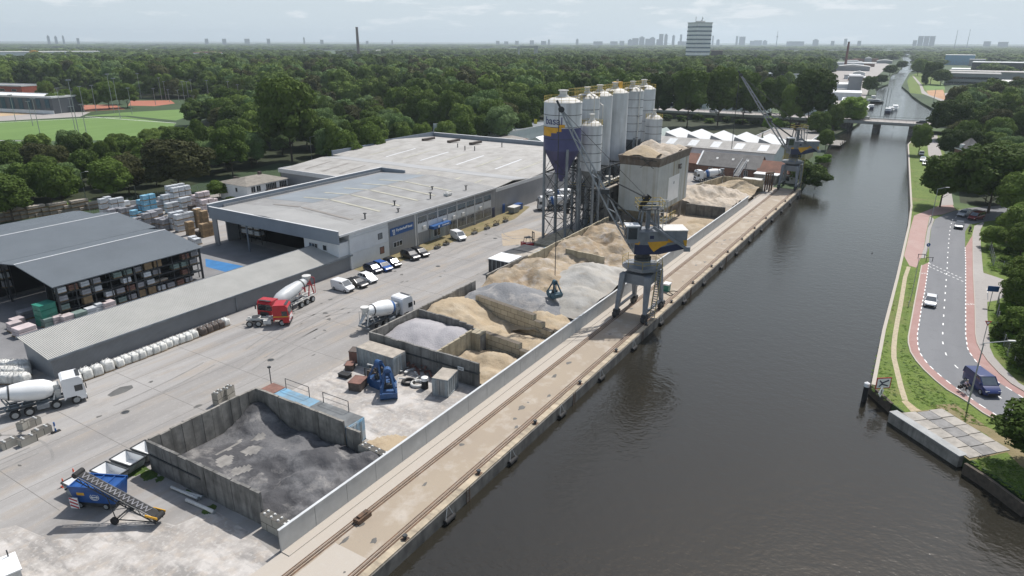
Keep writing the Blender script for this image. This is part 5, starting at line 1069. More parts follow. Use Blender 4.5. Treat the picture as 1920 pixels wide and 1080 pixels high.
for i in range(22):
    x = 10.2+i*.98+(.4 if i > 11 else 0)
    if x > 27: break
    u_brown = x > 21.6 and rn.random() < .75
    drop_(BG['brown' if u_brown else 'white'], (x, 53.6+rn.uniform(-.1,.1), 0), rn.uniform(-.08,.08), 'dark brown sack of goods in the row along the ribbed shed wall' if u_brown else 'white filled big bag in the row along the ribbed shed wall', 'big bags along the shed wall' if not u_brown else 'brown sacks along the shed wall', (.92,1.25,.95))
for i,(x,y,s_) in enumerate(((4.6,53.4,1.25),(6.1,53.6,1.2),(7.4,53.5,1.15),(8.8,53.6,1.2))):
    drop_(BG['white'], (x,y,0), rn.uniform(-.2,.2), ['large white big bag right behind the cab of the white mixer truck','second large white big bag from the mixer truck cab','third large white big bag from the mixer truck cab, brown on top','fourth large white big bag, just before the gap in the row'][i], 'larger big bags by the mixer truck', (s_,)*3)
for i in range(15):
    u,v = 4+i%5*11, 694+i//5*12
    drop_(BG['white'], (*g(u,v),0), rn.uniform(-.5,.5), 'white or lilac bag of goods piled at the left edge behind the mixer truck', 'bags piled at the left edge', (1.1,)*3)
GL = {'white':'white wrapped','grey':'grey wrapped','brown':'dark brown','pink':'pink topped','blue':'light blue wrapped','wood':'brown wooden','teal':'pale green wrapped','long':'long pale','red':'rust red'}
def load(kind, u, v, where, group, z=0, rz=None, sc3=None, xyz=None):
    p = xyz or (*g(u,v,z), z); drop_(PR[kind], p, rn.uniform(-.06,.06) if rz is None else rz, f'{GL[kind]} pallet load {where}', group+' '+kind, sc3)
# rack goods (nearest shed)
kinds = ['red','white','grey','white','teal','teal','grey','wood','wood','white','grey','red','grey','white','long','white']
for li,z in enumerate((.05,1.6,3.0,4.3)):
    x = 15.0; k_ = 0
    while x < 37.5:
        kd = kinds[(k_+li*5)%len(kinds)]
        if rn.random() < .82: load(kd, 0,0, f'on the {["floor level","first shelf","second shelf","top shelf"][li]} of the long rack', f'goods on level {li+1} of the long rack', xyz=(x,76.2,z), sc3=(1.15,1,.85) if kd!='long' else (.6,1,.8))
        x += 1.7 if kd != 'long' else 3.0; k_ += 1
for li,z in enumerate((1.7,3.2,4.5)):
    for j in range(7): load('white' if (j+li)%2 else 'grey',0,0,'on the dim rack at the left end of the sheds','goods on the left end rack',xyz=(15.1,94.5+j*2.4,z))
for li,z in enumerate((1.6,2.9,4.2)):
    for j in range(3): load('white',0,0,f'on the {["lowest","middle","top"][li]} shelf inside the open warehouse bay',f'goods on warehouse shelf {li+1}',xyz=(58.6,85.8+j*2.1,z),sc3=(1.2,1.5,.9))
# loads in front of the sheds
for i,(kd,u,v,z,s_,w_) in enumerate((('pink',35,612,0,1.5,'left of the green stack'),('pink',30,620,0,1.5,'left of the green stack'),('grey',50,597,0,1.7,'beside the green stack'),('grey',72,590,0,1.7,'beside the green stack'),('pink',48,628,0,2.2,'at the corner of the ribbed shed roof'),('pink',128,606,0,1.5,'showing over the ribbed shed roof'),('white',190,582,0,1.6,'showing over the ribbed shed roof'),('pink',204,580,0,1.6,'showing over the ribbed shed roof'),('teal',92,612,0,1.3,'showing over the ribbed shed roof'),('pink',110,608,0,1.3,'showing over the ribbed shed roof'),('teal',150,600,0,1.6,'showing over the ribbed shed roof'),('white',172,592,0,1.3,'showing over the ribbed shed roof'))):
    load(kd,u,v,w_,'loads between the sheds',0,None,(s_,s_,1.3))
t = thing('crate_stack', 'tall bottle green stack of plastic crates at the end of the rack shed', 'crate stack', (*g(91,608),0), .1); 
for k_ in range(4): b = MB(); b.cbox((0,0,.45+k_*.85),(2.3-.04*(k_%2),1.9,.8)); b.cbox((0,0,.82+k_*.85),(2.4,2.0,.08)); b.build('crate', M['green'], t)
# storage yard between the sheds and the wood
yard = [('white',(196,400),3,1),('white',(206,396),3,1),('white',(216,400),3,2),('white',(226,396),2,2),('grey',(232,408),2,2),('grey',(243,406),2,2),('red',(243,418),1,1),('blue',(254,412),2,1),('blue',(259,405),1,1),('brown',(268,420),2,2),('grey',(266,432),2,2),('grey',(278,430),3,2),('blue',(268,402),3,1),('blue',(277,404),4,2),('blue',(298,414),1,1),('grey',(288,424),3,2),('grey',(300,428),2,2),('grey',(310,430),2,2),('white',(318,424),2,2),('white',(328,428),3,2),('white',(338,432),3,2),('white',(346,430),3,2),
 ('white',(305,385),2,2),('white',(312,392),3,2),('white',(322,384),4,3),('white',(332,388),4,3),('white',(318,398),2,2),('grey',(300,394),2,1),('white',(341,388),1,2),('white',(346,398),3,1),('white',(354,396),3,1),('brown',(362,402),2,1),('pink',(370,392),3,2),('pink',(379,398),4,2),('pink',(386,402),3,2),('pink',(392,392),2,2),('white',(372,408),2,1),('wood',(358,438),2,1),('wood',(374,424),3,1),('wood',(386,428),3,1),('wood',(384,442),2,2),('wood',(392,440),2,1),('brown',(376,442),1,1),('white',(362,452),1,1),('white',(370,456),1,1),('grey',(212,410),2,2),('grey',(254,428),2,2)]
for kd,(u,v),n,m_ in yard:
    x,y = g(u,v+2); s_ = 1.35
    for k_ in range(n):
        for j in range(m_):
            load(kd,0,0,['bottom','second tier','third tier','top'][k_]+' of a stack, '+('left' if u < 262 else 'middle' if u < 340 else 'right')+(' front' if v > 410 else ' back')+' of the storage yard','storage yard loads %d%d%d'%(k_,(u>=262)+(u>=340),v>410), xyz=(x+j*1.7,y,k_*1.32+.01), sc3=(s_,s_,1.2))
for i in range(14):
    u = 2+i*13.5; v = 412-i*1.9; n = 1+(i*7)%3
    for k_ in range(n): load('long',0,0,'stacked along the verge behind the sheds','long stacks along the verge', xyz=(*g(u,v+3),k_*.95), rz=.0, sc3=(1.0,1.6,1.7))
# fence of the storage yard and sloping grey sheet wall
def fence(label, pts, h, m=None, panel=True, name='fence', step=3.0):
    t = thing(name, label, 'fence', (pts[0][0],pts[0][1],0)); o = Vector((pts[0][0],pts[0][1])); R_ = resample(pts, step); b = MB(); w_ = MB()
    for p in R_: b.rod((p[0]-o.x,p[1]-o.y,0),(p[0]-o.x,p[1]-o.y,h),.06,n=6)
    b.build('post', M['mast'], t)
    for i in range(len(R_)-1):
        a = Vector((R_[i][0]-o.x,R_[i][1]-o.y,0)); c = Vector((R_[i+1][0]-o.x,R_[i+1][1]-o.y,0))
        for k_ in range(int(h/.35)+1): w_.bar(a+Vector((0,0,.1+k_*.35)), c+Vector((0,0,.1+k_*.35)), .02)
        for k_ in range(1,6): p = a.lerp(c,k_/6); w_.bar(p, p+Vector((0,0,h)), .015)
    w_.build('mesh_panel', m or M['steel'], t); return t
fence('wire fence round the storage yard in front of the dark wood', gl([(170,402),(232,392),(290,378),(345,366),(392,368)]), 2.6)
t = thing('screen_wall', 'low grey concrete wall behind the storage yard', 'wall', (0,0,0)); b = MB(); p, q_ = g(236,392), g(296,384); b.bar((*p,.9),(*q_,.9),.3,1.8); b.build('panel', M['concrete_pale'], t); b = MB(); b.bar((*p,1.85),(*q_,1.85),.36,.08); b.build('coping', M['coping'], t)
for i,x in enumerate((75.3,78.3,88.6,93.6,97.4,101.4)):
    t = thing('shrub_tub', ['low trough of dry plants nearest the blue canopy','longer trough of dry plants left of the white van','round dry bush beyond the white van, nearest the camera','dark dry bush beside the worn patch','dry bush second from the far end by the offices','dry bush farthest along the office front'][i], 'planter', (x,51.9,0)); b = MB(); b.box(-.7,.7,-.4,.4,0,.45); b.build('trough', M['concrete_dark'], t)
    b = MB(); r_ = random.Random(i)
    for k_ in range(90):
        p = Vector((r_.uniform(-.7,.7), r_.uniform(-.45,.45), r_.uniform(.4,.6+(.6 if i>1 else .25)))); a = Vector((r_.uniform(-1,1),r_.uniform(-1,1),r_.uniform(-.3,1)))*.2; c = Vector((r_.uniform(-1,1),r_.uniform(-1,1),r_.uniform(-.6,.6)))*.16; b.add([p,p+a,p+a+c,p+c],[(0,1,2,3)])
    b.build('foliage', mat('dry_shrub',(.13,.10,.05),.9,noise=(3,.3)), t)
# open box, low containers by the forklift
t = thing('open_box_container', 'black sided open box with a flat white lid behind the sand bin wall', 'container', (70.3,32.2,0)); b = MB(); b.box(-2.2,-2.0,-2.2,2.2,0,2.6); b.box(-2.0,2.2,2.0,2.2,0,2.6); b.box(-2.0,2.2,-2.2,-2.0,0,2.6); b.build('side_wall', M['steel_dark'], t); b = MB(); b.box(-2.3,2.3,-2.3,2.3,2.6,2.72); b.build('lid', M['white'], t); b = MB(); [b.box(-2.26,-2.2,y-.06,y+.06,0,2.6) for y in (-1.4,-.5,.5,1.4)]; b.build('rib', M['mast'], t)
t = thing('low_tank', 'low rusty topped platform with pale teal edge between the white lid and the forklift', 'platform', (77.5,32.4,0)); b = MB(); b.box(-4.5,4.0,-2.2,2.4,0,1.9); b.build('body', M['container_grey'], t); b = MB(); b.box(-4.6,4.1,-2.3,2.5,1.9,2.0); b.build('top', M['container_top'], t); b = MB(); b.box(-1,4.15,-2.6,-2.3,1.7,2.15); b.build('edge', M['skyblue'], t); b = MB(); b.box(-.3,-.15,-2.3,2.5,2.0,2.06); b.build('seam', M['steel_dark'], t)
t = thing('weighbridge', 'concrete slab at the foot of the silos beside the sand bins', 'slab', (94,32.5,0)); b = MB(); b.box(-6,8,-3.3,4,0,.5); b.build('deck', M['concrete_cream'], t); b = MB(); b.box(-6,8,-3.5,-3.32,0,.65); b.build('kerb', M['concrete'], t)
t = thing('loading_pipe', 'dark hopper and pipes lying on the road side bin wall', 'machine', (54.5,30.5,0)); b = MB(); b.lathe([(.3,0),(.8,.7),(.8,1.1)],12); b.build('hopper', M['steel_dark'], t); b = MB(); b.rod((0,0,.5),(3.4,.8,.5),.2); b.rod((1,-.5,.3),(3.2,-.3,.6),.12); b.build('pipe', M['navy'], t)
# ---------------------------------------------------------------- silos
def silo(label, x, y, R, zb, zt, legs=True, cone=3.5, navy=False, hoops=5, rail=True, vent=True, ladder=False, base=0.0, legr=.30):
    t = thing('silo', label, 'silo', (x,y,0)); n = 40
    b = MB(); zm = zt-(zt-zb)*.52 if navy else zb
    b.lathe([(R,zm),(R,zt)], n); b.build('shell', M['silo'], t, True)
    if navy:
        b = MB(); b.lathe([(R,zb),(R,zm-.001)], n); b.build('navy_shell', M['silonavy'], t, True)
    b = MB(); b.lathe([(R+.06,zt),(R+.02,zt+.06),(R*.62,zt+.75),(R*.25,zt+1.05)], n); tp = b.build('top', M['silotop'], t, True)
    b = MB()
    for k_ in range(hoops): z = zb+(zt-zb)*(k_+1)/(hoops+1); b.lathe([(R+.03,z-.05),(R+.03,z+.05)], n)
    if hoops: b.build('hoop', M['steel_dark'], t)
    b = MB(); b.lathe([(R*.999,zb),(R*.96,zb-.1),(.45,zb-cone),(.35,zb-cone-.4)], n); b.build('outlet_cone', M['silonavy'] if navy else M['steel'], t, True)
    if vent:
        b = MB(); b.lathe([(R*.28,zt+.9),(R*.28,zt+1.3)],16); b.lathe([(R*.2,zt+1.25),(R*.2,zt+2.1),(R*.27,zt+2.12),(R*.27,zt+2.3)],16); b.build('vent', M['silotop'], tp, True)
    if rail:
        b = MB(); k_ = 16
        for i in range(k_):
            a0, a1 = 2*PI*i/k_, 2*PI*(i+1)/k_; p = Vector((R*math.cos(a0),R*math.sin(a0),zt)); q_ = Vector((R*math.cos(a1),R*math.sin(a1),zt)); b.rod(p,p+Vector((0,0,1.1)),.035,n=5)
            for z in (.55,1.1): b.rod(p+Vector((0,0,z)),q_+Vector((0,0,z)),.03,n=5)
        b.build('railing', M['yrail'], t)
    if legs:
        d = R*.68; P4 = [(-d,-d),(d,-d),(d,d),(-d,d)]
        for p in P4: b = MB(); b.rod((*p,base),(*p,zb+.4),legr,n=10); b.build('leg', M['steel'], t, True)
        b = MB(); lev = [base+.5+(zb-base-.5)*i/4 for i in range(5)]
        for i in range(4):
            p, q_ = P4[i], P4[(i+1)%4]
            for j in range(4): b.rod((*p,lev[j]),(*q_,lev[j+1]),.06,n=5); b.rod((*q_,lev[j]),(*p,lev[j+1]),.06,n=5); b.rod((*p,lev[j+1]),(*q_,lev[j+1]),.08,n=5)
        b.build('bracing', M['steel_dark'], t)
    if ladder:
        b = MB(); [b.rod((-R-.15,y_,base),(-R-.15,y_,zt+1),.04,n=5) for y_ in (-.25,.25)]; [b.rod((-R-.15,-.25,base+k_*.5),(-R-.15,.25,base+k_*.5),.025,n=4) for k_ in range(int((zt-base)*2))]; b.build('ladder', M['steel_dark'], t)
    return t
s1 = silo('biggest silo, white above and navy below with orange patches and basal lettering', 95.3, 34.2, 3.85, 19.2, 28.6, cone=6.3, navy=True, hoops=3)
# orange patches and lettering wrapped on the shell
def wrap(pts, R, m, name, t):
    b = MB(); V = [(R*math.cos(a), R*math.sin(a), z) for a,z in pts]; n = len(V); b.add(V, [tuple(range(n))]); o = b.build(name, m, t); return o
angc = math.atan2(CAMY-34.2, CAMX-95.3)      # direction of the viewing road, the side the lettering faces
def patch(rects, m, name, t, R):
    b = MB()
    for a0,a1,z0,z1 in rects:
        k_ = max(2,int((a1-a0)/.08)); 
        for i in range(k_):
            u0 = a0+(a1-a0)*i/k_; u1 = a0+(a1-a0)*(i+1)/k_; b.add([(R*math.cos(u0),R*math.sin(u0),z0),(R*math.cos(u1),R*math.sin(u1),z0),(R*math.cos(u1),R*math.sin(u1),z1),(R*math.cos(u0),R*math.sin(u0),z1)],[(0,1,2,3)])
    b.build(name, m, t)
A0 = angc
patch([(A0-1.35,A0-.62,22.1,23.9),(A0-.62,A0-.30,22.8,23.5),(A0-.62,A0-.05,23.1,23.85),(A0-.18,A0+.12,23.85,24.5)], M['yellow'], 'orange_patch', s1, 3.875)
def bendsilo(c):
    a = A0-.52+c.x/3.85; r = 3.87+c.z; return Vector((r*math.cos(a), r*math.sin(a), 25.1+c.y))
me_o = place_text('basal', 2.1, M['silonavy'], s1, Matrix(), bend=bendsilo, extr=.02, bold=.015)
silo('white silo just behind the navy one', 105.6, 33.9, 2.7, 17.5, 28.7, hoops=4)
silo('smooth tall white silo, third from the left', 112.6, 34.2, 2.85, 13.5, 28.8, hoops=0, cone=3)
silo('widest smooth tall white silo in the middle of the row', 120.4, 34.0, 3.15, 12.5, 29.0, hoops=0, cone=3, legs=True)
silo('white hooped silo with a dark outlet cone and ladder', 130.8, 34.0, 2.75, 17.5, 28.8, hoops=5, ladder=True)
silo('white silo at the far right end of the row', 139.6, 34.6, 3.0, 16.0, 28.8, hoops=4)
silo('short hooped silo in front of the tall row behind the crane jib', 101.6, 30.6, 2.2, 14.3, 23.6, hoops=4, cone=3.5, vent=True)
silo('short hooped silo at the far right below the tall row', 134.0, 29.2, 2.05, 13.5, 22.2, hoops=4, cone=3)
t = thing('catwalk', 'yellow railed walkway running across the tops of the silos', 'walkway', (0,0,0)); b = MB(); b.box(98,140,33.2,34.4,29.35,29.45); b.build('deck', M['steel_dark'], t); b = MB()
for y in (33.2,34.4):
    for z in (30.4,30.95): b.rod((98,y,z),(140,y,z),.035,n=5)
    for i in range(29): b.rod((98+i*1.5,y,29.8),(98+i*1.5,y,30.95),.03,n=5)
b.build('railing', M['yrail'], t)
t = thing('dust_filter', 'yellow dust filter box on the silo walkway', 'filter', (121.5,34,29.85)); b = MB(); b.box(-1,1,-.9,.9,0,1.5); b.build('casing', M['yellow'], t); b = MB(); b.rod((0,0,1.5),(0,0,2.0),.25,n=10); b.build('outlet', M['mast'], t)
for i,(x,y,z0,z1,lab) in enumerate(((103.6,31.2,4,29.2,'left white filling pipe running up past the second silo'),(129.2,31.4,4,29.5,'right white filling pipe running up between the hooped silos'),(108.9,31.6,6,27,'middle grey filling pipe behind the crane jib'))):
    t = thing('filling_pipe', lab, 'pipe', (0,0,0)); b = MB(); b.rod((x,y,z0),(x,y,z1),.14,n=8); b.rod((x,y,z1),(x+.8,y+1.4,z1+.6),.14,n=8); b.build('tube', M['silotop'], t, True); b = MB(); [b.cbox((x,y,z),(.5,.5,.08)) for z in (8,13,18,23)]; b.build('bracket', M['steel_dark'], t)
# steelwork under and around the silos
t = thing('steel_frame', 'tangle of grey steel legs, platforms and braces beneath the rear silos', 'steelwork', (0,0,0)); b = MB()
for x in (103.5,109.5,116,123,129,135.5):
    for y in (29.5,37.5): b.bar((x,y,0),(x,y,14.5),.35)
b.build('column', M['steel'], t); b = MB()
for z in (5,9.5,14):
    for y in (29.5,37.5): b.bar((103.5,y,z),(135.5,y,z),.2,.3)
    for x in (103.5,109.5,116,123,129,135.5): b.bar((x,29.5,z),(x,37.5,z),.2,.3)
xs_ = (103.5,109.5,116,123,129,135.5)
for i in range(5):
    for y in (29.5,37.5):
        for z0,z1 in ((0,5),(5,9.5),(9.5,14)): b.bar((xs_[i],y,z0),(xs_[i+1],y,z1),.1); b.bar((xs_[i+1],y,z0),(xs_[i],y,z1),.1)
b.build('brace', M['steel_dark'], t); b = MB(); b.box(104,135,30,37,9.6,9.75); b.build('platform', M['steel_dark'], t); b = MB()
for z in (10.3,10.8): b.rod((103.5,29.4,z),(135.5,29.4,z),.035,n=5); b.rod((103.4,29.4,z),(103.4,37.5,z),.035,n=5)
b.rod((103.4,31,.2),(107,31,5),.05,n=5); b.rod((103.4,32,.2),(107,32,5),.05,n=5); b.build('railing', M['yrail'], t)
t = thing('mixing_plant', 'brown grey concrete mixing house between the silos and the hopper building', 'plant building', (0,0,0)); b = MB(); b.box(105.5,117,29.0,35.5,5.5,9.3); b.box(107,113,29.2,34,1.0,5.5); b.build('wall', M['concrete_dark'], t); b = MB(); b.box(105.1,117.4,28.7,35.9,9.3,9.55); b.build('roof', M['container_top'], t); window(t,(105.45,31.5,7.4),(.08,1.6,1.8),'dark','concrete'); window(t,(110,28.95,7.4),(2.0,.08,1.6),'dark','concrete')
b = MB(); b.rod((106,30,10.1),(116,30,10.4),.45,n=12); b.rod((106,32,10.0),(116,32,10.2),.35,n=12); b.cbox((112,31,10.6),(1.6,1.6,1.4)); b.build('duct', M['silotop'], t)
t = thing('crane_signal', 'black signal box hung on the leftmost silo leg', 'signal', (92.75,31.0,0)); b = MB(); b.box(-.35,.1,-.25,.25,6.5,7.5); b.box(-.35,.1,-.25,.25,7.7,8.7); b.build('box', M['black'], t); b = MB(); b.rod((.12,0,6.4),(.12,0,8.9),.06,n=6); b.build('bracket', M['steel_dark'], t)
# ---------------------------------------------------------------- hopper building heaped with sand
t = thing('aggregate_hopper', 'tall stained white hopper building topped with a rusty bin full of sand', 'hopper building', (0,0,0))
x0,x1,y0,y1 = 109.9,130.0,18.3,27.3
b = MB(); walls_poly = [(x0,y0),(x1,y0),(x1,y1),(x0,y1)]; b.prism(walls_poly, 4.6, 14.7); b.build('wall', M['hopperwall'], t)
b = MB(); e = 2.6; b.add([(x0,y0,4.6),(x1,y0,4.6),(x1,y1,4.6),(x0,y1,4.6)]+[(x0+e,y0+e,2.2),(x1-e,y0+e,2.2),(x1-e,y1-e,2.2),(x0+e,y1-e,2.2)],[(0,4,5,1),(1,5,6,2),(2,6,7,3),(3,7,4,0),(4,7,6,5)]); b.build('outlet_funnel', M['concrete_cream'], t)
b = MB()
for x in (x0+1,x0+7,x0+13,x1-1):
    for y in (y0+1,y1-1): b.bar((x,y,0),(x,y,4.6),.5)
b.build('leg', M['concrete'], t)
f_ = .45; b = MB(); b.add([(x0,y0,14.7),(x1,y0,14.7),(x1,y1,14.7),(x0,y1,14.7),(x0-f_,y0-f_,16.7),(x1+f_,y0-f_,16.7),(x1+f_,y1+f_,16.7),(x0-f_,y1+f_,16.7),(x0-f_+.3,y0-f_+.3,16.7),(x1+f_-.3,y0-f_+.3,16.7),(x1+f_-.3,y1+f_-.3,16.7),(x0-f_+.3,y1+f_-.3,16.7),(x0+.3,y0+.3,15.2),(x1-.3,y0+.3,15.2),(x1-.3,y1-.3,15.2),(x0+.3,y1-.3,15.2)],
  [(0,1,5,4),(1,2,6,5),(2,3,7,6),(3,0,4,7),(4,5,9,8),(5,6,10,9),(6,7,11,10),(7,4,8,11),(8,9,13,12),(9,10,14,13),(10,11,15,14),(11,8,12,15),(12,13,14,15)]); b.build('rim_bin', mat('rusty_grey_rim',(.17,.15,.13),.85,noise=(.8,.4),streak=((1,1,.2),(.09,.06,.04),.8),objcoord=False), t)
b = MB(); b.box(116.6,123.8,y0-.06,y0-.01,5.8,11.4); b.build('banner', M['white'], t)
b = MB()
for (cx,cz,w_,h_) in ((122.6,13.1,.35,1.1),(123.1,13.1,.35,.9),(123.7,13.0,.5,1.2),(124.5,13.3,.6,.5),(124.5,12.6,.6,.5)): b.box(cx-w_/2,cx+w_/2,y0-.05,y0-.01,cz-h_/2,cz+h_/2)
b.build('faded_lettering', M['bagbrown'], t)
b = MB(); k_=12; b.lathe([(.35,0),(.35,.02)],k_,Matrix.Translation((120.2,y0-.07,9.8)) @ Matrix.Rotation(PI/2,4,'X')); b.build('banner_emblem', M['greyw'], t)
b = MB()
for z in (2.6,3.2,3.8): b.rod((x0-1,y0-1.4,z),(x0+9,y0-1.4,z),.05,n=5)
for i in range(8): b.rod((x0-1+i*1.4,y0-1.4,2.1),(x0-1+i*1.4,y0-1.4,3.8),.05,n=5)
b.build('railing', M['yrail'], t); b = MB(); b.box(x0-1,x0+9.2,y0-1.5,y0-.2,2.0,2.15); b.build('walkway', M['steel_dark'], t)
b = MB(); b.rod((x0-.3,y1-3,16.2),(x0-.3,y0+.5,16.0),.08); b.bar((x0-.6,y0+1,14.4),(x0-.6,y0+4,16.6),.1); b.bar((x0-.6,y0+4,14.4),(x0-.6,y0+1,16.6),.1); b.build('side_brace', M['steel_dark'], t)
heap('hopper_sand', 'brown and cream sand heaped on top of the tall white hopper building', mat('x', (.4,.3,.2)) if False else M['creamheap'], x0-.1,x1+.1,y0-.1,y1+.1,[(113.6,24.2,3.0,.6),(117,20.4,2.2,.6),(122.5,20.6,2.5,.5),(128,20.4,2.0,.5),(122.5,25.2,3.3,.6),(128.5,24.5,2.2,.55)],seed=51,rough=.25,z0=15.5,base=.25,res=.4)
heap('hopper_sand', 'darker tan sand cone at the near left of the hopper top', M['tanheap'], x0-.1,x0+8,y1-7.5,y1+.1,[(113.4,23.6,3.4,.6)],seed=52,rough=.2,z0=15.5,res=.4)
#@@CRANE
# ================================================================ portal cranes
def crane(label, cx, cy, tip, grabz=None, far=False):
    t = thing('portal_crane', label, 'portal crane', (cx,cy,0)); G = M['crane_grey']; D = M['steel_dark']
    hx, hy = 3.6, 2.3
    for sx in (-1,1):
        for sy in (-1,1):
            p = Vector((sx*hx, sy*hy, .9)); q_ = Vector((sx*2.3, sy*1.95, 6.85)); b = MB(); w0, w1 = .30, .62
            P = [p+Vector((a*w0,c*w0*.8,0)) for a,c in ((-1,-1),(1,-1),(1,1),(-1,1))]+[q_+Vector((a*w1,c*w1*.7,0)) for a,c in ((-1,-1),(1,-1),(1,1),(-1,1))]
            b.add(P,[(0,3,2,1),(4,5,6,7),(0,1,5,4),(1,2,6,5),(2,3,7,6),(3,0,4,7)]); b.build('leg', G, t)
            b = MB(); b.box(sx*hx-1.0,sx*hx+1.0,sy*hy-.28,sy*hy+.28,.42,1.0); b.box(sx*hx-.4,sx*hx+.4,sy*hy-.4,sy*hy+.4,.9,1.3); bg_ = b.build('bogie', D, t)
            b = MB(); [b.rod((sx*hx+dx,sy*hy-.2,.40),(sx*hx+dx,sy*hy+.2,.40),.32,n=12) for dx in (-.6,.6)]; b.build('wheel', D, bg_)
    b = MB(); b.box(-2.3,2.3,-2.1,2.1,5.3,6.8); b.build('portal_beam', G, t)
    b = MB()
    for sy in (-1,1): b = MB(); b.bar((-hx,sy*hy,1.5),(hx,sy*hy,1.5),.3,.35); b.build('tie_beam', G, t)
    b = MB(); b.lathe([(1.4,6.9),(1.3,7.6),(1.25,8.9)],24); b.build('column', G, t, True)
    b = MB(); b.lathe([(3.0,7.45),(3.05,7.95)],8,Matrix.Rotation(PI/8,4,'Z')); b.lathe([(1.3,6.7),(2.9,7.45)],8,Matrix.Rotation(PI/8,4,'Z')); b.build('platform', G, t)
    b = MB()
    for i in range(8):
        a0, a1 = PI/8+2*PI*i/8, PI/8+2*PI*(i+1)/8; p = Vector((3*math.cos(a0),3*math.sin(a0),7.95)); q_ = Vector((3*math.cos(a1),3*math.sin(a1),7.95)); b.rod(p,p+Vector((0,0,1.15)),.04,n=5)
        for z in (.6,1.15): b.rod(p+Vector((0,0,z)),q_+Vector((0,0,z)),.03,n=5)
    b.build('platform_railing', M['yrail'], t)
    b = MB(); b.lathe([(1.15,8.7),(1.3,8.75),(1.3,9.15),(1.05,9.2),(1.05,10.0)],24); b.build('slewing_ring', D, t)
    # stairs to the platform
    b = MB(); p0 = Vector((-2.2,-3.0,.4)); p1 = Vector((.6,-2.7,7.6)); 
    for e in (-.35,.35): b.bar(p0+Vector((0,e,0)),p1+Vector((0,e,0)),.08,.2)
    for k_ in range(22): b.cbox(p0.lerp(p1,k_/21),(.3,.7,.05))
    b.build('stair', M['mast'], t)
    b = MB()
    for e in (-.38,.38): b.rod(p0+Vector((0,e,1)),p1+Vector((0,e,1)),.04,n=5); [b.rod(p0.lerp(p1,k_/7)+Vector((0,e,0)),p0.lerp(p1,k_/7)+Vector((0,e,1)),.03,n=5) for k_ in range(8)]
    b.build('stair_railing', M['yrail'], t)
    tip = Vector(tip)-Vector((cx,cy,0)); ph = math.atan2(tip.y,tip.x); Rz = Matrix.Rotation(ph,4,'Z'); r = math.hypot(tip.x,tip.y); P = lambda x,y,z: Rz @ Vector((x,y,z))
    def U(mb, name, m, par=None, sm=False):
        mb.v = [tuple(Rz @ Vector(v)) for v in mb.v]; return mb.build(name, m, par or t, sm)
    # machine house behind the jib: tapered underside towards the tail
    b = MB(); W_ = 1.7
    pr = [(1.7,10.0),(1.7,13.4),(-2.4,13.5),(-2.6,13.6),(-6.1,13.6),(-6.1,10.9),(-2.0,10.0)]
    n = len(pr); b.add([(x,-W_,z) for x,z in pr]+[(x,W_,z) for x,z in pr],[tuple(range(n)),tuple(range(2*n-1,n-1,-1))]+[(i,n+i,n+(i+1)%n,(i+1)%n) for i in range(n)]); mh = U(b,'machine_house',G)
    b = MB(); b.box(-6.2,-2.5,-W_-.08,W_+.08,13.6,13.72); U(b,'house_roof',M['silotop'],mh)
    for sy in (-1,1):
        y = sy*(W_+.012)
        b = MB(); b.add([(1.72,y,10.0),(1.72,y,11.5),(-.8,y,11.45),(-1.5,y,10.9),(-3.9,y,11.5),(-5.3,y,11.7),(-6.11,y,10.9),(-2.0,y,9.99)],[tuple(range(8)) if sy>0 else tuple(range(7,-1,-1))]); U(b,'navy_patch',M['navy'],mh)
        y = sy*(W_+.02)
        b = MB(); b.add([(-.2,y,11.9),(-3.4,y,12.1),(-3.0,y,11.5),(-2.3,y,11.2),(-1.2,y,10.4),(-.6,y,11.1)],[tuple(range(6)) if sy>0 else tuple(range(5,-1,-1))]); b.add([(-3.3,y,12.6),(-4.4,y,12.3),(-4.2,y,11.9),(-3.2,y,11.8)],[(0,1,2,3)]); b.add([(1.7,y,12.3),(.9,y,11.9),(1.1,y,11.5),(1.7,y,11.6)],[(0,1,2,3)]); b.add([(-5.5,y,12.2),(-6.1,y,12.2),(-6.1,y,11.2),(-5.8,y,11.3)],[(0,1,2,3)]); U(b,'orange_patch',M['yellow'],mh)
        b = MB(); b.add([(-.5,y,12.9),(-1.1,y,12.9),(-1.1,y,12.4),(-.5,y,12.4)],[(0,1,2,3)]); U(b,'house_window',M['navy'],mh)
    # operator cab
    b = MB(); b.box(1.4,3.2,1.0,2.9,12.1,14.6); cb = U(b,'cab',G); b = MB(); b.box(1.3,3.4,.9,3.0,14.6,14.75); U(b,'cab_roof',M['white'],cb); b = MB(); b.box(3.2,3.24,1.15,2.75,12.6,14.4); b.box(1.7,3.0,2.9,2.94,12.7,14.4); b.box(1.7,3.0,.96,1.0,12.7,14.4); U(b,'cab_window',M['glass'],cb)
    # tower
    b = MB(); 
    for x in (-1.9,.9):
        for y in (-1.1,1.1): b.bar((x,y,13.6),(x*.75-.1,y*.8,17.2),.22)
    b.bar((-1.7,-.9,17.1),(.7,-.9,17.1),.25); b.bar((-1.7,.9,17.1),(.7,.9,17.1),.25); b.bar((-1.9,-1.1,13.7),(.7,-.9,17),.12); b.bar((-1.9,1.1,13.7),(.7,.9,17),.12); b.bar((-.4,0,13.6),(-.4,0,16.9),.6); U(b,'tower',G)
    b = MB(); b.box(-2.4,1.4,-1.5,1.5,16.7,16.8); U(b,'tower_platform',D)
    b = MB()
    for (x,y) in ((-2.4,-1.5),(-.5,-1.5),(1.4,-1.5),(1.4,0),(1.4,1.5),(-.5,1.5),(-2.4,1.5),(-2.4,0)): b.rod((x,y,16.8),(x,y,18.0),.04,n=5)
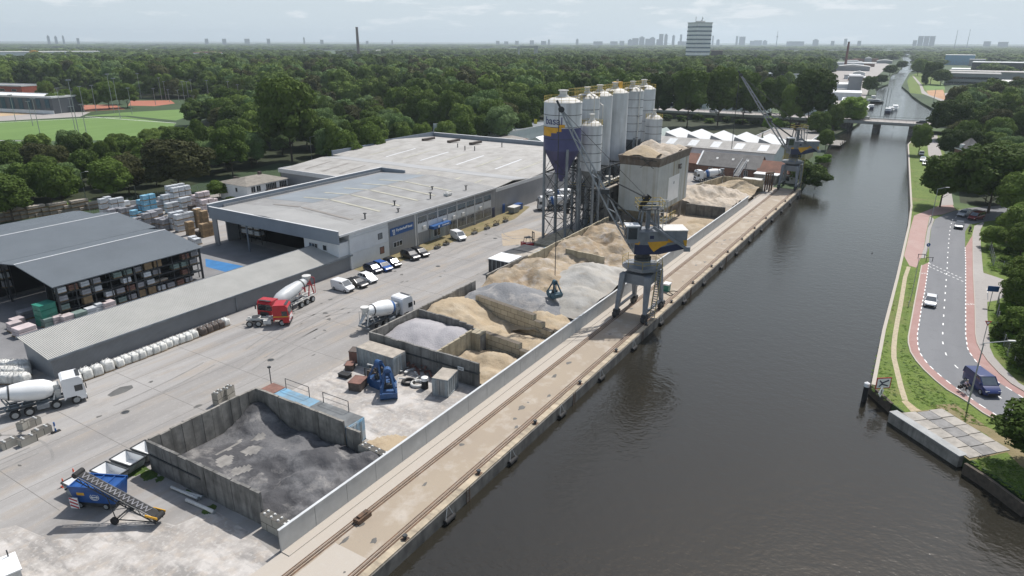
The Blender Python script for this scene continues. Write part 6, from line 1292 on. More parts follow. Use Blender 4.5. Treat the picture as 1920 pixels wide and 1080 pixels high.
    for z in (17.4,18.0):
        for a,c in (((-2.4,-1.5),(1.4,-1.5)),((1.4,-1.5),(1.4,1.5)),((1.4,1.5),(-2.4,1.5)),((-2.4,1.5),(-2.4,-1.5))): b.rod((*a,z),(*c,z),.035,n=5)
    for i in range(5): b.rod((-2.4+i*.8,-1.5,17.9),(-1.6+i*.8,1.5,18.5),.05,n=5)
    U(b,'tower_railing',M['yrail'])
    b = MB(); b.bar((.9,0,16.8),(-.4,0,18.6),.5,.7); b.rod((.2,-.5,18.2),(.2,.5,18.2),.45,n=12); U(b,'sheave_block',M['black'])
    # high railing mast at the tail side and ladders
    b = MB()
    for (x,y) in ((-2.3,-1.6),(-2.3,1.6),(-3.6,-1.6)): b.rod((x,y,13.6),(x,y,17.6),.05,n=5)
    for z in (14.6,15.6,16.6,17.6): b.rod((-2.3,-1.6,z),(-2.3,1.6,z),.03,n=5); b.rod((-2.3,-1.6,z),(-3.6,-1.6,z),.03,n=5)
    U(b,'rear_railing',M['mast'])
    # lattice jib
    A = Vector((1.9,0,10.6)); B_ = Vector((r,0,tip.z)); d = (B_-A).normalized(); up = Vector((-d.z,0,d.x)); b = MB(); sd_ = Vector((0,1,0)); n = 16
    wd = lambda f: .95-.6*f; hd = lambda f: .25+1.0*min(1,f/.3)*(1-f)**.8
    cor = lambda f: [A.lerp(B_,f)+sd_*wd(f)*s1+up*hd(f)*s2*.5 for s1 in (-.5,.5) for s2 in (-1,1)]
    for i in range(n):
        c0, c1 = cor(i/n), cor((i+1)/n)
        for k_ in range(4): b.rod(c0[k_],c1[k_],.115,n=5)
        for (a_,c_) in ((0,1),(2,3),(0,2),(1,3)): b.rod(c0[a_],c1[c_],.045,n=4) if i%2 else b.rod(c0[c_],c1[a_],.045,n=4)
    U(b,'jib',mat('jib_grey_paint',(.27,.30,.33),.5,metal=.2,noise=(1,.2)))
    b = MB(); b.rod(B_+sd_*.5,B_-sd_*.5,.42,n=12); b.bar(B_-d*.8,B_+d*1.4,.35,.3); U(b,'jib_head',D)
    b = MB()
    for y in (-.25,.25): b.rod((.2,y,18.5),B_+Vector((0,y,0)),.035,n=4); b.rod((.2,y*2,18.3),A.lerp(B_,.55)+sd_*y*1.6+up*.4,.05,n=5)
    b.bar((.6,-.8,14.2),A.lerp(B_,.42)+Vector((0,-.5,0)),.18); b.bar((.6,.8,14.2),A.lerp(B_,.42)+Vector((0,.5,0)),.18); m_ = A.lerp(B_,.42); b.cbox(m_+up*.3,(1.2,1.4,.7)); U(b,'jib_stay',D)
    # balance arm over the tail
    b = MB(); b.bar((-.8,W_+.3,14.3),(-6.0,W_+.35,11.0),.35,.4); b.bar((-.8,-W_-.3,14.3),(-6.0,-W_-.35,11.0),.35,.4); b.cbox((-6.1,-W_-.35,10.9),(.9,.4,.7)); b.cbox((-6.1,W_+.35,10.9),(.9,.4,.7)); U(b,'balance_arm',G)
    if grabz is not None:
        b = MB(); [b.rod((r+.3,y,tip.z),(r+.3,y,grabz+3.2),.045,n=5) for y in (-.2,.2)]; U(b,'hoist_rope',D)
    return t, Vector((cx,cy,0))+Vector(P(r+.3,0,0))
_, gp = crane('nearer grey portal crane with orange and navy pattern, its jib raised over the silos', 64.4, 3.5, (57.2,14.4,31.0), 3.0)
grab('dark teal clamshell grab hanging from the nearer crane above the sand', (gp.x,gp.y,2.6), 1.1, mat('dark_teal_paint',(.03,.09,.13),.45,noise=(1,.3)), .1, .82)
crane('farther portal crane by the green bank at the end of the quay', 179.5, 3.42, (170.0,18.5,31.5), 8.0)
t = thing('switch_box', 'small green and white cabinet standing on the quay beside the crane leg', 'cabinet', (*g(1250,545),0)); b = MB(); b.box(-.6,.6,-.45,.45,0,1.15); b.build('body', M['green'], t); b = MB(); b.box(-.7,.7,-.55,.55,1.15,1.4); b.build('lid', M['white'], t)
t = thing('hose', 'dark hose lying on the quay beside the green cabinet', 'hose', (0,0,0)); b = MB(); hp = gl([(1247,550),(1256,555),(1262,553),(1253,547),(1264,546),(1272,548)]); [b.rod((*hp[i],.06),(*hp[i+1],.06),.06,n=5) for i in range(5)]; b.build('tube', M['black'], t)
# end of the quay: gate frames and gangway
t = thing('quay_gate', 'rusty steel gate frame closing the far end of the quay', 'gate frame', (170.5,7.2,0)); b = MB(); [b.bar((x,y,0),(x,y,5),.4) for x in (0,3) for y in (0,1.2)]; b.box(-.3,3.3,-.3,1.5,5,5.3); b.build('frame', M['rust'], t); b = MB(); b.bar((0,0,.5),(3,0,4.5),.15); b.bar((3,1.2,.5),(0,1.2,4.5),.15); b.build('brace', M['steel_dark'], t)
t = thing('gangway', 'grey inclined lattice gangway beyond the farthest sand bin', 'gangway', (176,17.5,0)); b = MB(); 
for y in (0,1.4):
    b.bar((0,y,2.5),(9,y,5.5),.15); b.bar((0,y,3.6),(9,y,6.6),.1)
    for i in range(7): b.bar((i*1.4,y,2.5+i*.467),(i*1.4+.7,y,3.7+i*.467),.07)
for x,z in ((0,2.5),(8.5,5.3)): b.bar((x,0,0),(x,0,z),.2); b.bar((x,1.4,0),(x,1.4,z),.2)
b.build('truss', M['steel'], t); b = MB(); b.add([(0,0,2.6),(9,0,5.6),(9,1.4,5.6),(0,1.4,2.6)],[(0,1,2,3)]); b.build('deck', M['steel_dark'], t)
t = thing('quay_shed', 'small grey brick shed with a white roof at the end of the quay', 'shed', (185.5,10.8,0)); b = MB(); b.box(-3,4,-3,3.5,0,2.6); b.build('wall', M['concrete'], t); b = MB(); b.box(-3.3,4.3,-3.3,3.8,2.6,2.8); b.build('roof', M['white'], t); window(t,(-3.03,0,1.5),(.06,1.2,1.0))
t = thing('quay_container', 'small white cabin with blue stripe behind the farthest sand bin', 'cabin', (175.5,13.2,0)); b = MB(); b.box(-1.5,1.5,-2.6,2.6,.1,2.3); b.build('body', M['white'], t); b = MB(); b.box(-1.53,-1.5,1.2,1.7,.2,2.2); b.build('stripe', M['signblue'], t); b = MB(); b.box(-1.6,1.6,-2.7,2.7,2.3,2.4); b.build('roof', M['offwhite'], t)
# ---------------------------------------------------------------- houses and halls beyond the plant
def gable(name, label, cat, x0, x1, y0, y1, he, hr, mw, mr, axis='x', over=.4, wins=(), mat_trim='trim'):
    t = thing(name, label, cat, (0,0,0)); b = MB(); b.box(x0,x1,y0,y1,0,he); 
    if axis == 'x':
        ym = (y0+y1)/2; b.add([(x0,y0,he),(x0,y1,he),(x0,ym,hr-.1),(x1,y0,he),(x1,y1,he),(x1,ym,hr-.1)],[(0,2,1),(3,4,5)]); pr = [(y0-over,he-.1),(ym,hr),(y1+over,he-.1)]; a0,a1 = x0-over,x1+over
    else:
        xm = (x0+x1)/2; b.add([(x0,y0,he),(x1,y0,he),(xm,y0,hr-.1),(x0,y1,he),(x1,y1,he),(xm,y1,hr-.1)],[(0,1,2),(3,5,4)]); pr = [(x0-over,he-.1),(xm,hr),(x1+over,he-.1)]; a0,a1 = y0-over,y1+over
    b.build('wall', mw, t); roof_mesh(t, pr, a0, a1, mr, axis=axis, th=.2)
    for w_ in wins: window(t, *w_)
    return t
def flat(name, label, cat, x0, x1, y0, y1, h, mw, mr, wins=(), ph=.5):
    t = thing(name, label, cat, (0,0,0)); b = MB(); b.box(x0,x1,y0,y1,0,h); b.build('wall', mw, t); b = MB(); b.box(x0+.2,x1-.2,y0+.2,y1-.2,h,h+.06); b.build('roof', mr, t)
    b = MB(); b.box(x0-.1,x1+.1,y0-.1,y0+.2,h-.2,h+ph); b.box(x0-.1,x1+.1,y1-.2,y1+.1,h-.2,h+ph); b.box(x0-.1,x0+.2,y0+.2,y1-.2,h-.2,h+ph); b.box(x1-.2,x1+.1,y0+.2,y1-.2,h-.2,h+ph); b.build('parapet', M['trim'], t)
    for w_ in wins: window(t, *w_)
    return t
t = gable('house', 'long house with a grey tiled roof and brick wall behind the far mixer truck', 'house', 187,198,14.5,33,3.2,6.6,M['brick'],M['tile_grey'],axis='y',wins=[((186.95,y,1.7),(.08,1.2,1.6)) for y in (18,21,25.5,29)])
b = MB(); b.bar((186.6,33.4,3.2),(192.5,33.4,6.75),.5,.12); b.build('verge_board', M['white'], t)
for y in (18.5,23,28): b = MB(); b.cbox((190,y,5.15),(.9,.7,.1),0,-.55); b.build('skylight', M['offwhite'], t)
gable('house', 'low red brown tiled house right of the grey tiled one by the far crane', 'house', 186.5,196,3.4,14.3,3.0,5.6,M['offwhite'],M['tile'],axis='y',wins=[((186.45,y,1.5),(.08,1.3,1.5)) for y in (5.5,9.2,12)])
gable('house', 'red brown tiled low building left of the grey tiled house', 'house', 190,200,34,60,3.0,5.4,M['brick'],M['tile'],axis='y')
t = gable('hall', 'wide white walled hall with a pale roof and clear roof panels beyond the houses', 'hall', 207,222,14,62,5.6,7.6,M['clad_white'],M['roof_pale'],axis='y',over=.3)
for i in range(6):
    y = 17+i*8; f = lambda x: 5.5+2.1*(x-206.7)/7.8
    b = MB(); b.add([(208,y,f(208)+.05),(213,y,f(213)+.05),(213,y+3,f(213)+.05),(208,y+3,f(208)+.05)],[(0,1,2,3)]); b.build('rooflight', M['coping'], t)
b = MB(); [b.box(206.9,207,y,y+.5,.5,3.5) for y in (24,34,44,54)]; b.build('downpipe', M['steel'], t)
for i in range(5):
    y0 = 16+i*8.6; t = thing('sawtooth_roof', ['white sawtooth roof bay nearest the far crane','second white sawtooth roof bay from the far crane','middle white sawtooth roof bay','fourth white sawtooth roof bay, next to the pale green ones','fifth sawtooth roof bay, beside the silos'][i], 'roof bay', (0,0,0)); b = MB()
    b.add([(223,y0,5.5),(240,y0,5.5),(240,y0+7.5,5.5),(223,y0+7.5,5.5),(223,y0+7.0,7.9),(240,y0+7.0,7.9)],[(0,1,5,4),(0,4,3),(1,2,5),(3,2,1,0)]); b.build('north_light', M['clad'], t)
    b = MB(); b.add([(222.9,y0-.1,5.6),(240.1,y0-.1,5.6),(240.1,y0+7.1,8.05),(222.9,y0+7.1,8.05)],[(0,1,2,3)]); b.build('roof', M['coping'], t); b = MB(); b.box(223,240,y0,y0+7.5,0,5.5); b.build('wall', M['clad_white'], t)
for i in range(3):
    gable('sawtooth_hall', ['pale green gabled hall roof directly behind the white hall','second pale green gabled roof, nearer the silos','grey green gabled roof touching the silos'][i], 'hall', 222.5,240,59.5+i*8.6,67+i*8.6,4.8,7.8,M['clad_white'],mat('pale_green_roof%d'%i,(.30,.36,.34),.6,noise=(.4,.15),objcoord=False),axis='x',over=.2)
flat('annex', 'grey and yellow brick annex at the right end of the sawtooth roofs', 'building', 228,246,8,15,5.2,mat('ochre_wall',(.42,.38,.22),.8,noise=(.4,.3),objcoord=False),M['roof_grey'],[((225.95,y,3),(.08,1.6,1.8)) for y in (9.5,12)])
flat('mooring_house', 'flat brown roofed building by the jetty', 'building', 262,300,12,34,3.2,M['brick'],M['roofbrown'])
t = thing('jetty', 'small wooden jetty on the left bank before the bridge', 'jetty', (290,6.5,-1.25)); b = MB(); b.box(-9,9,-3.2,2,1.2,1.4); b.box(-9,-7.5,-3.2,3,1.2,1.45); b.build('deck', M['concrete'], t); b = MB(); [b.rod((x,-3.1,-1),(x,-3.1,2.4),.15) for x in (-7,-2,3,7.8)]; b.build('pile', M['bark'], t)
gable('red_house', 'brick building with teal windows beyond the long warehouse', 'building', 189,203,106,121,4.2,4.9,M['brick'],M['roofbrown'],axis='x',wins=[((x,105.95,2.4),(2.6,.08,1.8),'green','trim') for x in (191.5,195.5,199.5)])
flat('blue_building', 'pale blue flat roofed building behind the brick one', 'building', 207,250,118,142,5.2,M['clad_white'],M['roof_blue'])
gable('marquee', 'white pitched tent roof beside the long warehouse', 'tent', 197,213,92,106,2.8,6.0,M['white'],M['white'],axis='x')
for i,(u,v,l) in enumerate(((775,245,'yellow'),(840,240,'white'),(1001,232,'yellow'))):
    x,y = g(u,v+22); t = thing('flag', ['yellow banner flag on a pole at the wood edge','white banner flag on a pole left of the brick building','yellow banner flag beside the biggest silo'][i], 'flag', (x,y,0)); b = MB(); b.rod((0,0,0),(0,0,7.5),.08,n=6); b.build('pole', M['mast'], t); b = MB(); b.box(-.03,.03,-1.6,-.05,4.5,7.3); b.build('cloth', mat('banner_yellow',(.75,.62,.03),.6,noise=(1,.1)) if l=='yellow' else M['white'], t)
for i,u in enumerate((632,636.5,641)):
    x,y = g(u,285,4); t = thing('flag', ['leftmost of the three yellow flags behind the warehouse','middle one of the three yellow flags behind the warehouse','rightmost of the three yellow flags behind the warehouse'][i], 'flag', (x,y,0)); b = MB(); b.rod((0,0,0),(0,0,9),.08,n=6); b.build('pole', M['mast'], t); b = MB(); b.box(-.03,.03,-.8,-.05,6.6,9); b.build('cloth', M['yellow'], t)
t = thing('roof_sign', 'lilac white sign standing behind the roof of the long warehouse', 'sign', (*g(826,268,3),0)); b = MB(); b.box(-.1,.1,-3.2,3.2,6.8,10.2); b.build('board', M['whitew'], t); b = MB(); b.box(-.08,.08,-3,-2.7,0,6.8); b.box(-.08,.08,2.7,3,0,6.8); b.build('post', M['mast'], t)
#@@RIGHT
# ================================================================ right bank: road, paths, signs
BANK = [g(u,v) for u,v in ((1632,718),(1650,637),(1680,537),(1700,438))]
sheet('grass_verge', [(57,-30.35),(77,-29.9),(105,-29.7),(148,-29.1),(172,-28.3),(232,-24.5),(301,-20.1),(345,-21.6),(345,-30)]+[(240,-36),(175,-36.5)]+[(175,-120),(-10,-120),(2,-92),(40.2,-45.1),(45.2,-40),(53.3,-32.8)], .006, M['grass'])
sheet('dry_grass', gl([(1745,760),(1790,757),(1850,800),(1925,835),(1925,885),(1890,850),(1850,815)]), .010, M['dry'])
LL = gl([(1732,402),(1735,420),(1742,464),(1741.9,492),(1733.5,548.3),(1728,575.4),(1725,596),(1720,627.5),(1721,648),(1725,662),(1731.5,672),(1741,684),(1752,694.6),(1766,706.7),(1781.5,719),(1799,731.7),(1822,748),(1839,760),(1861.7,774),(1900,800),(1960,845)])
RR = gl([(1818,421),(1809.6,434),(1809.6,464),(1810.6,492),(1810.6,530),(1810.6,565),(1810.6,627.5),(1814,652.5),(1818,661),(1825,671),(1833.5,681.7),(1843,692),(1855.4,704),(1872,717),(1890,728),(1925,750),(2000,790)])
LO = gl([(1728,498),(1722,529.6),(1713.75,573),(1706.5,613),(1703,632),(1703,644),(1707.5,661),(1718,677.5),(1732.5,694),(1755,715),(1776,731.7),(1797,744),(1818,756.7),(1843,775),(1870,790),(1905,815),(1960,860)])
RO = gl([(1843,417),(1828,424),(1824,440),(1825,513),(1828,569),(1829.4,627.5),(1832.5,644),(1838.75,656.7),(1853,677.5),(1874,700),(1897,720),(1930,740),(2000,778)])
WO = gl([(1845,419),(1838,432),(1838.75,461),(1843,508.75),(1850,540),(1851,573),(1851,596),(1855.4,638),(1855.4,652.5),(1863.75,671),(1880.4,690),(1909.6,719),(1940,737),(2000,770)])
top = gl([(1753,411),(1770,402.5),(1791,395),(1815,390),(1850,387),(1925,383)]); topR = gl([(1925,405),(1880,412),(1850,415)])
sheet('road', LL[4:]+[LL[-1],RR[-1]]+RR[::-1]+[RO[0]]+topR[::-1]+top[::-1]+[LL[1+1],LL[3]] if False else top[::-1]+gl([(1746,427.5),(1742,464),(1741.9,492)])+LL[4:]+RR[::-1]+gl([(1850,415),(1925,405)]), .014, M['asphalt'])
sheet('cycle_lane', LO+LL[::-1][:18], .018, M['cycle'])
sheet('cycle_lane', RO[2:]+RR[::-1][:15], .018, M['cycle'])
sheet('pavement', WO+RO[::-1], .13, M['pave'], drop=.13)
sheet('cycle_path', gl([(1713.75,404.6),(1743,405.6),(1736,440),(1732.5,464),(1728,480),(1718,502),(1705,498),(1695,479.6),(1699,464),(1706,432)]), .015, M['pinkpave'])
sheet('path_strip', gl([(1743.5,406),(1752,411),(1745,430),(1741,464),(1735,484),(1726,484),(1733,464),(1737,440)]), .014, M['pave'])
sheet('cycle_path', gl([(1713.75,404.4),(1760,386),(1786,384),(1792,394),(1768,402),(1743,405.4)]), .015, M['pinkpave'])
sheet('lane', gl([(1762,386),(1770,362),(1768,345),(1757,300),(1741,292),(1737,252),(1757,252),(1768,300),(1778,345),(1784,362),(1788,384)]), .013, M['pave'])
sheet('side_street', gl([(1825,500),(1845,512),(1870,520),(1900,530),(1905,545),(1870,563),(1852,566),(1828,568)]), .012, M['pave'])
sheet('side_street_asphalt', gl([(1827,535),(1853,545),(1853,562),(1828,566)]), .016, M['asphalt'])
tp = gl([(1704,500),(1697,520),(1693,545),(1688,575),(1683,600),(1678,630),(1676,650),(1676,670),(1683,700),(1690,728),(1697,750)]); sheet('footpath', ribbon(tp,.32,-.32), .012, mat('worn_path',(.42,.36,.25),.9,noise=(2,.25),objcoord=False))
sheet('footpath', gl([(1690,752),(1700,750),(1720,766),(1728,770),(1708,772)]), .013, mat('worn_sand',(.42,.34,.22),.9,noise=(2,.3),objcoord=False))
# kerbs
for lab,pts in (('left',LO),('right',RO[1:])):
    sheet('kerb', ribbon(pts, .09, -.09), .12, M['quay_pale'], drop=.12)
# quayside stones of the right bank
bk = RB[:8]; sheet('bank_edge', ribbon(bk, .1, -.35), .10, M['quay_pale'], drop=2.3)
t = thing('landing_beam', 'long grey concrete beam edging the slab landing on the right bank', 'quay beam', (0,0,0)); b = MB(); p = Vector((*g(1674,773,-.1),-.95)); q_ = Vector((*g(1806,857,-.1),-.95)); b.bar(p,q_,1.0,1.9); b.build('beam', M['concrete'], t); b = MB(); b.bar(p+Vector((0,0,1.0)),q_+Vector((0,0,1.0)),1.1,.12); b.build('coping', mat('landing_coping',(.34,.35,.35),.8,noise=(.8,.2),objcoord=False), t)
sheet('slab_bed', gl([(1680,772),(1692,774),(1763.75,766),(1898,846),(1818,864),(1810,858)]), .014, M['dry'])
SA,SB,SC,SD = [Vector(g(*p)) for p in ((1690,775),(1766,767),(1895,845),(1818,861))]
rsl = random.Random(5); LS = [MB(),MB()]
for i in range(3):
    for j in range(5):
        f0,f1 = i/3+.006,(i+1)/3-.006; off = .10*(i==1); h0,h1 = max(0,(j+off)/5)+.006,min(1,(j+1+off)/5)-.006
        if h1-h0 < .03: continue
        P4 = [(SA.lerp(SB,f)).lerp(SD.lerp(SC,f),h) for f,h in ((f0,h0),(f1,h0),(f1,h1),(f0,h1))]; LS[1 if i==1 else 0].prism([tuple(p) for p in P4],.0,.09+rsl.uniform(-.01,.015))
struct('slab_landing', LS[0], mat('pale_landing_slab',(.36,.335,.30),.85,noise=(.8,.35),objcoord=False)); struct('slab_landing', LS[1], mat('grey_landing_slab',(.24,.235,.23),.85,noise=(.8,.35),objcoord=False))
t = thing('bank_timber', 'dark curved timber edge of the bank below the landing', 'bank edging', (0,0,0)); b = MB(); ep = [(57,-30.2),(55.5,-31.2),(54,-32.2),(53.1,-32.8)]; [b.bar((*ep[i],-.75),(*ep[i+1],-.75),.35,1.6) for i in range(3)]; ep = [g(1810,868),g(1850,893),g(1925,948)]; [b.bar((*ep[i],-.75),(*ep[i+1],-.75),.35,1.5) for i in range(2)]; b.build('timber', M['bark'], t)
b = MB()
def dashes(name, pts, dl, gap, w_, z=.024):
    """painted line of separate dashes along a course"""
    R_ = resample(pts, .25); b = MB(); acc = 0; on = True; seg = [R_[0]]
    for i in range(1,len(R_)):
        st = (Vector(R_[i])-Vector(R_[i-1])).length; acc += st
        if on: seg.append(R_[i])
        if acc >= (dl if on else gap):
            if on and len(seg) > 1:
                o = ribbon(seg, w_/2, -w_/2); n = len(o)//2
                b.add([(x,y,z) for x,y in o], [(k,k+1,2*n-2-k,2*n-1-k) for k in range(n-1)])
            on = not on; acc = 0; seg = [R_[i]]
    tag(b.build(name, M['marking']), kind='structure')
CC = gl([(1800,401),(1786,412),(1782,425),(1780,441),(1777,477.5),(1776,501),(1773.75,529.6),(1770,581.7),(1768,613),(1767,638),(1768,644),(1773.75,665),(1792.5,687.5),(1815,706),(1845,726),(1890,755)])
dashes('road_marking', CC, 1.0, 3.0, .16); dashes('road_marking', LL[3:], 1.0, 1.0, .14); dashes('road_marking', RR[2:], .8, .8, .14)
dashes('crossing_marking', gl([(1742,494),(1775,509),(1806,523)]), .5, .5, .18); dashes('crossing_marking', gl([(1743,500),(1775,515),(1806,528)]), .5, .5, .18)
def cyc(u,v,rz):
    x,y = g(u,v); b = MB(); k=10
    for dx in (-.42,.42):
        for i in range(k): a0,a1 = 2*PI*i/k,2*PI*(i+1)/k; b.bar((x+math.cos(rz)*dx+.26*math.cos(a0),y+math.sin(rz)*dx+.26*math.sin(a0),.026),(x+math.cos(rz)*dx+.26*math.cos(a1),y+math.sin(rz)*dx+.26*math.sin(a1),.026),.06,.004)
    b.bar((x-math.cos(rz)*.4,y-math.sin(rz)*.4,.026),(x+math.sin(rz)*.3,y-math.cos(rz)*.3,.026),.06,.004); b.bar((x+math.cos(rz)*.4,y+math.sin(rz)*.4,.026),(x+math.sin(rz)*.3,y-math.cos(rz)*.3,.026),.06,.004); tag(b.build('cycle_marking', M['marking']), kind='structure')
cyc(1731,512.5,-1.0); cyc(1818,570.5,-1.0)
b = MB()
for k in range(6):
    p,q_ = g(1826.5+k*.2,534+k*2.4), g(1831,534.5+k*2.4); b.bar((*p,.024),(*q_,.024),.22,.004)
p,q_ = g(1832,536),g(1850,541); b.bar((*p,.024),(*q_,.024),.12,.004); p,q_ = g(1850,541),g(1850,549); b.bar((*p,.024),(*q_,.024),.25,.004)
for a,c in (((1840,543),(1846,549)),((1846,549),(1842,550)),((1846,549),(1848,544))): b.bar((*g(*a),.024),(*g(*c),.024),.2,.004)
tag(b.build('junction_marking', M['marking']), kind='structure')
def lamp_post(label, u, v, h, rz, arm=1.6, group=None, loc=None):
    t = thing('street_lamp', label, 'street lamp', (*(loc or g(u,v)),0), rz, group=group); b = MB(); b.rod((0,0,0),(0,0,h),.10,.06,n=8); b.rod((0,0,h),(arm,0,h+.35),.05,n=6); b.build('pole', M['mast'], t)
    b = MB(); b.cbox((arm+.35,0,h+.38),(.8,.26,.12)); b.build('lamp_head', M['offwhite'], t); return t
lamp_post('tall street lamp on the grass bend beside the cyclist', 1815.4, 756.7, 7.8, math.radians(-62), 2.6)
lamp_post('tall street lamp standing between the pink path and the road', 1745, 417, 8.0, math.radians(-60), 1.8)
for u,v,z,l in ((163,382,8,'leaning street lamp before the dark wood above the slate roof'),(255,366,7,'thin street lamp at the wood edge behind the storage yard'),(585,300,8,'street lamp at the wood edge behind the white house'),(1780,300,7,'street lamp on the lane under the trees by the parked cars')): lamp_post(l,u,v,z,math.radians(-50),1.2)
def signpost(label, u, v, h, face, rz, kind, cat='road sign', loc=None):
    t = thing('road_sign', label, cat, (*(loc or g(u,v)),0), rz); b = MB(); b.rod((0,0,0),(0,0,h),.05,n=6); b.build('post', M['mast'], t); b = MB()
    if kind == 'round': b.lathe([(.38,0),(.38,.04)],20,Matrix.Translation((-.04,0,h-.1)) @ Matrix.Rotation(-PI/2,4,'Y')); o = b.build('disc', M['signblue'], t); b = MB(); b.bar((-.1,-.12,h-.3),(-.1,.15,h+.1),.03,.08); b.bar((-.1,.15,h+.1),(-.1,.15,h-.12),.03,.08); b.build('arrow', M['white'], o)
    elif kind == 'tri':
        V = [(-.05,-.45,h+.25),(-.05,.45,h+.25),(-.05,0,h-.5)]; b.add(V+[(x+.04,y,z) for x,y,z in V],[(0,1,2),(5,4,3),(0,3,4,1),(1,4,5,2),(2,5,3,0)]); o = b.build('triangle', M['red'], t); b = MB(); b.add([(-.06,-.27,h+.14),(-.06,.27,h+.14),(-.06,0,h-.3)],[(0,1,2)]); b.build('centre', M['white'], o)
    elif kind == 'board': b.box(-.05,.05,-.8,.8,h-.6,h+.3); b.build('board', M['signblue'], t)
    return t
toc = math.atan2(CAMY+35, CAMX-90)
signpost('round blue sign with white arrow beside the pink path', 1737, 476, 2.0, None, math.radians(28), 'round')
signpost('large dark blue board beside the side street', 1854, 575, 3.2, None, math.radians(18), 'board')
signpost('red triangular give way sign on the pavement corner', 1843.5, 640, 2.9, None, math.radians(20), 'tri')
t = thing('waterway_sign', 'square white waterway sign with black and red emblem on the bank', 'waterway sign', (*g(1652,741),0), math.radians(38)); b = MB(); b.rod((.1,0,0),(.1,0,1.2),.06,n=6); b.build('post', M['steel_dark'], t); b = MB(); b.box(0,.06,-.95,.95,.9,2.35); bo = b.build('board', M['red'], t); b = MB(); b.box(-.02,0,-.82,.82,1.02,2.23); b.build('face', M['white'], bo)
b = MB(); b.bar((-.04,.55,2.0),(-.04,.15,1.6),.03,.16); b.bar((-.04,.55,1.2),(-.04,.15,1.6),.03,.16); b.bar((-.04,.15,1.7),(-.04,-.6,2.0),.03,.16); b.bar((-.04,.15,1.5),(-.04,-.6,1.25),.03,.16); b.build('emblem', M['navy'], bo)
t = thing('waterway_sign', 'diamond shaped white sign with a black mark at the corner of the bank', 'waterway sign', (*g(1649,752),0), math.radians(70)); b = MB(); b.rod((.1,0,0),(.1,0,1.0),.05,n=6); b.build('post', M['steel_dark'], t); b = MB(); b.add([(0,0,.5),(0,.7,1.2),(0,0,1.9),(0,-.7,1.2),(.05,0,.5),(.05,.7,1.2),(.05,0,1.9),(.05,-.7,1.2)],[(3,2,1,0),(4,5,6,7),(0,1,5,4),(1,2,6,5),(2,3,7,6),(3,0,4,7)]); b.build('board', M['white'], t); b = MB(); b.box(-.02,-.005,-.12,.12,.9,1.5); b.build('mark', M['navy'], t)
t = thing('mooring_pile', 'black mooring pile with a white cap standing in the water', 'mooring pile', (*g(1619.5,752,-1.25),-1.25)); b = MB(); b.rod((0,0,-1),(0,0,2.0),.3,n=12); b.build('pile', M['black'], t); b = MB(); b.lathe([(.32,2.0),(.32,2.45),(.1,2.6)],12); b.build('cap', M['white'], t)
for u,v in ((1727,484),(1742,490)):
    t = thing('barrier', 'low dark barrier end at the '+('left' if u<1730 else 'right')+' side of the path strip', 'barrier', (*g(u,v),0), math.radians(-60)); b = MB(); b.bar((-.6,0,0),(-.6,0,.8),.08); b.bar((.6,0,0),(.6,0,.8),.08); b.build('post', M['steel_dark'], t); b = MB(); b.bar((-.7,0,.8),(.7,0,.8),.1); b.build('rail', M['steel_dark'], t)
fence('green mesh fence along the scrub beside the road, lower stretch', gl([(1869,570),(1868,600),(1872,630),(1885,665),(1900,690),(1922,710)]), 2.0, M['steel_dark'])
fence('green mesh fence along the scrub, upper stretch above the side street', gl([(1855,470),(1862,500),(1900,520),(1930,528)]), 2.0, M['steel_dark'])
fence('thin rail fence on the grass between path and cycle lane', gl([(1722,492),(1716,520),(1708,560),(1703,575)]), .9, M['steel_dark'])
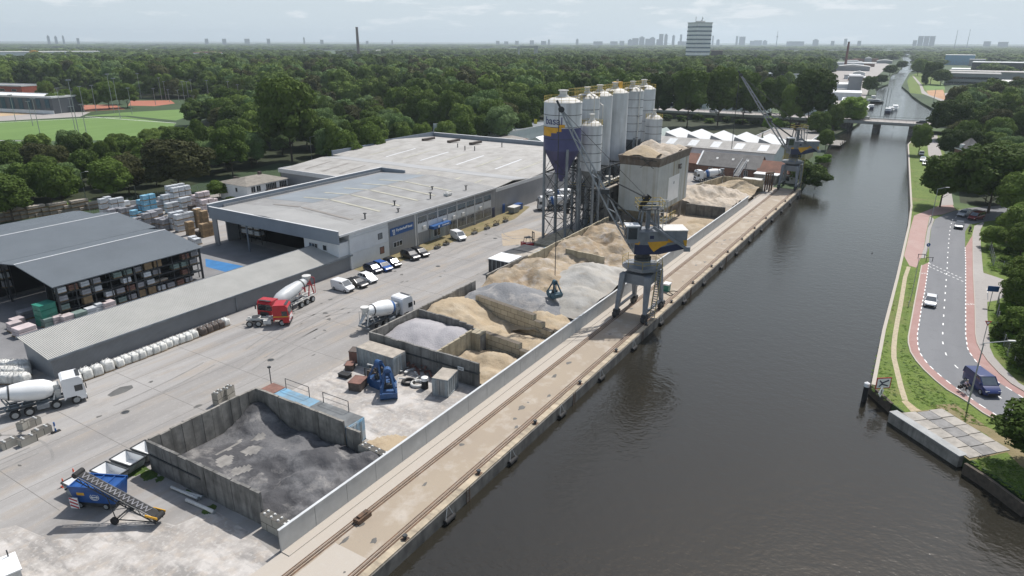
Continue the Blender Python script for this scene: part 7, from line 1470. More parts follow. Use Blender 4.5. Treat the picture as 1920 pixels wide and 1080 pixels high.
# bicycle and rider
def rider(label_b, label_p, loc, rz, shirt, trousers, s=1.0):
    t = thing('bicycle', label_b, 'bicycle', (*loc,.03), rz); b = MB()
    def ring(cx, r=.34, w_=.022):
        k=18
        for i in range(k): a0,a1=2*PI*i/k,2*PI*(i+1)/k; b.rod((cx+r*math.cos(a0),0,.36+r*math.sin(a0)),(cx+r*math.cos(a1),0,.36+r*math.sin(a1)),w_,n=5)
    ring(-.52); b.build('wheel', M['black'], t); b = MB(); ring(.52); b.build('wheel', M['black'], t); b = MB()
    for p,q_ in (((-.52,.36),(-.08,.30)),((-.08,.30),(-.22,.88)),((-.52,.36),(-.20,.75)),((-.08,.30),(.36,.82)),((.52,.36),(.34,.98)),((-.20,.72),(.35,.80))): b.rod((p[0],0,p[1]),(q_[0],0,q_[1]),.022,n=6)
    b.build('frame', M['steel_dark'], t); b = MB(); b.rod((.30,-.28,1.02),(.30,.28,1.02),.018,n=6); b.build('handlebar', M['steel_dark'], t); b = MB(); b.cbox((-.24,0,.92),(.26,.15,.06)); b.build('saddle', M['black'], t); b = MB(); b.cbox((-.6,.19,.55),(.38,.14,.32)); b.cbox((-.6,-.19,.55),(.38,.14,.32)); b.build('pannier', M['black'], t)
    p = thing('person', label_p, 'person', (*loc,.03), rz)
    V = {'pel':(-.22,0,1.0,.15),'chest':(-.06,0,1.32,.17),'neck':(.02,0,1.52,.065),'hipL':(-.2,.1,.98,.11),'kneeL':(.12,.12,.72,.075),'ankL':(-.02,.11,.28,.05),'toeL':(.12,.11,.22,.04),'hipR':(-.2,-.1,.98,.11),'kneeR':(.16,-.12,.88,.075),'ankR':(.06,-.11,.5,.05),'toeR':(.2,-.11,.46,.04),
         'shL':(-.02,.19,1.42,.065),'elL':(.12,.27,1.2,.045),'wrL':(.27,.26,1.06,.03),'haL':(.31,.26,1.04,.035),'shR':(-.02,-.19,1.42,.065),'elR':(.12,-.27,1.2,.045),'wrR':(.27,-.26,1.06,.03),'haR':(.31,-.26,1.04,.035)}
    E = [('pel','chest'),('chest','neck'),('pel','hipL'),('hipL','kneeL'),('kneeL','ankL'),('ankL','toeL'),('pel','hipR'),('hipR','kneeR'),('kneeR','ankR'),('ankR','toeR'),('chest','shL'),('shL','elL'),('elL','wrL'),('wrL','haL'),('chest','shR'),('shR','elR'),('elR','wrR'),('wrR','haR')]
    def skin(name, keys, edges, m, extra=None, par=p, infl=0):
        me = bpy.data.meshes.new(name); idx = {k:i for i,k in enumerate(keys)}; me.from_pydata([V[k][:3] for k in keys], [(idx[a],idx[c]) for a,c in edges], []); o = bpy.data.objects.new(name, me); C.objects.link(o)
        md = o.modifiers.new('skin','SKIN'); sk = me.skin_vertices[0].data if me.skin_vertices else None
        if sk:
            for k in keys: sk[idx[k]].radius = (V[k][3]+infl,)*2
            sk[0].use_root = True
        sb = o.modifiers.new('sub','SUBSURF'); sb.levels = 1; sb.render_levels = 1
        dg = bpy.context.evaluated_depsgraph_get(); me2 = bpy.data.meshes.new_from_object(o.evaluated_get(dg)); bpy.data.objects.remove(o); me2.materials.clear(); me2.materials.append(m); me2.polygons.foreach_set('use_smooth',[True]*len(me2.polygons)); o = bpy.data.objects.new(name, me2); C.objects.link(o); o.parent = par; return o
    for k in ('L','R'):
        s_ = 1 if k=='L' else -1
        for j in range(4): V['f%s%d'%(k,j)] = (.345,.26*s_+(.03-.02*j)*s_,1.055-.002*j,.009); V['g%s%d'%(k,j)] = (.335,.26*s_+(.03-.02*j)*s_,1.01,.008)
        V['t%s'%k] = (.30,.26*s_-.05*s_,1.03,.010)
    V['head'] = (.06,0,1.62,.085); V['crown'] = (.05,0,1.74,.085); V['nose'] = (.15,0,1.65,.02)
    body_e = E+[('neck','head'),('head','crown'),('head','nose')]
    for k in ('L','R'): body_e += [('ha'+k,'f%s%d'%(k,j)) for j in range(4)]+[('f%s%d'%(k,j),'g%s%d'%(k,j)) for j in range(4)]+[('ha'+k,'t'+k)]
    keys = list(V.keys())
    for k_ in keys:
        pass
    bo = skin('body', keys, body_e, M['skin'])
    skin('shirt', ['pel','chest','neck','shL','elL','shR','elR'], [('pel','chest'),('chest','neck'),('chest','shL'),('shL','elL'),('chest','shR'),('shR','elR')], shirt, infl=.018)
    skin('trousers', ['pel','hipL','kneeL','ankL','hipR','kneeR','ankR'], [('pel','hipL'),('hipL','kneeL'),('kneeL','ankL'),('pel','hipR'),('hipR','kneeR'),('kneeR','ankR')], trousers, infl=.014)
    b = MB(); b.lathe([(.02,.135),(.07,.12),(.105,.05),(.108,-.02),(.09,-.06)][::-1],14,Matrix.Translation((.03,0,1.72))); b.build('hair', mat('grey_hair',(.35,.33,.3),.8,noise=(6,.2)), p, True)
    b = MB()
    for y in (-.035,.035): b.cbox((.135,y,1.665),(.02,.025,.014))
    b.cbox((.13,0,1.585),(.02,.05,.01)); b.build('face', M['cloth_dark'], p)
    return t
rider('bicycle with dark side bags ridden on the bend of the road', 'person in a lilac shirt and dark trousers riding a bicycle beside the blue van', g(1808,737), math.radians(180+58), M['cloth_lilac'], M['cloth_dark'])
rider('dark bicycle ridden on the right hand cycle lane near the top of the road', 'person in dark clothes riding a bicycle away near the red van', g(1817,437), math.radians(14), M['cloth_dark'], M['cloth_dark'])
# house under the trees on the right
t = thing('gatehouse', 'small house with a pyramid slate roof and white dormers among the trees', 'house', (*g(1811,306),0), math.radians(28), sc_=.78); b = MB(); b.box(-4,4,-4,4,0,6.2); b.build('wall', M['brick'], t); b = MB(); b.box(-4.2,4.2,-4.2,4.2,6.0,6.5); b.build('cornice', M['white'], t); b = MB(); b.lathe([(5.9,6.5),(.5,11)],4,Matrix.Rotation(PI/4,4,'Z')); rf = b.build('roof', M['tile_grey'], t)
for a in (0,90,180,270): b = MB(); M4 = Matrix.Rotation(math.radians(a),4,'Z'); b.cbox((3.0,0,7.6),(1.8,1.8,1.8)); b.v=[tuple(M4 @ Vector(v)) for v in b.v]; b.build('dormer', M['white'], rf)
b = MB(); b.rod((0,0,10.8),(0,0,12.5),.08,n=6); b.build('finial', M['steel_dark'], rf); window(t,(-4.03,0,3.5),(.08,1.4,2.0)); window(t,(-4.03,2.4,3.5),(.08,1.2,1.8)); window(t,(0,4.03,3.5),(1.4,.08,2.0))
# ---------------------------------------------------------------- bridge and boats
bd = Vector((0,-1,0)); by0, by1 = 40.0, -44.0
t = thing('road_bridge', 'low concrete road bridge on two piers crossing the canal', 'bridge', (0,0,0))
b = MB(); b.box(345.5,362.5,-46,230,3.0,4.0); b.box(345,345.5,-46,230,3.4,4.4); b.box(362.5,363,-46,230,3.4,4.4); b.build('deck', M['concrete_pale'], t)
b = MB(); b.box(346,362,-46,230,4.0,4.03); b.build('carriageway', M['pave'], t)
for y in (-3.3,-18.6): b = MB(); b.box(346.5,361.5,y-1.2,y+1.2,-3,3.0); b.box(345.6,346.5,y-.9,y+.9,-3,1.5); b.build('pier', M['concrete'], t)
b = MB(); b.box(347,361,8.0,230,-3,3.0); b.box(346,362,-26,-22.5,-3,3.0); b.build('abutment', M['concrete_dark'], t)
for x in (345.2,362.8): b = MB(); b.rod((x,-46,5.3),(x,230,5.3),.05,n=5); [b.rod((x,y,4.4),(x,y,5.3),.04,n=4) for y in range(-46,91,3)]; b.build('railing', M['steel_dark'], t)
for y in (-44,-10,12,40,70): lamp_post('street lamp standing on the road bridge',0,0,9,PI/2,1.4,'street lamps on the bridge',loc=(364,y))
for i in range(9): car(['white van','dark hatchback','white van','grey estate car'][i%4]+' on the viaduct, '+['first','second','third','fourth','fifth','sixth','seventh','eighth','ninth'][i]+' in line from the bridge',['bigvan','hatch','bigvan','estate'][i%4],[cw,ck,cw,cdb][i%4],(350+8*(i%2),76+i*17,4.03),PI/2*(1 if i%2 else -1),cat='van' if i%2==0 else 'car')
for i,(x,y,l_,h_) in enumerate(((392,60,26,6),(398,95,34,7),(404,140,40,7),(396,190,36,6),(410,28,22,6))): flat('white_depot',['white flat depot right behind the viaduct, nearest the canal','second white depot behind the viaduct','long white depot in the middle behind the viaduct','white depot farthest left behind the viaduct','small white depot by the canal behind the viaduct'][i],'building',x,x+24,y,y+l_,h_,M['clad_white'],M['white'],[((x-.05,y+4+6*k,3),(.08,3,2)) for k in range(int(l_/7))])
for i,(y,kd,c,l) in enumerate(((2.5,'hatch',cw,'white car driving over the left half of the bridge'),(-22,'suv',ck,'dark car near the right end of the bridge'),(60,'bigvan',cw,'white van on the viaduct behind the tall trees'),(48,'hatch',ck,'dark car on the viaduct left of the bridge'))): car(l,kd,c,(349.5 if i%2 else 358,y,4.03),PI/2,cat='van' if 'van' in kd else 'car')
for i,(u,v) in enumerate(((1694,214),(1699,214))): 
    pass
def boat(label, loc, rz, L_, W_, h, mh, mc, cabin=True, mast_=0, cat='boat'):
    t = thing('boat', label, cat, (*loc,-1.25), rz); b = MB(); n = 9; st = []
    for i in range(n):
        f = i/(n-1); x = -L_/2+L_*f; w_ = W_/2*min(1,1.15*(1-max(0,(f-.5)/.5)**2.2)+.0) if f > .5 else W_/2*(.85+.15*f*2); w_ = max(w_,.03); st.append((x,w_,h*(1+.35*max(0,f-.5)*2)))
    vs = []; 
    for x,w_,hh in st: vs += [(x,-w_,hh),(x,-w_*.7,-.3),(x,w_*.7,-.3),(x,w_,hh)]
    fs = [(i*4+j,(i+1)*4+j,(i+1)*4+j+1,i*4+j+1) for i in range(n-1) for j in range(3)]+[(i*4+3,(i+1)*4+3,(i+1)*4,i*4) for i in range(n-1)]+[(0,1,2,3)]; b.add(vs, fs); b.build('hull', mh, t)
    if cabin:
        b = MB(); b.prism([(-L_*.32,-W_*.36),(L_*.2,-W_*.36),(L_*.28,-W_*.2),(L_*.28,W_*.2),(L_*.2,W_*.36),(-L_*.32,W_*.36)],h,h+1.3); c_ = b.build('cabin', mc, t); b = MB(); b.box(-L_*.28,L_*.18,-W_*.365,-W_*.36,h+.5,h+1.0); b.box(-L_*.28,L_*.18,W_*.36,W_*.365,h+.5,h+1.0); b.box(L_*.281,L_*.286,-W_*.18,W_*.18,h+.5,h+1.05); b.build('window', M['glass'], c_); b = MB(); b.box(-L_*.34,L_*.24,-W_*.4,W_*.4,h+1.3,h+1.42); b.build('cabin_roof', M['white'], c_)
    b = MB(); [b.rod((-L_/2+L_*.1*i,s_*W_*.45,h),(-L_/2+L_*.1*i,s_*W_*.45,h+.7),.03,n=4) for i in range(1,6) for s_ in (-1,1)]; [b.rod((-L_*.4,s_*W_*.45,h+.7),(0,s_*W_*.45,h+.7),.03,n=4) for s_ in (-1,1)]; b.build('rail', M['mast'], t)
    if mast_: b = MB(); b.rod((L_*.1,0,h),(L_*.1,0,h+mast_),.09,n=5); b.rod((L_*.1-1.2,0,h+mast_*.8),(L_*.1+1.2,0,h+mast_*.8),.05,n=4); b.build('mast', M['mast'], t)
    return t
for i,(u,v,L_,mst,mh,lab) in enumerate(((1678,205,14,0,M['white'],'white motor cruiser moored just beyond the bridge'),(1664,211,11,13,M['navy'],'small blue yacht with a mast left of the white cruiser'),(1670,209,9,0,M['offwhite'],'small pale boat between the yacht and the cruiser'),(1636,193,14,0,M['black'],'black barge at the left bank beyond the bridge'),(1637,186,10,0,M['steel_dark'],'dark round decked boat behind the black barge'),(1633,204,8,0,M['navy'],'dark tug by the white quay below the black barge'))): boat(lab,g(u,v,-1.25),math.radians(4 if i!=3 else 95),L_,3.8,1.3,mh,M['white'],True,mst)
for u,v in ((1651,214),(1658,213),(1745,216)): 
    t = thing('mast_pole', 'tall thin mooring mast standing behind the bridge '+{1651:'at the far left',1658:'second from the left',1745:'at the right by the trees'}[u], 'mast', (*g(u,v,0),0)); b = MB(); b.rod((0,0,-3),(0,0,15),.14,n=6); b.build('pole', M['mast'], t); b = MB(); b.rod((-.8,0,13),(.8,0,13),.06,n=4); b.build('crosstree', M['mast'], t)
t = thing('floating_bird', 'tiny dark bird afloat in the middle of the canal', 'bird', (*g(1635,475,-1.25),-1.23)); b = MB(); b.lathe([(.02,-.3),(.12,-.15),(.14,.05),(.05,.25)],10,Matrix.Rotation(PI/2,4,'Y')); b.build('body', M['cloth_dark'], t, True); b = MB(); b.rod((.22,0,.05),(.27,0,.2),.04,n=6); b.cbox((.33,0,.2),(.12,.04,.03)); b.build('head', M['cloth_dark'], t)
# swans? no: waterside wall, white quay beyond the bridge
sheet('white_quay', gl([(1618,213),(1623,213),(1634,196),(1628,196)],0), .05, M['white'], drop=1.9)
# right bank green spit beyond the bridge
sheet('meadow', gl([(1701,152),(1706,142),(1722,136),(1760,150),(1772,168),(1771,185),(1735,178),(1706,174)],0), .02, M['grass'])
sheet('meadow', gl([(1731,158),(1770,158),(1772,168),(1737,170)],0), .03, M['pitch'])
sheet('sand_patch', gl([(1737,170),(1768,168),(1776,188),(1760,186),(1742,180)],0), .03, M['clay'] if False else mat('orange_sand',(.42,.24,.13),.9,noise=(.1,.2),objcoord=False))
sheet('footpath', gl([(1710,142),(1713,142),(1728,158),(1733,170),(1742,178),(1772,188),(1768,191),(1728,175),(1724,160)],0), .04, M['pave'])
sheet('car_park', gl([(1770,175),(1795,172),(1806,186),(1800,194),(1775,190)],0), .03, M['pave'])
for i,(u,v) in enumerate(((1795,180),(1797,176),(1799,184))): car(['white car in the small car park beyond the canal bend','grey car farthest back in the small car park','silver car nearest in the small car park'][i],'hatch',[cw,cdb,PAINT['car_silver']][i],(*g(u,v),0),.3)
#@@BACK
# ================================================================ sports fields and the country behind
FWD = Vector((math.cos(HEAD), math.sin(HEAD))); RGT = Vector((math.sin(HEAD), -math.cos(HEAD)))
def toview(x, y, z=0.0):
    d = Vector((x-CAMX, y-CAMY)); X = d.dot(RGT); Y = d.dot(FWD); Z = z-CAMZ
    yc = Y*math.sin(PITCH)+Z*math.cos(PITCH); zc = Y*math.cos(PITCH)-Z*math.sin(PITCH); a, b_ = FPX*X/zc, FPX*yc/zc
    c, s = math.cos(ROLL), math.sin(ROLL); return 960+a*c+b_*s, 540-(-a*s+b_*c)
def high(u, vb, vt):
    """height of something standing at ground point (u,vb) that reaches up to vt"""
    x, y = g(u, vb); lo, hi = 0, 200
    for _ in range(40):
        m_ = (lo+hi)/2
        if toview(x,y,m_)[1] > vt: lo = m_
        else: hi = m_
    return lo
sheet('sports_field', gl([(-80,263),(-60,232),(0,229),(150,221.5),(235,219),(330,232),(300,262),(90,264),(60,262)]), .02, M['pitch'])
sheet('sports_field', gl([(155,218),(230,211),(350,204.5),(372,212),(330,226),(240,217)]), .02, M['pitch'])
sheet('sports_field', gl([(-80,300),(-60,266),(96,265),(90,280),(20,300)]), .02, M['pitch'])
sheet('tennis_court', gl([(70,209),(75,203),(160,197),(215,196),(235,205),(160,209)]), .02, M['clay'])
sheet('tennis_court', gl([(240,198),(245,189),(320,188),(328,194),(290,199)]), .02, M['clay'])
sheet('tennis_court', gl([(345,203),(352,196),(430,194),(462,203),(420,210),(380,209)]), .02, M['clay'])
sheet('path', gl([(-80,230),(-80,222),(60,212),(170,210),(150,219),(0,227)]), .025, M['pave'])
sheet('sand_court', gl([(-60,222),(-60,212),(20,208),(75,210),(60,214)]), .03, mat('ochre_sand',(.45,.33,.2),.9,noise=(.05,.2),objcoord=False))
for pts in (((-60,233),(150,222.5),(228,220)),((-60,263.5),(90,264.5)),((160,218.5),(232,224),(330,231))):
    o = sheet('pitch_line', ribbon(gl(pts), .35,-.35), .06, M['marking'])
fl = [(265,185,138),(292,197,166),(304,189,146),(312,189,153),(318,191,168),(336,191,169),(347,193,153),(355,192,153),(363,194,150),(366,203,180),(393,194,151),(423,197,173),(432,197,153),(450,197,159),(116,213,165),(135,214,185),(158,210,162),(181,210,160),(226,223,147),(248,214,165),(144,257,200),(75,250,185),(163,254,196),(148,250,150),(214,212,139),(62,236,190),(30,228,178),(620,195,176)]
mastL = ['at the tennis courts','by the far sports field','at the near sports field']
mp_ = None
for i,(u,vb,vt) in enumerate(fl):
    h = min(26, high(u,vb,vt)); lab = 'tall thin floodlight mast '+(mastL[0] if u > 255 else (mastL[1] if vb < 220 else mastL[2]))
    if mp_ is None:
        mp_ = thing('floodlight_mast', lab, 'floodlight mast', g(u,vb), .3, group='floodlight masts '+lab[25:]); b = MB(); b.rod((0,0,0),(0,0,1),.011*16,.10,n=6); b.build('pole', M['mast'], mp_)
        b = MB(); b.box(-1.2,1.2,-.08,.08,.985,1.0); [b.box(x-.3,x+.3,-.3,.3,.988,1.012) for x in (-.9,0,.9)]; b.build('lamp_bar', M['steel'], mp_); mp_.scale = (1,1,h)
    else: copy_thing(mp_, g(u,vb), .3, lab, 'floodlight masts '+lab[25:], (1,1,h))
t = flat('sports_hall', 'long dark windowed sports building with a white roof at the left edge', 'building', -6,6,-34,40,6.2,mat('anthracite_panels',(.075,.085,.10),.5,noise=(.2,.2)),M['white'],(),.5); t.location = (*g(38,207),0); t.rotation_euler[2] = math.radians(14); t.scale = (1.6,1.15,1.45)
for i in range(9): b = MB(); b.box(-6.12,-6.0,-32+i*6,-29.2+i*6,1.2,5.6); b.build('window', M['glass_blue'], t); 
b = MB(); b.box(-6.2,-6.05,-34,40,0,1.3); b.build('plinth', M['white'], t); b = MB(); b.box(-5,5.5,-33,39,6.3,6.5); b.build('white_roof', M['white'], t)
t = flat('school_building', 'red brick building with a grey roof behind the sports hall', 'building', -10,10,-26,40,7.5,M['brick_red'],M['roof_grey'],[((-10.05,y,4.5),(.08,5,1.5)) for y in (-18,-6,6,18)],.6); t.location = (*g(20,178),0); t.rotation_euler[2] = math.radians(14)
def far(name, label, cat, u, v, wpx, hpx, depth, mw, mr, band=None, rz=None, roof='flat', nb=4):
    """a distant building: width and height given as they show, real size worked out from its distance"""
    x, y = g(u, v); D = math.hypot(x-CAMX, y-CAMY); W_ = wpx*D/FPX; H_ = hpx*math.hypot(D,CAMZ)/FPX; a = math.atan2(y-CAMY, x-CAMX) if rz is None else rz
    t = thing(name, label, cat, (x,y,0), a); b = MB(); b.box(0,depth,-W_/2,W_/2,0,H_); b.build('wall', mw, t)
    b = MB()
    if roof == 'gable': b.add([(-.5,-W_/2-.5,H_),(-.5,W_/2+.5,H_),(depth,-W_/2-.5,H_),(depth,W_/2+.5,H_),(-.5,0,H_*1.45),(depth,0,H_*1.45)],[(0,4,1),(2,3,5),(0,2,5,4),(1,4,5,3),(0,1,3,2)])
    elif roof == 'step': b.box(depth*.2,depth*.8,-W_*.28,W_*.28,H_,H_*1.12); b.box(-.3,depth+.3,-W_/2-.3,W_/2+.3,H_,H_+.8)
    elif roof == 'dome': b.lathe([(W_/2*math.cos(k*.16),H_+W_*.4*math.sin(k*.16)) for k in range(10)],20,Matrix.Translation((depth/2,0,0)))
    else: b.box(-.4,depth+.4,-W_/2-.4,W_/2+.4,H_,H_+.7)
    b.build('roof', mr, t)
    if band:
        for k in range(nb): z = H_*(.12+.86*k/nb); b = MB(); b.box(-.15,0,-W_*.47,W_*.47,z,z+H_*.38/nb); b.build('window', band, t)
    return t
far('long_warehouse','long pale warehouse with a yellow end far beyond the left wood','warehouse',78,112,155,11,90,M['clad_white'],M['offwhite'],M['clad'],nb=1)
far('warehouse_end','yellow block on the long pale far warehouse','building',67,112.5,11,12,20,M['yellow'],M['yellow'],None,roof='step')
far('round_office','round white and dark banded building in the far wood','office',392,115,44,13,60,M['white'],M['rustred'],M['navy'],nb=3,roof='step')
far('far_hall','white hall roof in the far wood left of the brown chimney','hall',440,101,60,4,60,M['clad_white'],M['white'])
far('far_hall','white low hall beneath the far left horizon, right of three dark poplars','hall',285,98,40,4,60,M['clad_white'],M['white'])
far('dome_hall','pale domed hall right of the brown chimney','hall',711,106,18,4,40,M['clad_white'],M['offwhite'],None,roof='dome')
far('far_hall','white hall among the trees between the chimney and the grey frame','hall',820,110,42,5,50,M['clad_white'],M['white'])
far('far_hall','broad white tent roofed hall left of the white office tower','hall',1222,111,80,4,90,M['clad_white'],M['white'],None,roof='gable')
far('far_hall','pale hall between the grey frame and the silos','hall',1140,116,22,4,50,M['clad_white'],M['offwhite'])
t = thing('grey_gantry','grey concrete gantry frame standing out of the far wood','gantry',(*g(990,117),0),HEAD); b = MB(); b.box(-4,4,-20,-12,0,32); b.box(-4,4,17,21,0,31); b.build('pier', M['concrete_pale'], t); b = MB(); b.box(-4,4,-12,17,24,32) if False else b.box(-4,4,-12.1,17.1,28,31.5); b.build('crossbeam', M['concrete_pale'], t)
for i,(u,vb,vt,w_,c_,l) in enumerate(((673,112,52,2.2,'bark','tall brown factory chimney on the left skyline'),(1584,128,80,1.7,'brick','slanting looking red brick chimney left of the canal'))):
    x,y = g(u,vb); h = high(u,vb,vt); t = thing('chimney', l, 'chimney', (x,y,0)); b = MB(); r0 = w_*math.hypot(x-CAMX,y-CAMY)/FPX*1.3; b.lathe([(r0,0),(r0*.7,h)],16); b.build('stack', mat('chimney_brown%d'%i,(.10,.07,.06) if i==0 else (.16,.06,.045),.8,noise=(.1,.2)), t, True); b = MB(); b.lathe([(r0*.78,h),(r0*.78,h+1.5)],16); b.build('rim', M['bark'], t)
# white office tower
TWG = mat('tower_glazing',(.08,.13,.18),.25,noise=(.1,.3))
x,y = g(1306,121); D = math.hypot(x-CAMX,y-CAMY); k_ = D/FPX
t = thing('office_tower', 'white office tower with dark window bands left of the canal', 'office tower', (x,y,0), HEAD+math.radians(22)); Wt = 29*k_; Dt = 28*k_; Ht = 66*k_
b = MB(); b.box(-Dt/2,Dt/2,-Wt/2,Wt/2,0,Ht); b.build('wall', M['white'], t)
for i in range(9):
    z = Ht*(.10+.1*i); b = MB(); b.box(-Dt/2-.3,Dt/2+.3,-Wt/2-.3,Wt/2+.3,z,z+Ht*.034); b.build('window_band', TWG, t)
b = MB(); b.box(-Dt/2-.6,Dt/2+.6,-Wt/2-.6,Wt/2+.6,Ht,Ht+2); b.box(-Dt*.2,Dt*.2,-Wt*.2,Wt*.2,Ht+2,Ht+4.5); b.build('roof', M['offwhite'], t)
b = MB(); [b.rod((xx,yy,Ht+2),(xx,yy,Ht+12),.5,n=5) for xx,yy in ((0,-4),(3,8))]; b.rod((-Dt*.4,Wt*.3,Ht+2),(-Dt*.4,Wt*.1,Ht+9),.6,n=5); b.build('antenna', M['mast'], t)
far('dark_annex','dark low building at the right foot of the white office tower','building',1342,121,19,22,30,mat('dark_brown_cladding',(.05,.045,.045),.6,noise=(.1,.2)),M['bagbrown'],None)
far('office_block','white three storey office block with a blue roof behind the tall trees','office',1470,178,74,32,30,M['white'],M['clad_blue'],M['glass_blue'],nb=3)
far('red_terrace','red brick terrace below the white office block','houses',1462,192,42,15,20,M['brick_red'],M['tile'],M['glass'],nb=2,roof='gable')
k0 = [(1562,172,50,11,'flat','white_hall','white fronted hall with roof hips left of the canal',M['clad_white'],M['white']),(1600,176,20,26,'flat','tall_hall','pale grey tall block at the waterside left of the canal',M['clad'],M['clad']),(1578,188,55,11,'flat','white_hall','white flat roofed hall below the hipped white hall',M['clad_white'],M['white']),(1598,133,50,7,'gable','white_hall','wide hall with a pale edged gable by the canal bend',M['clad'],M['offwhite']),(1600,124,52,5,'flat','white_hall','long white topped building above the gabled hall',M['clad_white'],M['white']),(1658,119,22,4,'gable','white_hall','small pale gabled hall on the canal point',M['clad'],M['offwhite']),(1620,116,40,4,'flat','brown_hall','long low brown building above the white topped one',M['brick'],M['tile']),(1545,158,34,8,'gable','white_hall','white sawtooth like hall left of the hipped hall',M['clad_white'],M['white']),(1595,200,28,8,'flat','white_hall','low white shed roof on the white quay beyond the bridge',M['clad_white'],M['white'])]
for u,v,w_,h_,rf,nm,lab,mw,mr in k0: far(nm,lab,'hall',u,v,w_,h_,28,mw,mr,None,roof=rf)
for u,v,w_,h_,nm,lab,mw,mr,bn,nb in ((1820,160,70,16,'factory','grey factory with small square windows on the right bank',M['clad'],M['roof_grey'],M['glass'],2),(1870,152,130,12,'factory','very long grey factory roof behind the small windowed one',M['clad'],M['roof_pale'],None,1),(1797,122,38,14,'blue_hall','pale blue hall with a white roof edge on the right',M['skyblue'],M['white'],None,1),(1830,124,20,9,'grey_hall','darker low hall right of the pale blue one',M['clad'],M['clad'],None,1),(1880,134,80,12,'factory','dark fronted factory with white roof at the right edge',M['steel_dark'],M['white'],M['glass'],1),(1905,166,40,8,'factory','pale shed half hidden in the trees at the right edge',M['clad_white'],M['offwhite'],M['dark'],1),(1800,138,24,6,'grey_hall','small pale building in front of the pale blue hall',M['clad_white'],M['white'],None,1)): far(nm,lab,'factory' if 'fact' in nm else 'hall',u,v,w_,h_,45,mw,mr,bn,nb=nb)
sheet('industrial_yard', gl([(1500,205),(1545,165),(1562,118),(1640,113),(1672,122),(1655,134),(1636,150),(1626,175),(1615,205)]), .02, M['pave'])
ri = random.Random(9)
for i in range(16):
    v = ri.uniform(116,186); u = ri.uniform(1552,1600)+(186-v)*.55; far('industrial_shed','low pale shed among the works along the left side of the canal','shed',u,v,ri.uniform(12,30)*(.6+(v-110)/120),ri.uniform(3,6),18,ri.choice([M['clad_white'],M['clad'],M['brick']]),ri.choice([M['white'],M['offwhite'],M['roof_grey'],M['tile']]),None,roof=ri.choice(['gable','flat','step']))['group'] = 'works along the canal'
# skyline: towers kilometres away
sk = [(1180,8,75,14,'step'),(1190,12,72,10,'flat'),(1202,10,70,8,'step'),(1213,9,73,9,'flat'),(1222,10,71,10,'step'),(1233,7,74,8,'flat'),(1238,8,64,8,'flat'),(1247,6,65,5,'step'),(1261,5,67,5,'step'),(1275,4,65,5,'flat'),(1335,3,67,4,'flat'),(1345,6,75,5,'step'),(1380,4,68,4,'flat'),(1390,11,69,9,'flat'),(1409,8,77,4,'flat'),(1420,14,76,10,'flat'),(1433,8,77,6,'step'),(1528,10,75,8,'step'),(1560,6,77,4,'flat'),(1584,5,73,4,'flat'),(1610,6,77,4,'flat'),(1724,8,68,6,'flat'),(1735,8,68,6,'flat'),(1746,8,68,6,'flat'),(1714,6,76,4,'flat'),(1165,9,77,8,'flat'),(1150,14,78,10,'flat'),(1120,18,78,10,'flat'),(1081,5,74,4,'step'),(1028,4,75,3,'step'),(1018,10,77,6,'flat'),(996,8,76,5,'flat'),(968,7,77,4,'flat'),(948,8,78,5,'flat'),(932,7,77,4,'flat'),(734,3,76,3,'flat'),(687,5,77,3,'flat'),(569,3,71,3,'step'),(602,6,75,4,'flat'),(502,6,73,4,'flat'),(462,9,73,5,'flat'),(419,7,73,4,'flat'),(386,6,73,4,'flat'),(90,4,68,3,'step'),(104,4,69,3,'step'),(118,3,68,3,'step'),(145,4,72,3,'flat'),(1850,10,78,5,'flat'),(1880,14,79,6,'flat'),(1300,60,78,20,'flat'),(1490,30,78,12,'flat')]
msk = mat('distant_tower',(.20,.24,.28),.6,noise=(.02,.3)); n_ = 0
for u,w_,vt,dp,rf in sk:
    r_ = 7200; a = HEAD-math.atan((u-960)*math.cos(0)/ (FPX*math.cos(PITCH)+462*math.sin(PITCH))); x = CAMX+r_*math.cos(a); y = CAMY+r_*math.sin(a); lo,hi = 0,300
    for _ in range(40):
        m_ = (lo+hi)/2
        if toview(x,y,m_)[1] > vt: lo = m_
        else: hi = m_
    s_ = r_/FPX; t = thing('distant_tower', ('slender' if w_<7 else 'broad')+' hazy tower on the horizon '+('at the far left' if u<700 else 'between the chimney and the silos' if u<1150 else 'in the cluster left of the office tower' if u<1280 else 'between the office tower and the canal' if u<1650 else 'right of the canal'), 'tower block', (x,y,0), a, group='hazy skyline towers '+('far left' if u<700 else 'mid left' if u<1150 else 'city cluster' if u<1280 else 'mid right' if u<1650 else 'far right')+(' slender' if w_<7 else ' broad')); b = MB()
    W_ = w_*s_*.9; b.box(0,dp*s_,-W_/2,W_/2,0,lo); b.build('shaft', msk, t); b = MB()
    if rf == 'step': b.box(dp*s_*.2,dp*s_*.8,-W_*.25,W_*.25,lo,lo+8)
    else: b.box(-1,dp*s_+1,-W_/2-1,W_/2+1,lo,lo+2)
    b.build('top', msk, t)
for u,vt in ((1455,60),(1790,62),(1813,61)):
    r_ = 6000; a = HEAD-math.atan((u-960)/(FPX*math.cos(PITCH)+462*math.sin(PITCH))); h = 40+(78-vt)/FPX*r_; t = thing('radio_mast', {1455:'thin needle mast on the horizon between tower and canal',1790:'left one of two masts on the right horizon',1813:'right one of two masts on the right horizon'}[u], 'radio mast', (CAMX+r_*math.cos(a),CAMY+r_*math.sin(a),0)); b = MB(); b.rod((0,0,0),(0,0,h),3.2 if u > 1500 else 4.5,1.2,n=6); b.build('shaft', msk, t); b = MB(); b.lathe([(5,h*.62),(7,h*.66),(3,h*.70)],10) if u == 1455 else b.lathe([(3,h),(1,h+8)],8); b.build('mast_head', msk, t)
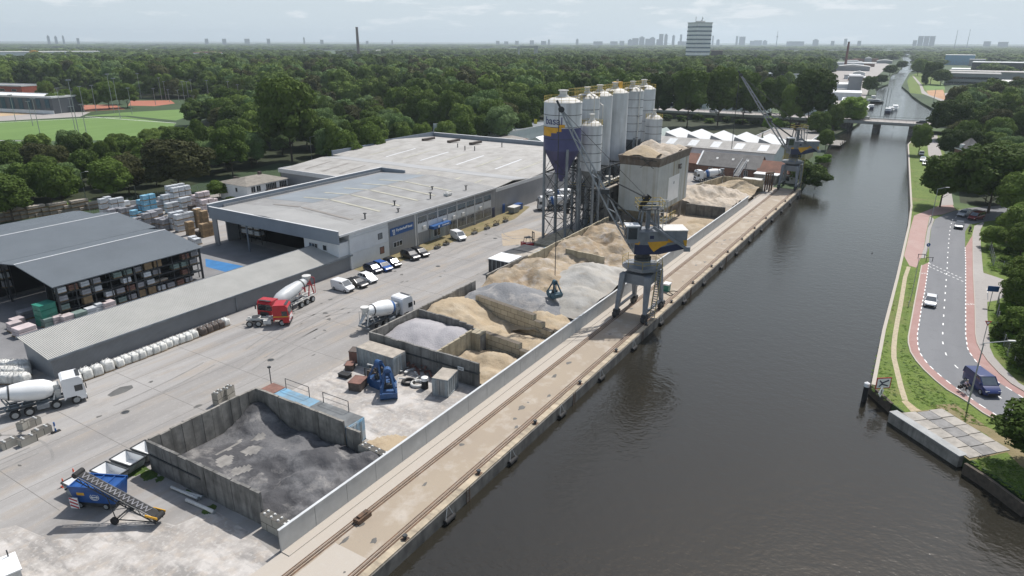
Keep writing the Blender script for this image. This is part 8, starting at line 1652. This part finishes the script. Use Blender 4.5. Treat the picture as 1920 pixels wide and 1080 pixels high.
# ================================================================ trees
def leafmat(name, c0, c1, c2):
    m = bpy.data.materials.new(name); m.use_nodes = True; N = m.node_tree; B = N.nodes['Principled BSDF']; lk = N.links.new
    oi = N.nodes.new('ShaderNodeObjectInfo'); rp = N.nodes.new('ShaderNodeValToRGB'); e = rp.color_ramp.elements; e[0].color = (*c0,1); e[1].color = (*c2,1); x = e.new(.55); x.color = (*c1,1)
    no = N.nodes.new('ShaderNodeTexNoise'); no.inputs['Scale'].default_value = .45; no.inputs['Detail'].default_value = 3; geo = N.nodes.new('ShaderNodeNewGeometry'); lk(geo.outputs['Position'], no.inputs['Vector'])
    ad = N.nodes.new('ShaderNodeMath'); ad.operation = 'MULTIPLY_ADD'; ad.inputs[1].default_value = .75; sb = N.nodes.new('ShaderNodeMath'); sb.operation = 'SUBTRACT'; sb.inputs[1].default_value = .5
    lk(no.outputs['Fac'], sb.inputs[0]); lk(sb.outputs[0], ad.inputs[0]); lk(oi.outputs['Random'], ad.inputs[2]); lk(ad.outputs[0], rp.inputs[0]); lk(rp.outputs[0], B.inputs['Base Color'])
    B.inputs['Roughness'].default_value = .75; B.inputs['Specular IOR Level'].default_value = .12
    tr = N.nodes.new('ShaderNodeBsdfTranslucent'); mx = N.nodes.new('ShaderNodeMixShader'); mx.inputs[0].default_value = .22; lk(rp.outputs[0], tr.inputs[0]); lk(B.outputs[0], mx.inputs[1]); lk(tr.outputs[0], mx.inputs[2]); lk(mx.outputs[0], N.nodes['Material Output'].inputs[0]); return m
LM = {'dark': leafmat('dark_foliage',(.038,.064,.013),(.068,.108,.020),(.110,.160,.030)), 'mid': leafmat('mid_foliage',(.070,.112,.020),(.105,.162,.030),(.150,.215,.045)),
      'light': leafmat('light_foliage',(.10,.17,.05),(.13,.20,.07),(.15,.22,.085)), 'olive': leafmat('olive_foliage',(.05,.055,.02),(.075,.08,.028),(.09,.10,.035)), 'lime': leafmat('lime_foliage',(.13,.22,.03),(.16,.26,.04),(.19,.29,.05))}
def crown_mesh(name, m, seed, lobes, leaves, size, shape='round', core=True, jit=.45):
    """unit crown: radius about 1, height about 2 (z 0..2), many small leaf faces on clumps"""
    rs = np.random.RandomState(seed); Lb = []
    for i in range(lobes):
        f = (i+.5)/lobes; a = i*2.399+rs.uniform(-.4,.4)
        if shape == 'tall': z = .12+1.7*f; rr = .62*math.sin(PI*min(1,(f*.86+.12)))**.6*rs.uniform(.35,1.0); q = rs.uniform(.26,.40)
        elif shape == 'cone': z = .1+1.75*f; rr = .62*(1-f)**.8*rs.uniform(.5,1); q = .12+.26*(1-f)
        elif shape == 'bush': z = .25+.8*rs.uniform(0,1)**.8; rr = .70*rs.uniform(.2,1); q = rs.uniform(.30,.44)
        else: z = .42+1.22*f; rr = .66*math.sqrt(max(.04,1-((z-.92)/.98)**2))*rs.uniform(.45,1.05); q = rs.uniform(.27,.42)
        Lb.append((rr*math.cos(a), rr*math.sin(a), z, q, q*rs.uniform(.75,.95)))
    if shape == 'round': Lb.append((0,0,1.0,.62,.66)); Lb.append((rs.uniform(-.2,.2),rs.uniform(-.2,.2),1.45,.42,.4))
    Lb = np.array(Lb); wgt = Lb[:,3]**2; wgt /= wgt.sum(); k = rs.choice(len(Lb), leaves*2, p=wgt)
    n = rs.normal(size=(leaves*2,3)); n /= np.linalg.norm(n,axis=1)[:,None]; n[:,2] = np.where(n[:,2] < -.35, -n[:,2], n[:,2])
    r = rs.uniform(.80,1.10,leaves*2); P = Lb[k,:3]+n*r[:,None]*np.stack([Lb[k,3],Lb[k,3],Lb[k,4]],1)
    d = (P[:,None,:]-Lb[None,:,:3])/np.stack([Lb[:,3],Lb[:,3],Lb[:,4]],1)[None]; inside = ((np.linalg.norm(d,axis=2) < .74).sum(1) > 0)
    P = P[~inside][:leaves]; n = n[~inside][:leaves]; c = len(P)
    nn = n+rs.normal(size=n.shape)*jit; nn /= np.linalg.norm(nn,axis=1)[:,None]; a = np.cross(nn, rs.normal(size=nn.shape)); a /= np.linalg.norm(a,axis=1)[:,None]; b_ = np.cross(nn,a)
    s = size*rs.uniform(.6,1.3,c)[:,None]; V = np.stack([P-a*s*.6-b_*s*.35, P+a*s*.55-b_*s*.45, P+a*s*.7+b_*s*.4, P-a*s*.45+b_*s*.5],1).reshape(-1,3)
    V = V.tolist(); F = (np.arange(c*4).reshape(-1,4)).tolist()
    if core:
        bm = bmesh.new(); 
        for l in Lb:
            M4 = Matrix.Translation(l[:3]) @ Matrix.Diagonal((l[3]*.80,l[3]*.80,l[4]*.80,1)); bmesh.ops.create_icosphere(bm, subdivisions=1, radius=1, matrix=M4)
        bm.verts.ensure_lookup_table(); o = len(V); V += [tuple(v.co) for v in bm.verts]; F += [tuple(v.index+o for v in f.verts) for f in bm.faces]; bm.free()
    me = bpy.data.meshes.new(name); me.from_pydata(V, [], F); me.materials.append(m); me.update(); return me
def trunk_mesh(name, seed, h0=.9):
    """unit trunk reaching into the crown, with limbs (crown height 2, clear stem below z=0)"""
    rs = random.Random(seed); b = MB(); b.rod((0,0,-1),(0,0,.1),.085,.065,n=8); b.rod((0,0,.1),(.03,.02,1.2),.065,.02,n=7)
    for i in range(6): a = i*1.1+rs.random(); z = .0+.13*i; b.rod((0,0,z),(.55*math.cos(a),.55*math.sin(a),z+.55),.035,.01,n=5)
    me = bpy.data.meshes.new(name); me.from_pydata(b.v,[],b.f); me.materials.append(M['bark']); return me
CR = {}
for key,(mm,seed,lob,lv,sz,shp) in {'dark0':('dark',1,24,5200,.062,'round'),'dark1':('dark',2,30,5200,.062,'round'),'mid0':('mid',3,26,5200,.062,'round'),'mid1':('mid',4,20,4600,.064,'round'),'light0':('light',5,24,5000,.055,'round'),'olive0':('olive',6,26,5200,.06,'round'),'tall0':('dark',7,30,5200,.058,'tall'),'tall1':('mid',8,26,4800,.058,'tall'),'cone0':('dark',9,16,2600,.055,'cone'),'lime0':('lime',10,22,4200,.06,'round'),'bush0':('mid',11,14,1600,.085,'bush'),'bush1':('dark',12,14,1600,.085,'bush'),'bushl':('lime',13,12,1500,.085,'bush')}.items():
    CR[key] = crown_mesh('crown', LM[mm], seed, lob, lv, sz, shp)
TRK = [trunk_mesh('trunk', s) for s in (1,2,3)]
def tree(kind, loc, h, w_, label, group=None, name='tree', cat='tree', stem=.16, rz=None):
    t = thing(name, label, cat, (*loc[:2],0), random.uniform(0,6.28) if rz is None else rz, group=group)
    o = bpy.data.objects.new('crown', CR[kind]); C.objects.link(o); o.parent = t; ch = h*(1-stem); o.location = (0,0,h*stem*.8); o.scale = (w_/2*.97,w_/2*.97,ch/2)
    o = bpy.data.objects.new('trunk', TRK[int(abs(loc[0]*7))%3]); C.objects.link(o); o.parent = t; o.location = (0,0,h*stem*.8+.02); o.scale = (max(.8,w_/5),max(.8,w_/5),h*stem*.8) if stem > .02 else (w_/6,w_/6,h*.1)
    return t
def treeat(kind, u, vb, vt, wpx, label, **k):
    x,y = g(u,vb); D = math.hypot(math.hypot(x-CAMX,y-CAMY),CAMZ); h = high(u,vb,vt); return tree(kind,(x,y),h,wpx*D/FPX,label,**k)
SP = [('dark0',548,303,130,118,'huge broad dark tree towering over the wood behind the white house'),('olive0',338,366,250,125,'broad olive green tree leaning over the storage yard fence'),('mid0',215,380,293,72,'round green tree with a visible trunk behind the slate roofs'),('mid1',121,392,303,66,'green roadside tree above the left end of the slate roofs'),('dark1',25,415,322,92,'dark tree at the left edge above the slate roofs'),('mid0',437,330,230,74,'tall rounded green tree left of the white house'),('light0',392,330,258,70,'pale green willow like tree behind the olive tree'),
 ('light0',152,330,286,60,'pale round tree rising behind the roadside tree'),('mid1',413,372,336,48,'small rounded tree at the left corner of the white house'),('bush1',435,384,362,34,'low dark bush between the storage yard and the white house'),('olive0',80,335,262,60,'brownish crown in the wood above the left edge trees'),
 ('mid1',760,292,230,42,'round lime tree first in the row behind the long warehouse'),('mid0',792,290,227,42,'round lime tree second in the row behind the long warehouse'),('mid1',838,284,222,50,'wider lime tree third in the row, left of the yellow flag'),('mid0',868,278,214,50,'dense lime tree fourth in the row, left of the yellow flag'),('light0',938,272,193,80,'bright pale green round tree beside the biggest silo'),('mid0',700,312,226,52,'green tree at the left end of the row behind the long warehouse'),('mid1',655,320,238,56,'green tree just right of the huge dark tree foot'),('mid0',905,272,212,40,'narrow green tree left of the bright pale one'),('dark1',980,262,208,46,'dark small tree right of the bright pale one'),
 ('mid0',1288,238,122,76,'big green tree behind the sawtooth roofs, left of four'),('dark1',1345,236,117,74,'big dark tree behind the sawtooth roofs, second of four'),('mid1',1392,234,123,66,'big green tree touching the far crane jib tip'),('mid0',1440,232,138,56,'rounded green tree between the far crane jib and the white office block'),('dark0',1228,238,128,70,'big dark green tree right behind the silo tops'),
 ('dark0',1512,246,118,90,'big dark broad tree in the middle of the canal side group'),('mid0',1480,246,150,50,'green tree leaning left of the big canal side tree'),('lime0',1596,240,176,58,'bright lime green tree at the left end of the bridge'),('bushl',1453,246,203,46,'bright green bush behind the far crane jib'),('mid1',1530,262,204,44,'small green tree between the big canal side tree and the blue fence'),('dark1',1560,250,190,40,'dark thicket tree left of the bridge end'),
 ('dark1',1547,282,240,34,'round dark green bush tree on the bank before the jetty'),('bushl',1541,307,278,36,'bright green bush on the waterside before the jetty'),('bush1',1505,345,283,66,'large dark bush hanging over the water behind the far crane'),('bush1',1528,352,306,50,'dark bush at the waterline beside the far crane'),('cone0',1424,300,245,12,'small dark conifer between the white hall and the red roof'),('lime0',1448,330,302,24,'small round lime green tree before the red roofed house'),
 ('mid0',1721,291,229,36,'slim tree by the parked cars in front of the bridge'),('dark0',1775,262,181,70,'large dark tree hiding the right end of the bridge'),('dark1',1781,300,238,54,'dark rounded tree by the lane above the parked cars'),('mid0',1762,388,284,82,'broad green tree on the bank at the top of the pink path'),('dark0',1852,400,262,130,'wide dark tree shading the bend in the road'),('mid1',1902,420,314,80,'green tree at the right edge above the bend'),('lime0',1902,452,376,40,'bright lime young tree at the right edge beside the bend'),('mid1',1858,466,420,42,'leafy bush tree where the pavement meets the scrub'),
 ('dark1',1903,590,500,62,'dark bushy tree at the right edge beside the side street'),('mid0',1905,455,380,60,'green scrub tree right of the bright young tree'),
 ('dark0',1744,158,112,34,'dark dense tree on the right bank of the far canal bend'),('cone0',1731,160,114,18,'dark cypress on the far right canal bank'),('dark1',1763,160,128,36,'grey green weeping tree on the far right canal bank'),('mid0',1720,142,108,26,'tree where the far canal narrows on the right'),
 ('dark1',1628,178,140,30,'dark tree on the left bank beyond the bridge'),('dark0',1652,160,138,22,'round dark tree at the first canal bend on the left'),('dark1',1668,142,120,26,'dark trees on the left canal point'),('dark0',1690,132,112,20,'far dark tree on the left canal point tip'),
 ('mid1',92,200,147,30,'bright green tree behind the sports hall end'),('mid0',110,210,172,34,'dark green tree by the sports hall, in front of the courts'),('mid1',128,208,163,24,'green tree second from the sports hall'),('mid0',158,208,160,32,'green tree third from the sports hall'),('mid1',205,204,148,44,'round green tree left of the court floodlights'),('mid0',240,202,152,44,'round green tree at the left of the right hand tennis courts'),('mid1',225,196,155,36,'round green tree behind the tennis courts'),('mid0',180,206,165,28,'small green tree between the tennis courts'),('dark1',370,196,165,16,'small rounded tree between the tennis masts')]
for k_,u,vb,vt,wp,l in SP:
    treeat(k_,u,vb,vt,wp,l,name='bush' if 'bush' in k_ else 'tree',cat='bush' if 'bush' in k_ else 'tree',stem=.02 if 'bush' in k_ else (.08 if k_ in ('cone0',) else .18))
for i in range(24): tree(['bush0','bush1'][i%2],(338+ri.uniform(-3,3),14+i*7.5),ri.uniform(3,6),ri.uniform(6,9),'bush in the dark hedge at the foot of the viaduct',group='hedge at the foot of the viaduct',name='bush',cat='bush',stem=.02)
for i,(u,v,h_,w_,kd,lab) in enumerate(((1905,640,5.5,6,'mid0','rounded green tree in the scrub below the side street'),(1912,480,7,7,'dark1','dark tree in the scrub above the side street'),(1925,560,8,8,'dark0','dark tree at the right frame edge beside the side street'),(1880,440,5,5,'mid1','small green tree between the pavement and the wood'),(1925,690,6,6,'dark1','dark tree at the right edge above the blue van'))): tree(kd,(*g(u,v),),h_,w_,lab,stem=.14)
tree('dark0',(*g(1945,880),),7.5,11.0,'near leafy tree cut by the lower right edge over the road',stem=.25)
# woods: sample the ground, keep what falls in the wooded parts of the land
WA = [(-70,420),(20,402),(130,378),(250,366),(330,358),(400,334),(455,322),(520,306),(640,312),(760,285),(760,235),(640,215),(480,205),(400,215),(370,232),(340,252),(300,268),(200,284),(110,292),(-20,318),(-70,330)]
WB = [(-80,171),(90,171),(240,183),(340,187),(470,196),(480,205),(640,215),(760,240),(760,270),(930,262),(1010,245),(1110,228),(1240,205),(1330,190),(1430,182),(1500,178),(1540,150),(1560,140),(1560,104),(1000,101.5),(-80,101.5)]
WC = [(1782,262),(1778,225),(1800,200),(1835,182),(1960,180),(1960,440),(1870,392),(1800,380),(1796,340),(1788,300)]
WE = [(1560,104),(1692,103),(1690,108),(1672,116),(1640,114),(1560,122)]
WF = [(1716,104),(1960,101),(1960,118),(1850,118),(1770,122),(1720,140),(1716,125)]
WN = [(1840,135),(1960,135),(1960,145),(1840,145)]
Z = [(WA,'A'),(WB,'B'),(WC,'C'),(WE,'E'),(WF,'F'),(WN,'N')]
rt = random.Random(21); cand = []; r_ = 120.0
while r_ < 2700:
    s_ = 11.4 if r_ < 420 else 11.4+(r_-420)*.0115; nA = int(1.62*r_/s_); 
    for i in range(nA):
        a = HEAD+.81-1.62*(i+rt.uniform(.05,.95))/nA; rr = r_+rt.uniform(-.42,.42)*s_; x = CAMX+rr*math.cos(a); y = CAMY+rr*math.sin(a); u,v = toview(x,y)
        if not (-80 < u < 1960): continue
        for P,nm in Z:
            if inpoly(u,v,P): cand.append((rr,x,y,u,v,nm,s_)); break
    r_ += s_*.9
spc = [g(q[1],q[2]) for q in SP]+[g(1811,306),g(1800,322),g(470,350),g(1306,121),g(990,117)]; srad = [7 if 'bush' in q[0] else 9 for q in SP]+[9,8,16,30,30]
def okc(x,y): return all((x-a)**2+(y-b_)**2 > rr*rr for (a,b_),rr in zip(spc,srad))
near = [c_ for c_ in cand if c_[0] < 600 and okc(c_[1],c_[2])]; near.sort(key=lambda c_: c_[0]); 
KEY = ['dark0','dark1','mid0','mid1','mid1','dark1','tall0','light0','olive0','mid0','light0','tall1','mid1']
TK = {'dark':'dark green','mid':'fresh green','light':'pale green','olive':'brownish olive','tall':'slender upright'}
zl = {'A':('green tree of the wood between the storage yard and the sports fields','trees of the near wood'),'B':('green tree of the wide wood behind the long warehouse','trees of the wide wood'),'C':('green tree of the wood on the right bank','trees of the right bank wood'),'E':('tree','trees'),'F':('tree','trees'),'N':('tree','trees')}
indiv = near[:225]; rest = set(id(c_) for c_ in indiv)
for c_ in indiv:
    rr,x,y,u,v,nm,s_ = c_
    kd = KEY[rt.randrange(len(KEY))]; h = rt.uniform(12,18) if nm != 'A' else (rt.uniform(9,12.5) if v > 305 and u < 330 else rt.uniform(6.5,9.5) if u < 330 else rt.uniform(10,15))
    if nm == 'A' and 400 < u < 620 and v < 290: h = rt.uniform(12,17)
    if nm == 'A' and u < 400 and v < 300:
        if v < 262: continue
        h = rt.uniform(6.5,9)
    if nm == 'C': h = rt.uniform(9,15) if v < 300 else rt.uniform(8,12)
    if nm == 'B': h = rt.uniform(15,22)
    tree(kd,(x,y),h,max(rt.uniform(.80,1.08)*h,10.5) if 'tall' not in kd else h*.62,TK[kd[:-1]]+zl[nm][0][5:],group=zl[nm][1]+' '+kd[:-1],stem=.12)
FLR = layered('shade_toned_floor', (.022,.03,.012), [((.2,.2,1),(.035,.045,.016),.45,.65,.7)])  # shade under the crowns put into a very dark ground colour
for P_ in (WA,WC): sheet('shade_toned_floor', gl(P_), .012 if P_ is WA else .005, FLR)
sheet('shade_toned_floor', gl([(480,205),(640,215),(760,240),(760,270),(930,262),(1010,245),(1110,228),(1240,205),(1330,190),(1430,182),(1440,170),(1000,150),(300,160),(100,165),(90,171),(240,183),(340,187),(470,196)]), .012, FLR)
sheet('shade_toned_floor', [(242,12),(300,12.5),(340,9.5),(344,230),(242,150)], .011, FLR)
# the rest of the woods as one mass of instances
def scatter(name, label, pts, keys, kind='stuff'):
    """pts: (x,y,z,sx,sz,rot); one object, instanced crowns through geometry nodes"""
    col = bpy.data.collections.new(name+'_kinds')
    for kk in keys:
        o = bpy.data.objects.new(kk if isinstance(kk,str) else 'crown', CR[kk] if isinstance(kk,str) else kk); col.objects.link(o)
    me = bpy.data.meshes.new(name); me.from_pydata([p[:3] for p in pts], [], [])
    A = me.attributes.new('sc','FLOAT_VECTOR','POINT'); A.data.foreach_set('vector', [q for p in pts for q in (p[3],p[3],p[4])]); R_ = me.attributes.new('rt','FLOAT_VECTOR','POINT'); R_.data.foreach_set('vector', [q for p in pts for q in (0,0,p[5])])
    ng = bpy.data.node_groups.new(name,'GeometryNodeTree'); ng.interface.new_socket('Geometry',in_out='INPUT',socket_type='NodeSocketGeometry'); ng.interface.new_socket('Geometry',in_out='OUTPUT',socket_type='NodeSocketGeometry')
    N = ng.nodes; gi = N.new('NodeGroupInput'); go = N.new('NodeGroupOutput'); ip = N.new('GeometryNodeInstanceOnPoints'); ci = N.new('GeometryNodeCollectionInfo'); ci.inputs['Collection'].default_value = col; ci.inputs['Separate Children'].default_value = True; ci.inputs['Reset Children'].default_value = True
    a1 = N.new('GeometryNodeInputNamedAttribute'); a1.data_type = 'FLOAT_VECTOR'; a1.inputs['Name'].default_value = 'sc'; a2 = N.new('GeometryNodeInputNamedAttribute'); a2.data_type = 'FLOAT_VECTOR'; a2.inputs['Name'].default_value = 'rt'
    lk = ng.links.new; lk(gi.outputs[0], ip.inputs['Points']); lk(ci.outputs[0], ip.inputs['Instance']); ip.inputs['Pick Instance'].default_value = True; lk(a1.outputs['Attribute'], ip.inputs['Scale']); lk(a2.outputs['Attribute'], ip.inputs['Rotation']); lk(ip.outputs[0], go.inputs[0])
    o = bpy.data.objects.new(name, me); C.objects.link(o); md = o.modifiers.new('scatter','NODES'); md.node_group = ng; me.materials.append(LM['dark'])
    return tag(o, label, None, None, kind)
lowc = [crown_mesh('crown', LM[mm], 30+i, 12, 1100, .105, 'round', jit=.25) for i,mm in enumerate(('dark','mid','mid','dark','light','olive','mid'))]
farc = [crown_mesh('crown', LM[mm], 50+i, 7, 200, .22, 'round', jit=.2) for i,mm in enumerate(('dark','dark','mid'))]
mid_, far_ = [], []
for c_ in cand:
    rr,x,y,u,v,nm,s_ = c_
    if id(c_) in rest or not okc(x,y): continue
    h = rt.uniform(11,25)*(1.0 if nm in 'BE' else .72)
    if rr > 1100 and (math.sin(x*.006+1.3)*math.sin(y*.0047)+.35*math.sin(x*.021)*math.cos(y*.017)) < -.28: continue
    if rr > 1100: h *= .8
    w_ = max(h*.85, s_*1.15)
    (mid_ if rr < 900 else far_).append((x,y,.3,w_/2,h/2,rt.uniform(0,6.28)))
scatter('woodland','deep green wood stretching behind the yard to the horizon',mid_,lowc)
# farther tree belts
r_ = 2700.0
while r_ < 9000:
    s_ = 34+(r_-2700)*.014; nA = int(1.62*r_/s_)
    for i in range(nA):
        a = HEAD+.81-1.62*(i+rt.random())/nA; rr = r_+rt.uniform(-.5,.5)*s_*1.2; x = CAMX+rr*math.cos(a); y = CAMY+rr*math.sin(a)
        if math.sin(x*.0031+.7*math.sin(y*.0017))+math.sin(y*.0043+x*.0008) < -.1: continue
        h = rt.uniform(10,17); far_.append((x,y,-1,s_*.75,h/2,rt.uniform(0,6.28)))
    r_ += s_*1.8
scatter('distant_woodland','blue green tree belts of the far country under the horizon',far_,farc)
# scrub on the right bank: grasses and bushes
WD = [(1848,430),(1960,405),(1960,720),(1905,700),(1878,665),(1862,640),(1860,600),(1878,570),(1915,555),(1908,525),(1855,505),(1848,460)]
k_ = 0
for i in range(900):
    u,v = rt.uniform(1846,1950), rt.uniform(410,718)
    if not inpoly(u,v,WD): continue
    x,y = g(u,v)
    if k_ < 46 and (u > 1872 or v < 470) and rt.random() < .35:
        h = rt.uniform(1.0,3.4); tree(rt.choice(['bush0','bush1','bush0','bushl']),(x,y),h,h*1.25,'green bush in the scrub right of the pavement',group='scrub bushes',name='bush',cat='bush',stem=.02); k_ += 1
tuft = []
tuftm = []
for i,(mm,h) in enumerate((('lime',.5),('lime',.5),('light',.7),('mid',.6))): tuftm.append(crown_mesh('tuft', LM[mm], 70+i, 5, 70, .20, 'bush', core=False))
GZ = [WD,[(1634,700),(1650,640),(1680,540),(1697,500),(1712,520),(1705,570),(1697,630),(1700,660),(1740,715),(1800,760),(1850,800),(1800,790),(1750,764),(1700,748),(1660,752),(1636,735)],[(1812,863),(1880,860),(1925,880),(1925,940),(1860,895)],[(1702,432),(1712,400),(1720,340),(1704,330),(1703,400)],[(1704,335),(1702,280),(1712,280),(1722,335)]]
PTH = resample(tp,.6)
for i in range(16000):
    u,v = rt.uniform(1630,1950), rt.uniform(280,945)
    if any(inpoly(u,v,P) for P in GZ):
        x,y = g(u,v); s_ = rt.uniform(.2,.7)*(1.2 if inpoly(u,v,WD) else .38)
        if any((x-a)**2+(y-c)**2 < .7 for a,c in PTH): continue
        tuft.append((x,y,-.05,s_,s_*.45,rt.uniform(0,6.28)))
scatter('grass_tufts','long rough grass on the right bank and in the scrub',tuft,tuftm)
sheet('lawn', gl([(-60,412),(20,397),(90,386),(150,377),(250,372),(240,380),(150,392),(60,404),(-60,428)]), .03, M['lawn'])
# ---------------------------------------------------------------- prototypes away
for d_ in (PR, BG):
    for o in d_.values():
        for ch in list(o.children): bpy.data.objects.remove(ch)
        bpy.data.objects.remove(o)
# ---------------------------------------------------------------- haze
hm = bpy.data.materials.new('haze'); hm.use_nodes = True; N = hm.node_tree; N.nodes.clear(); ho = N.nodes.new('ShaderNodeOutputMaterial'); hv = N.nodes.new('ShaderNodeVolumePrincipled')
hv.inputs['Color'].default_value = (.80,.91,1.0,1); hv.inputs['Density'].default_value = .00010; hv.inputs['Anisotropy'].default_value = .2
N.links.new(hv.outputs[0], ho.inputs['Volume'])
b = MB(); b.box(-900,11500,-7500,11500,-5.2,190); tag(b.build('haze', hm), 'thin blue haze over the far country', kind='stuff')
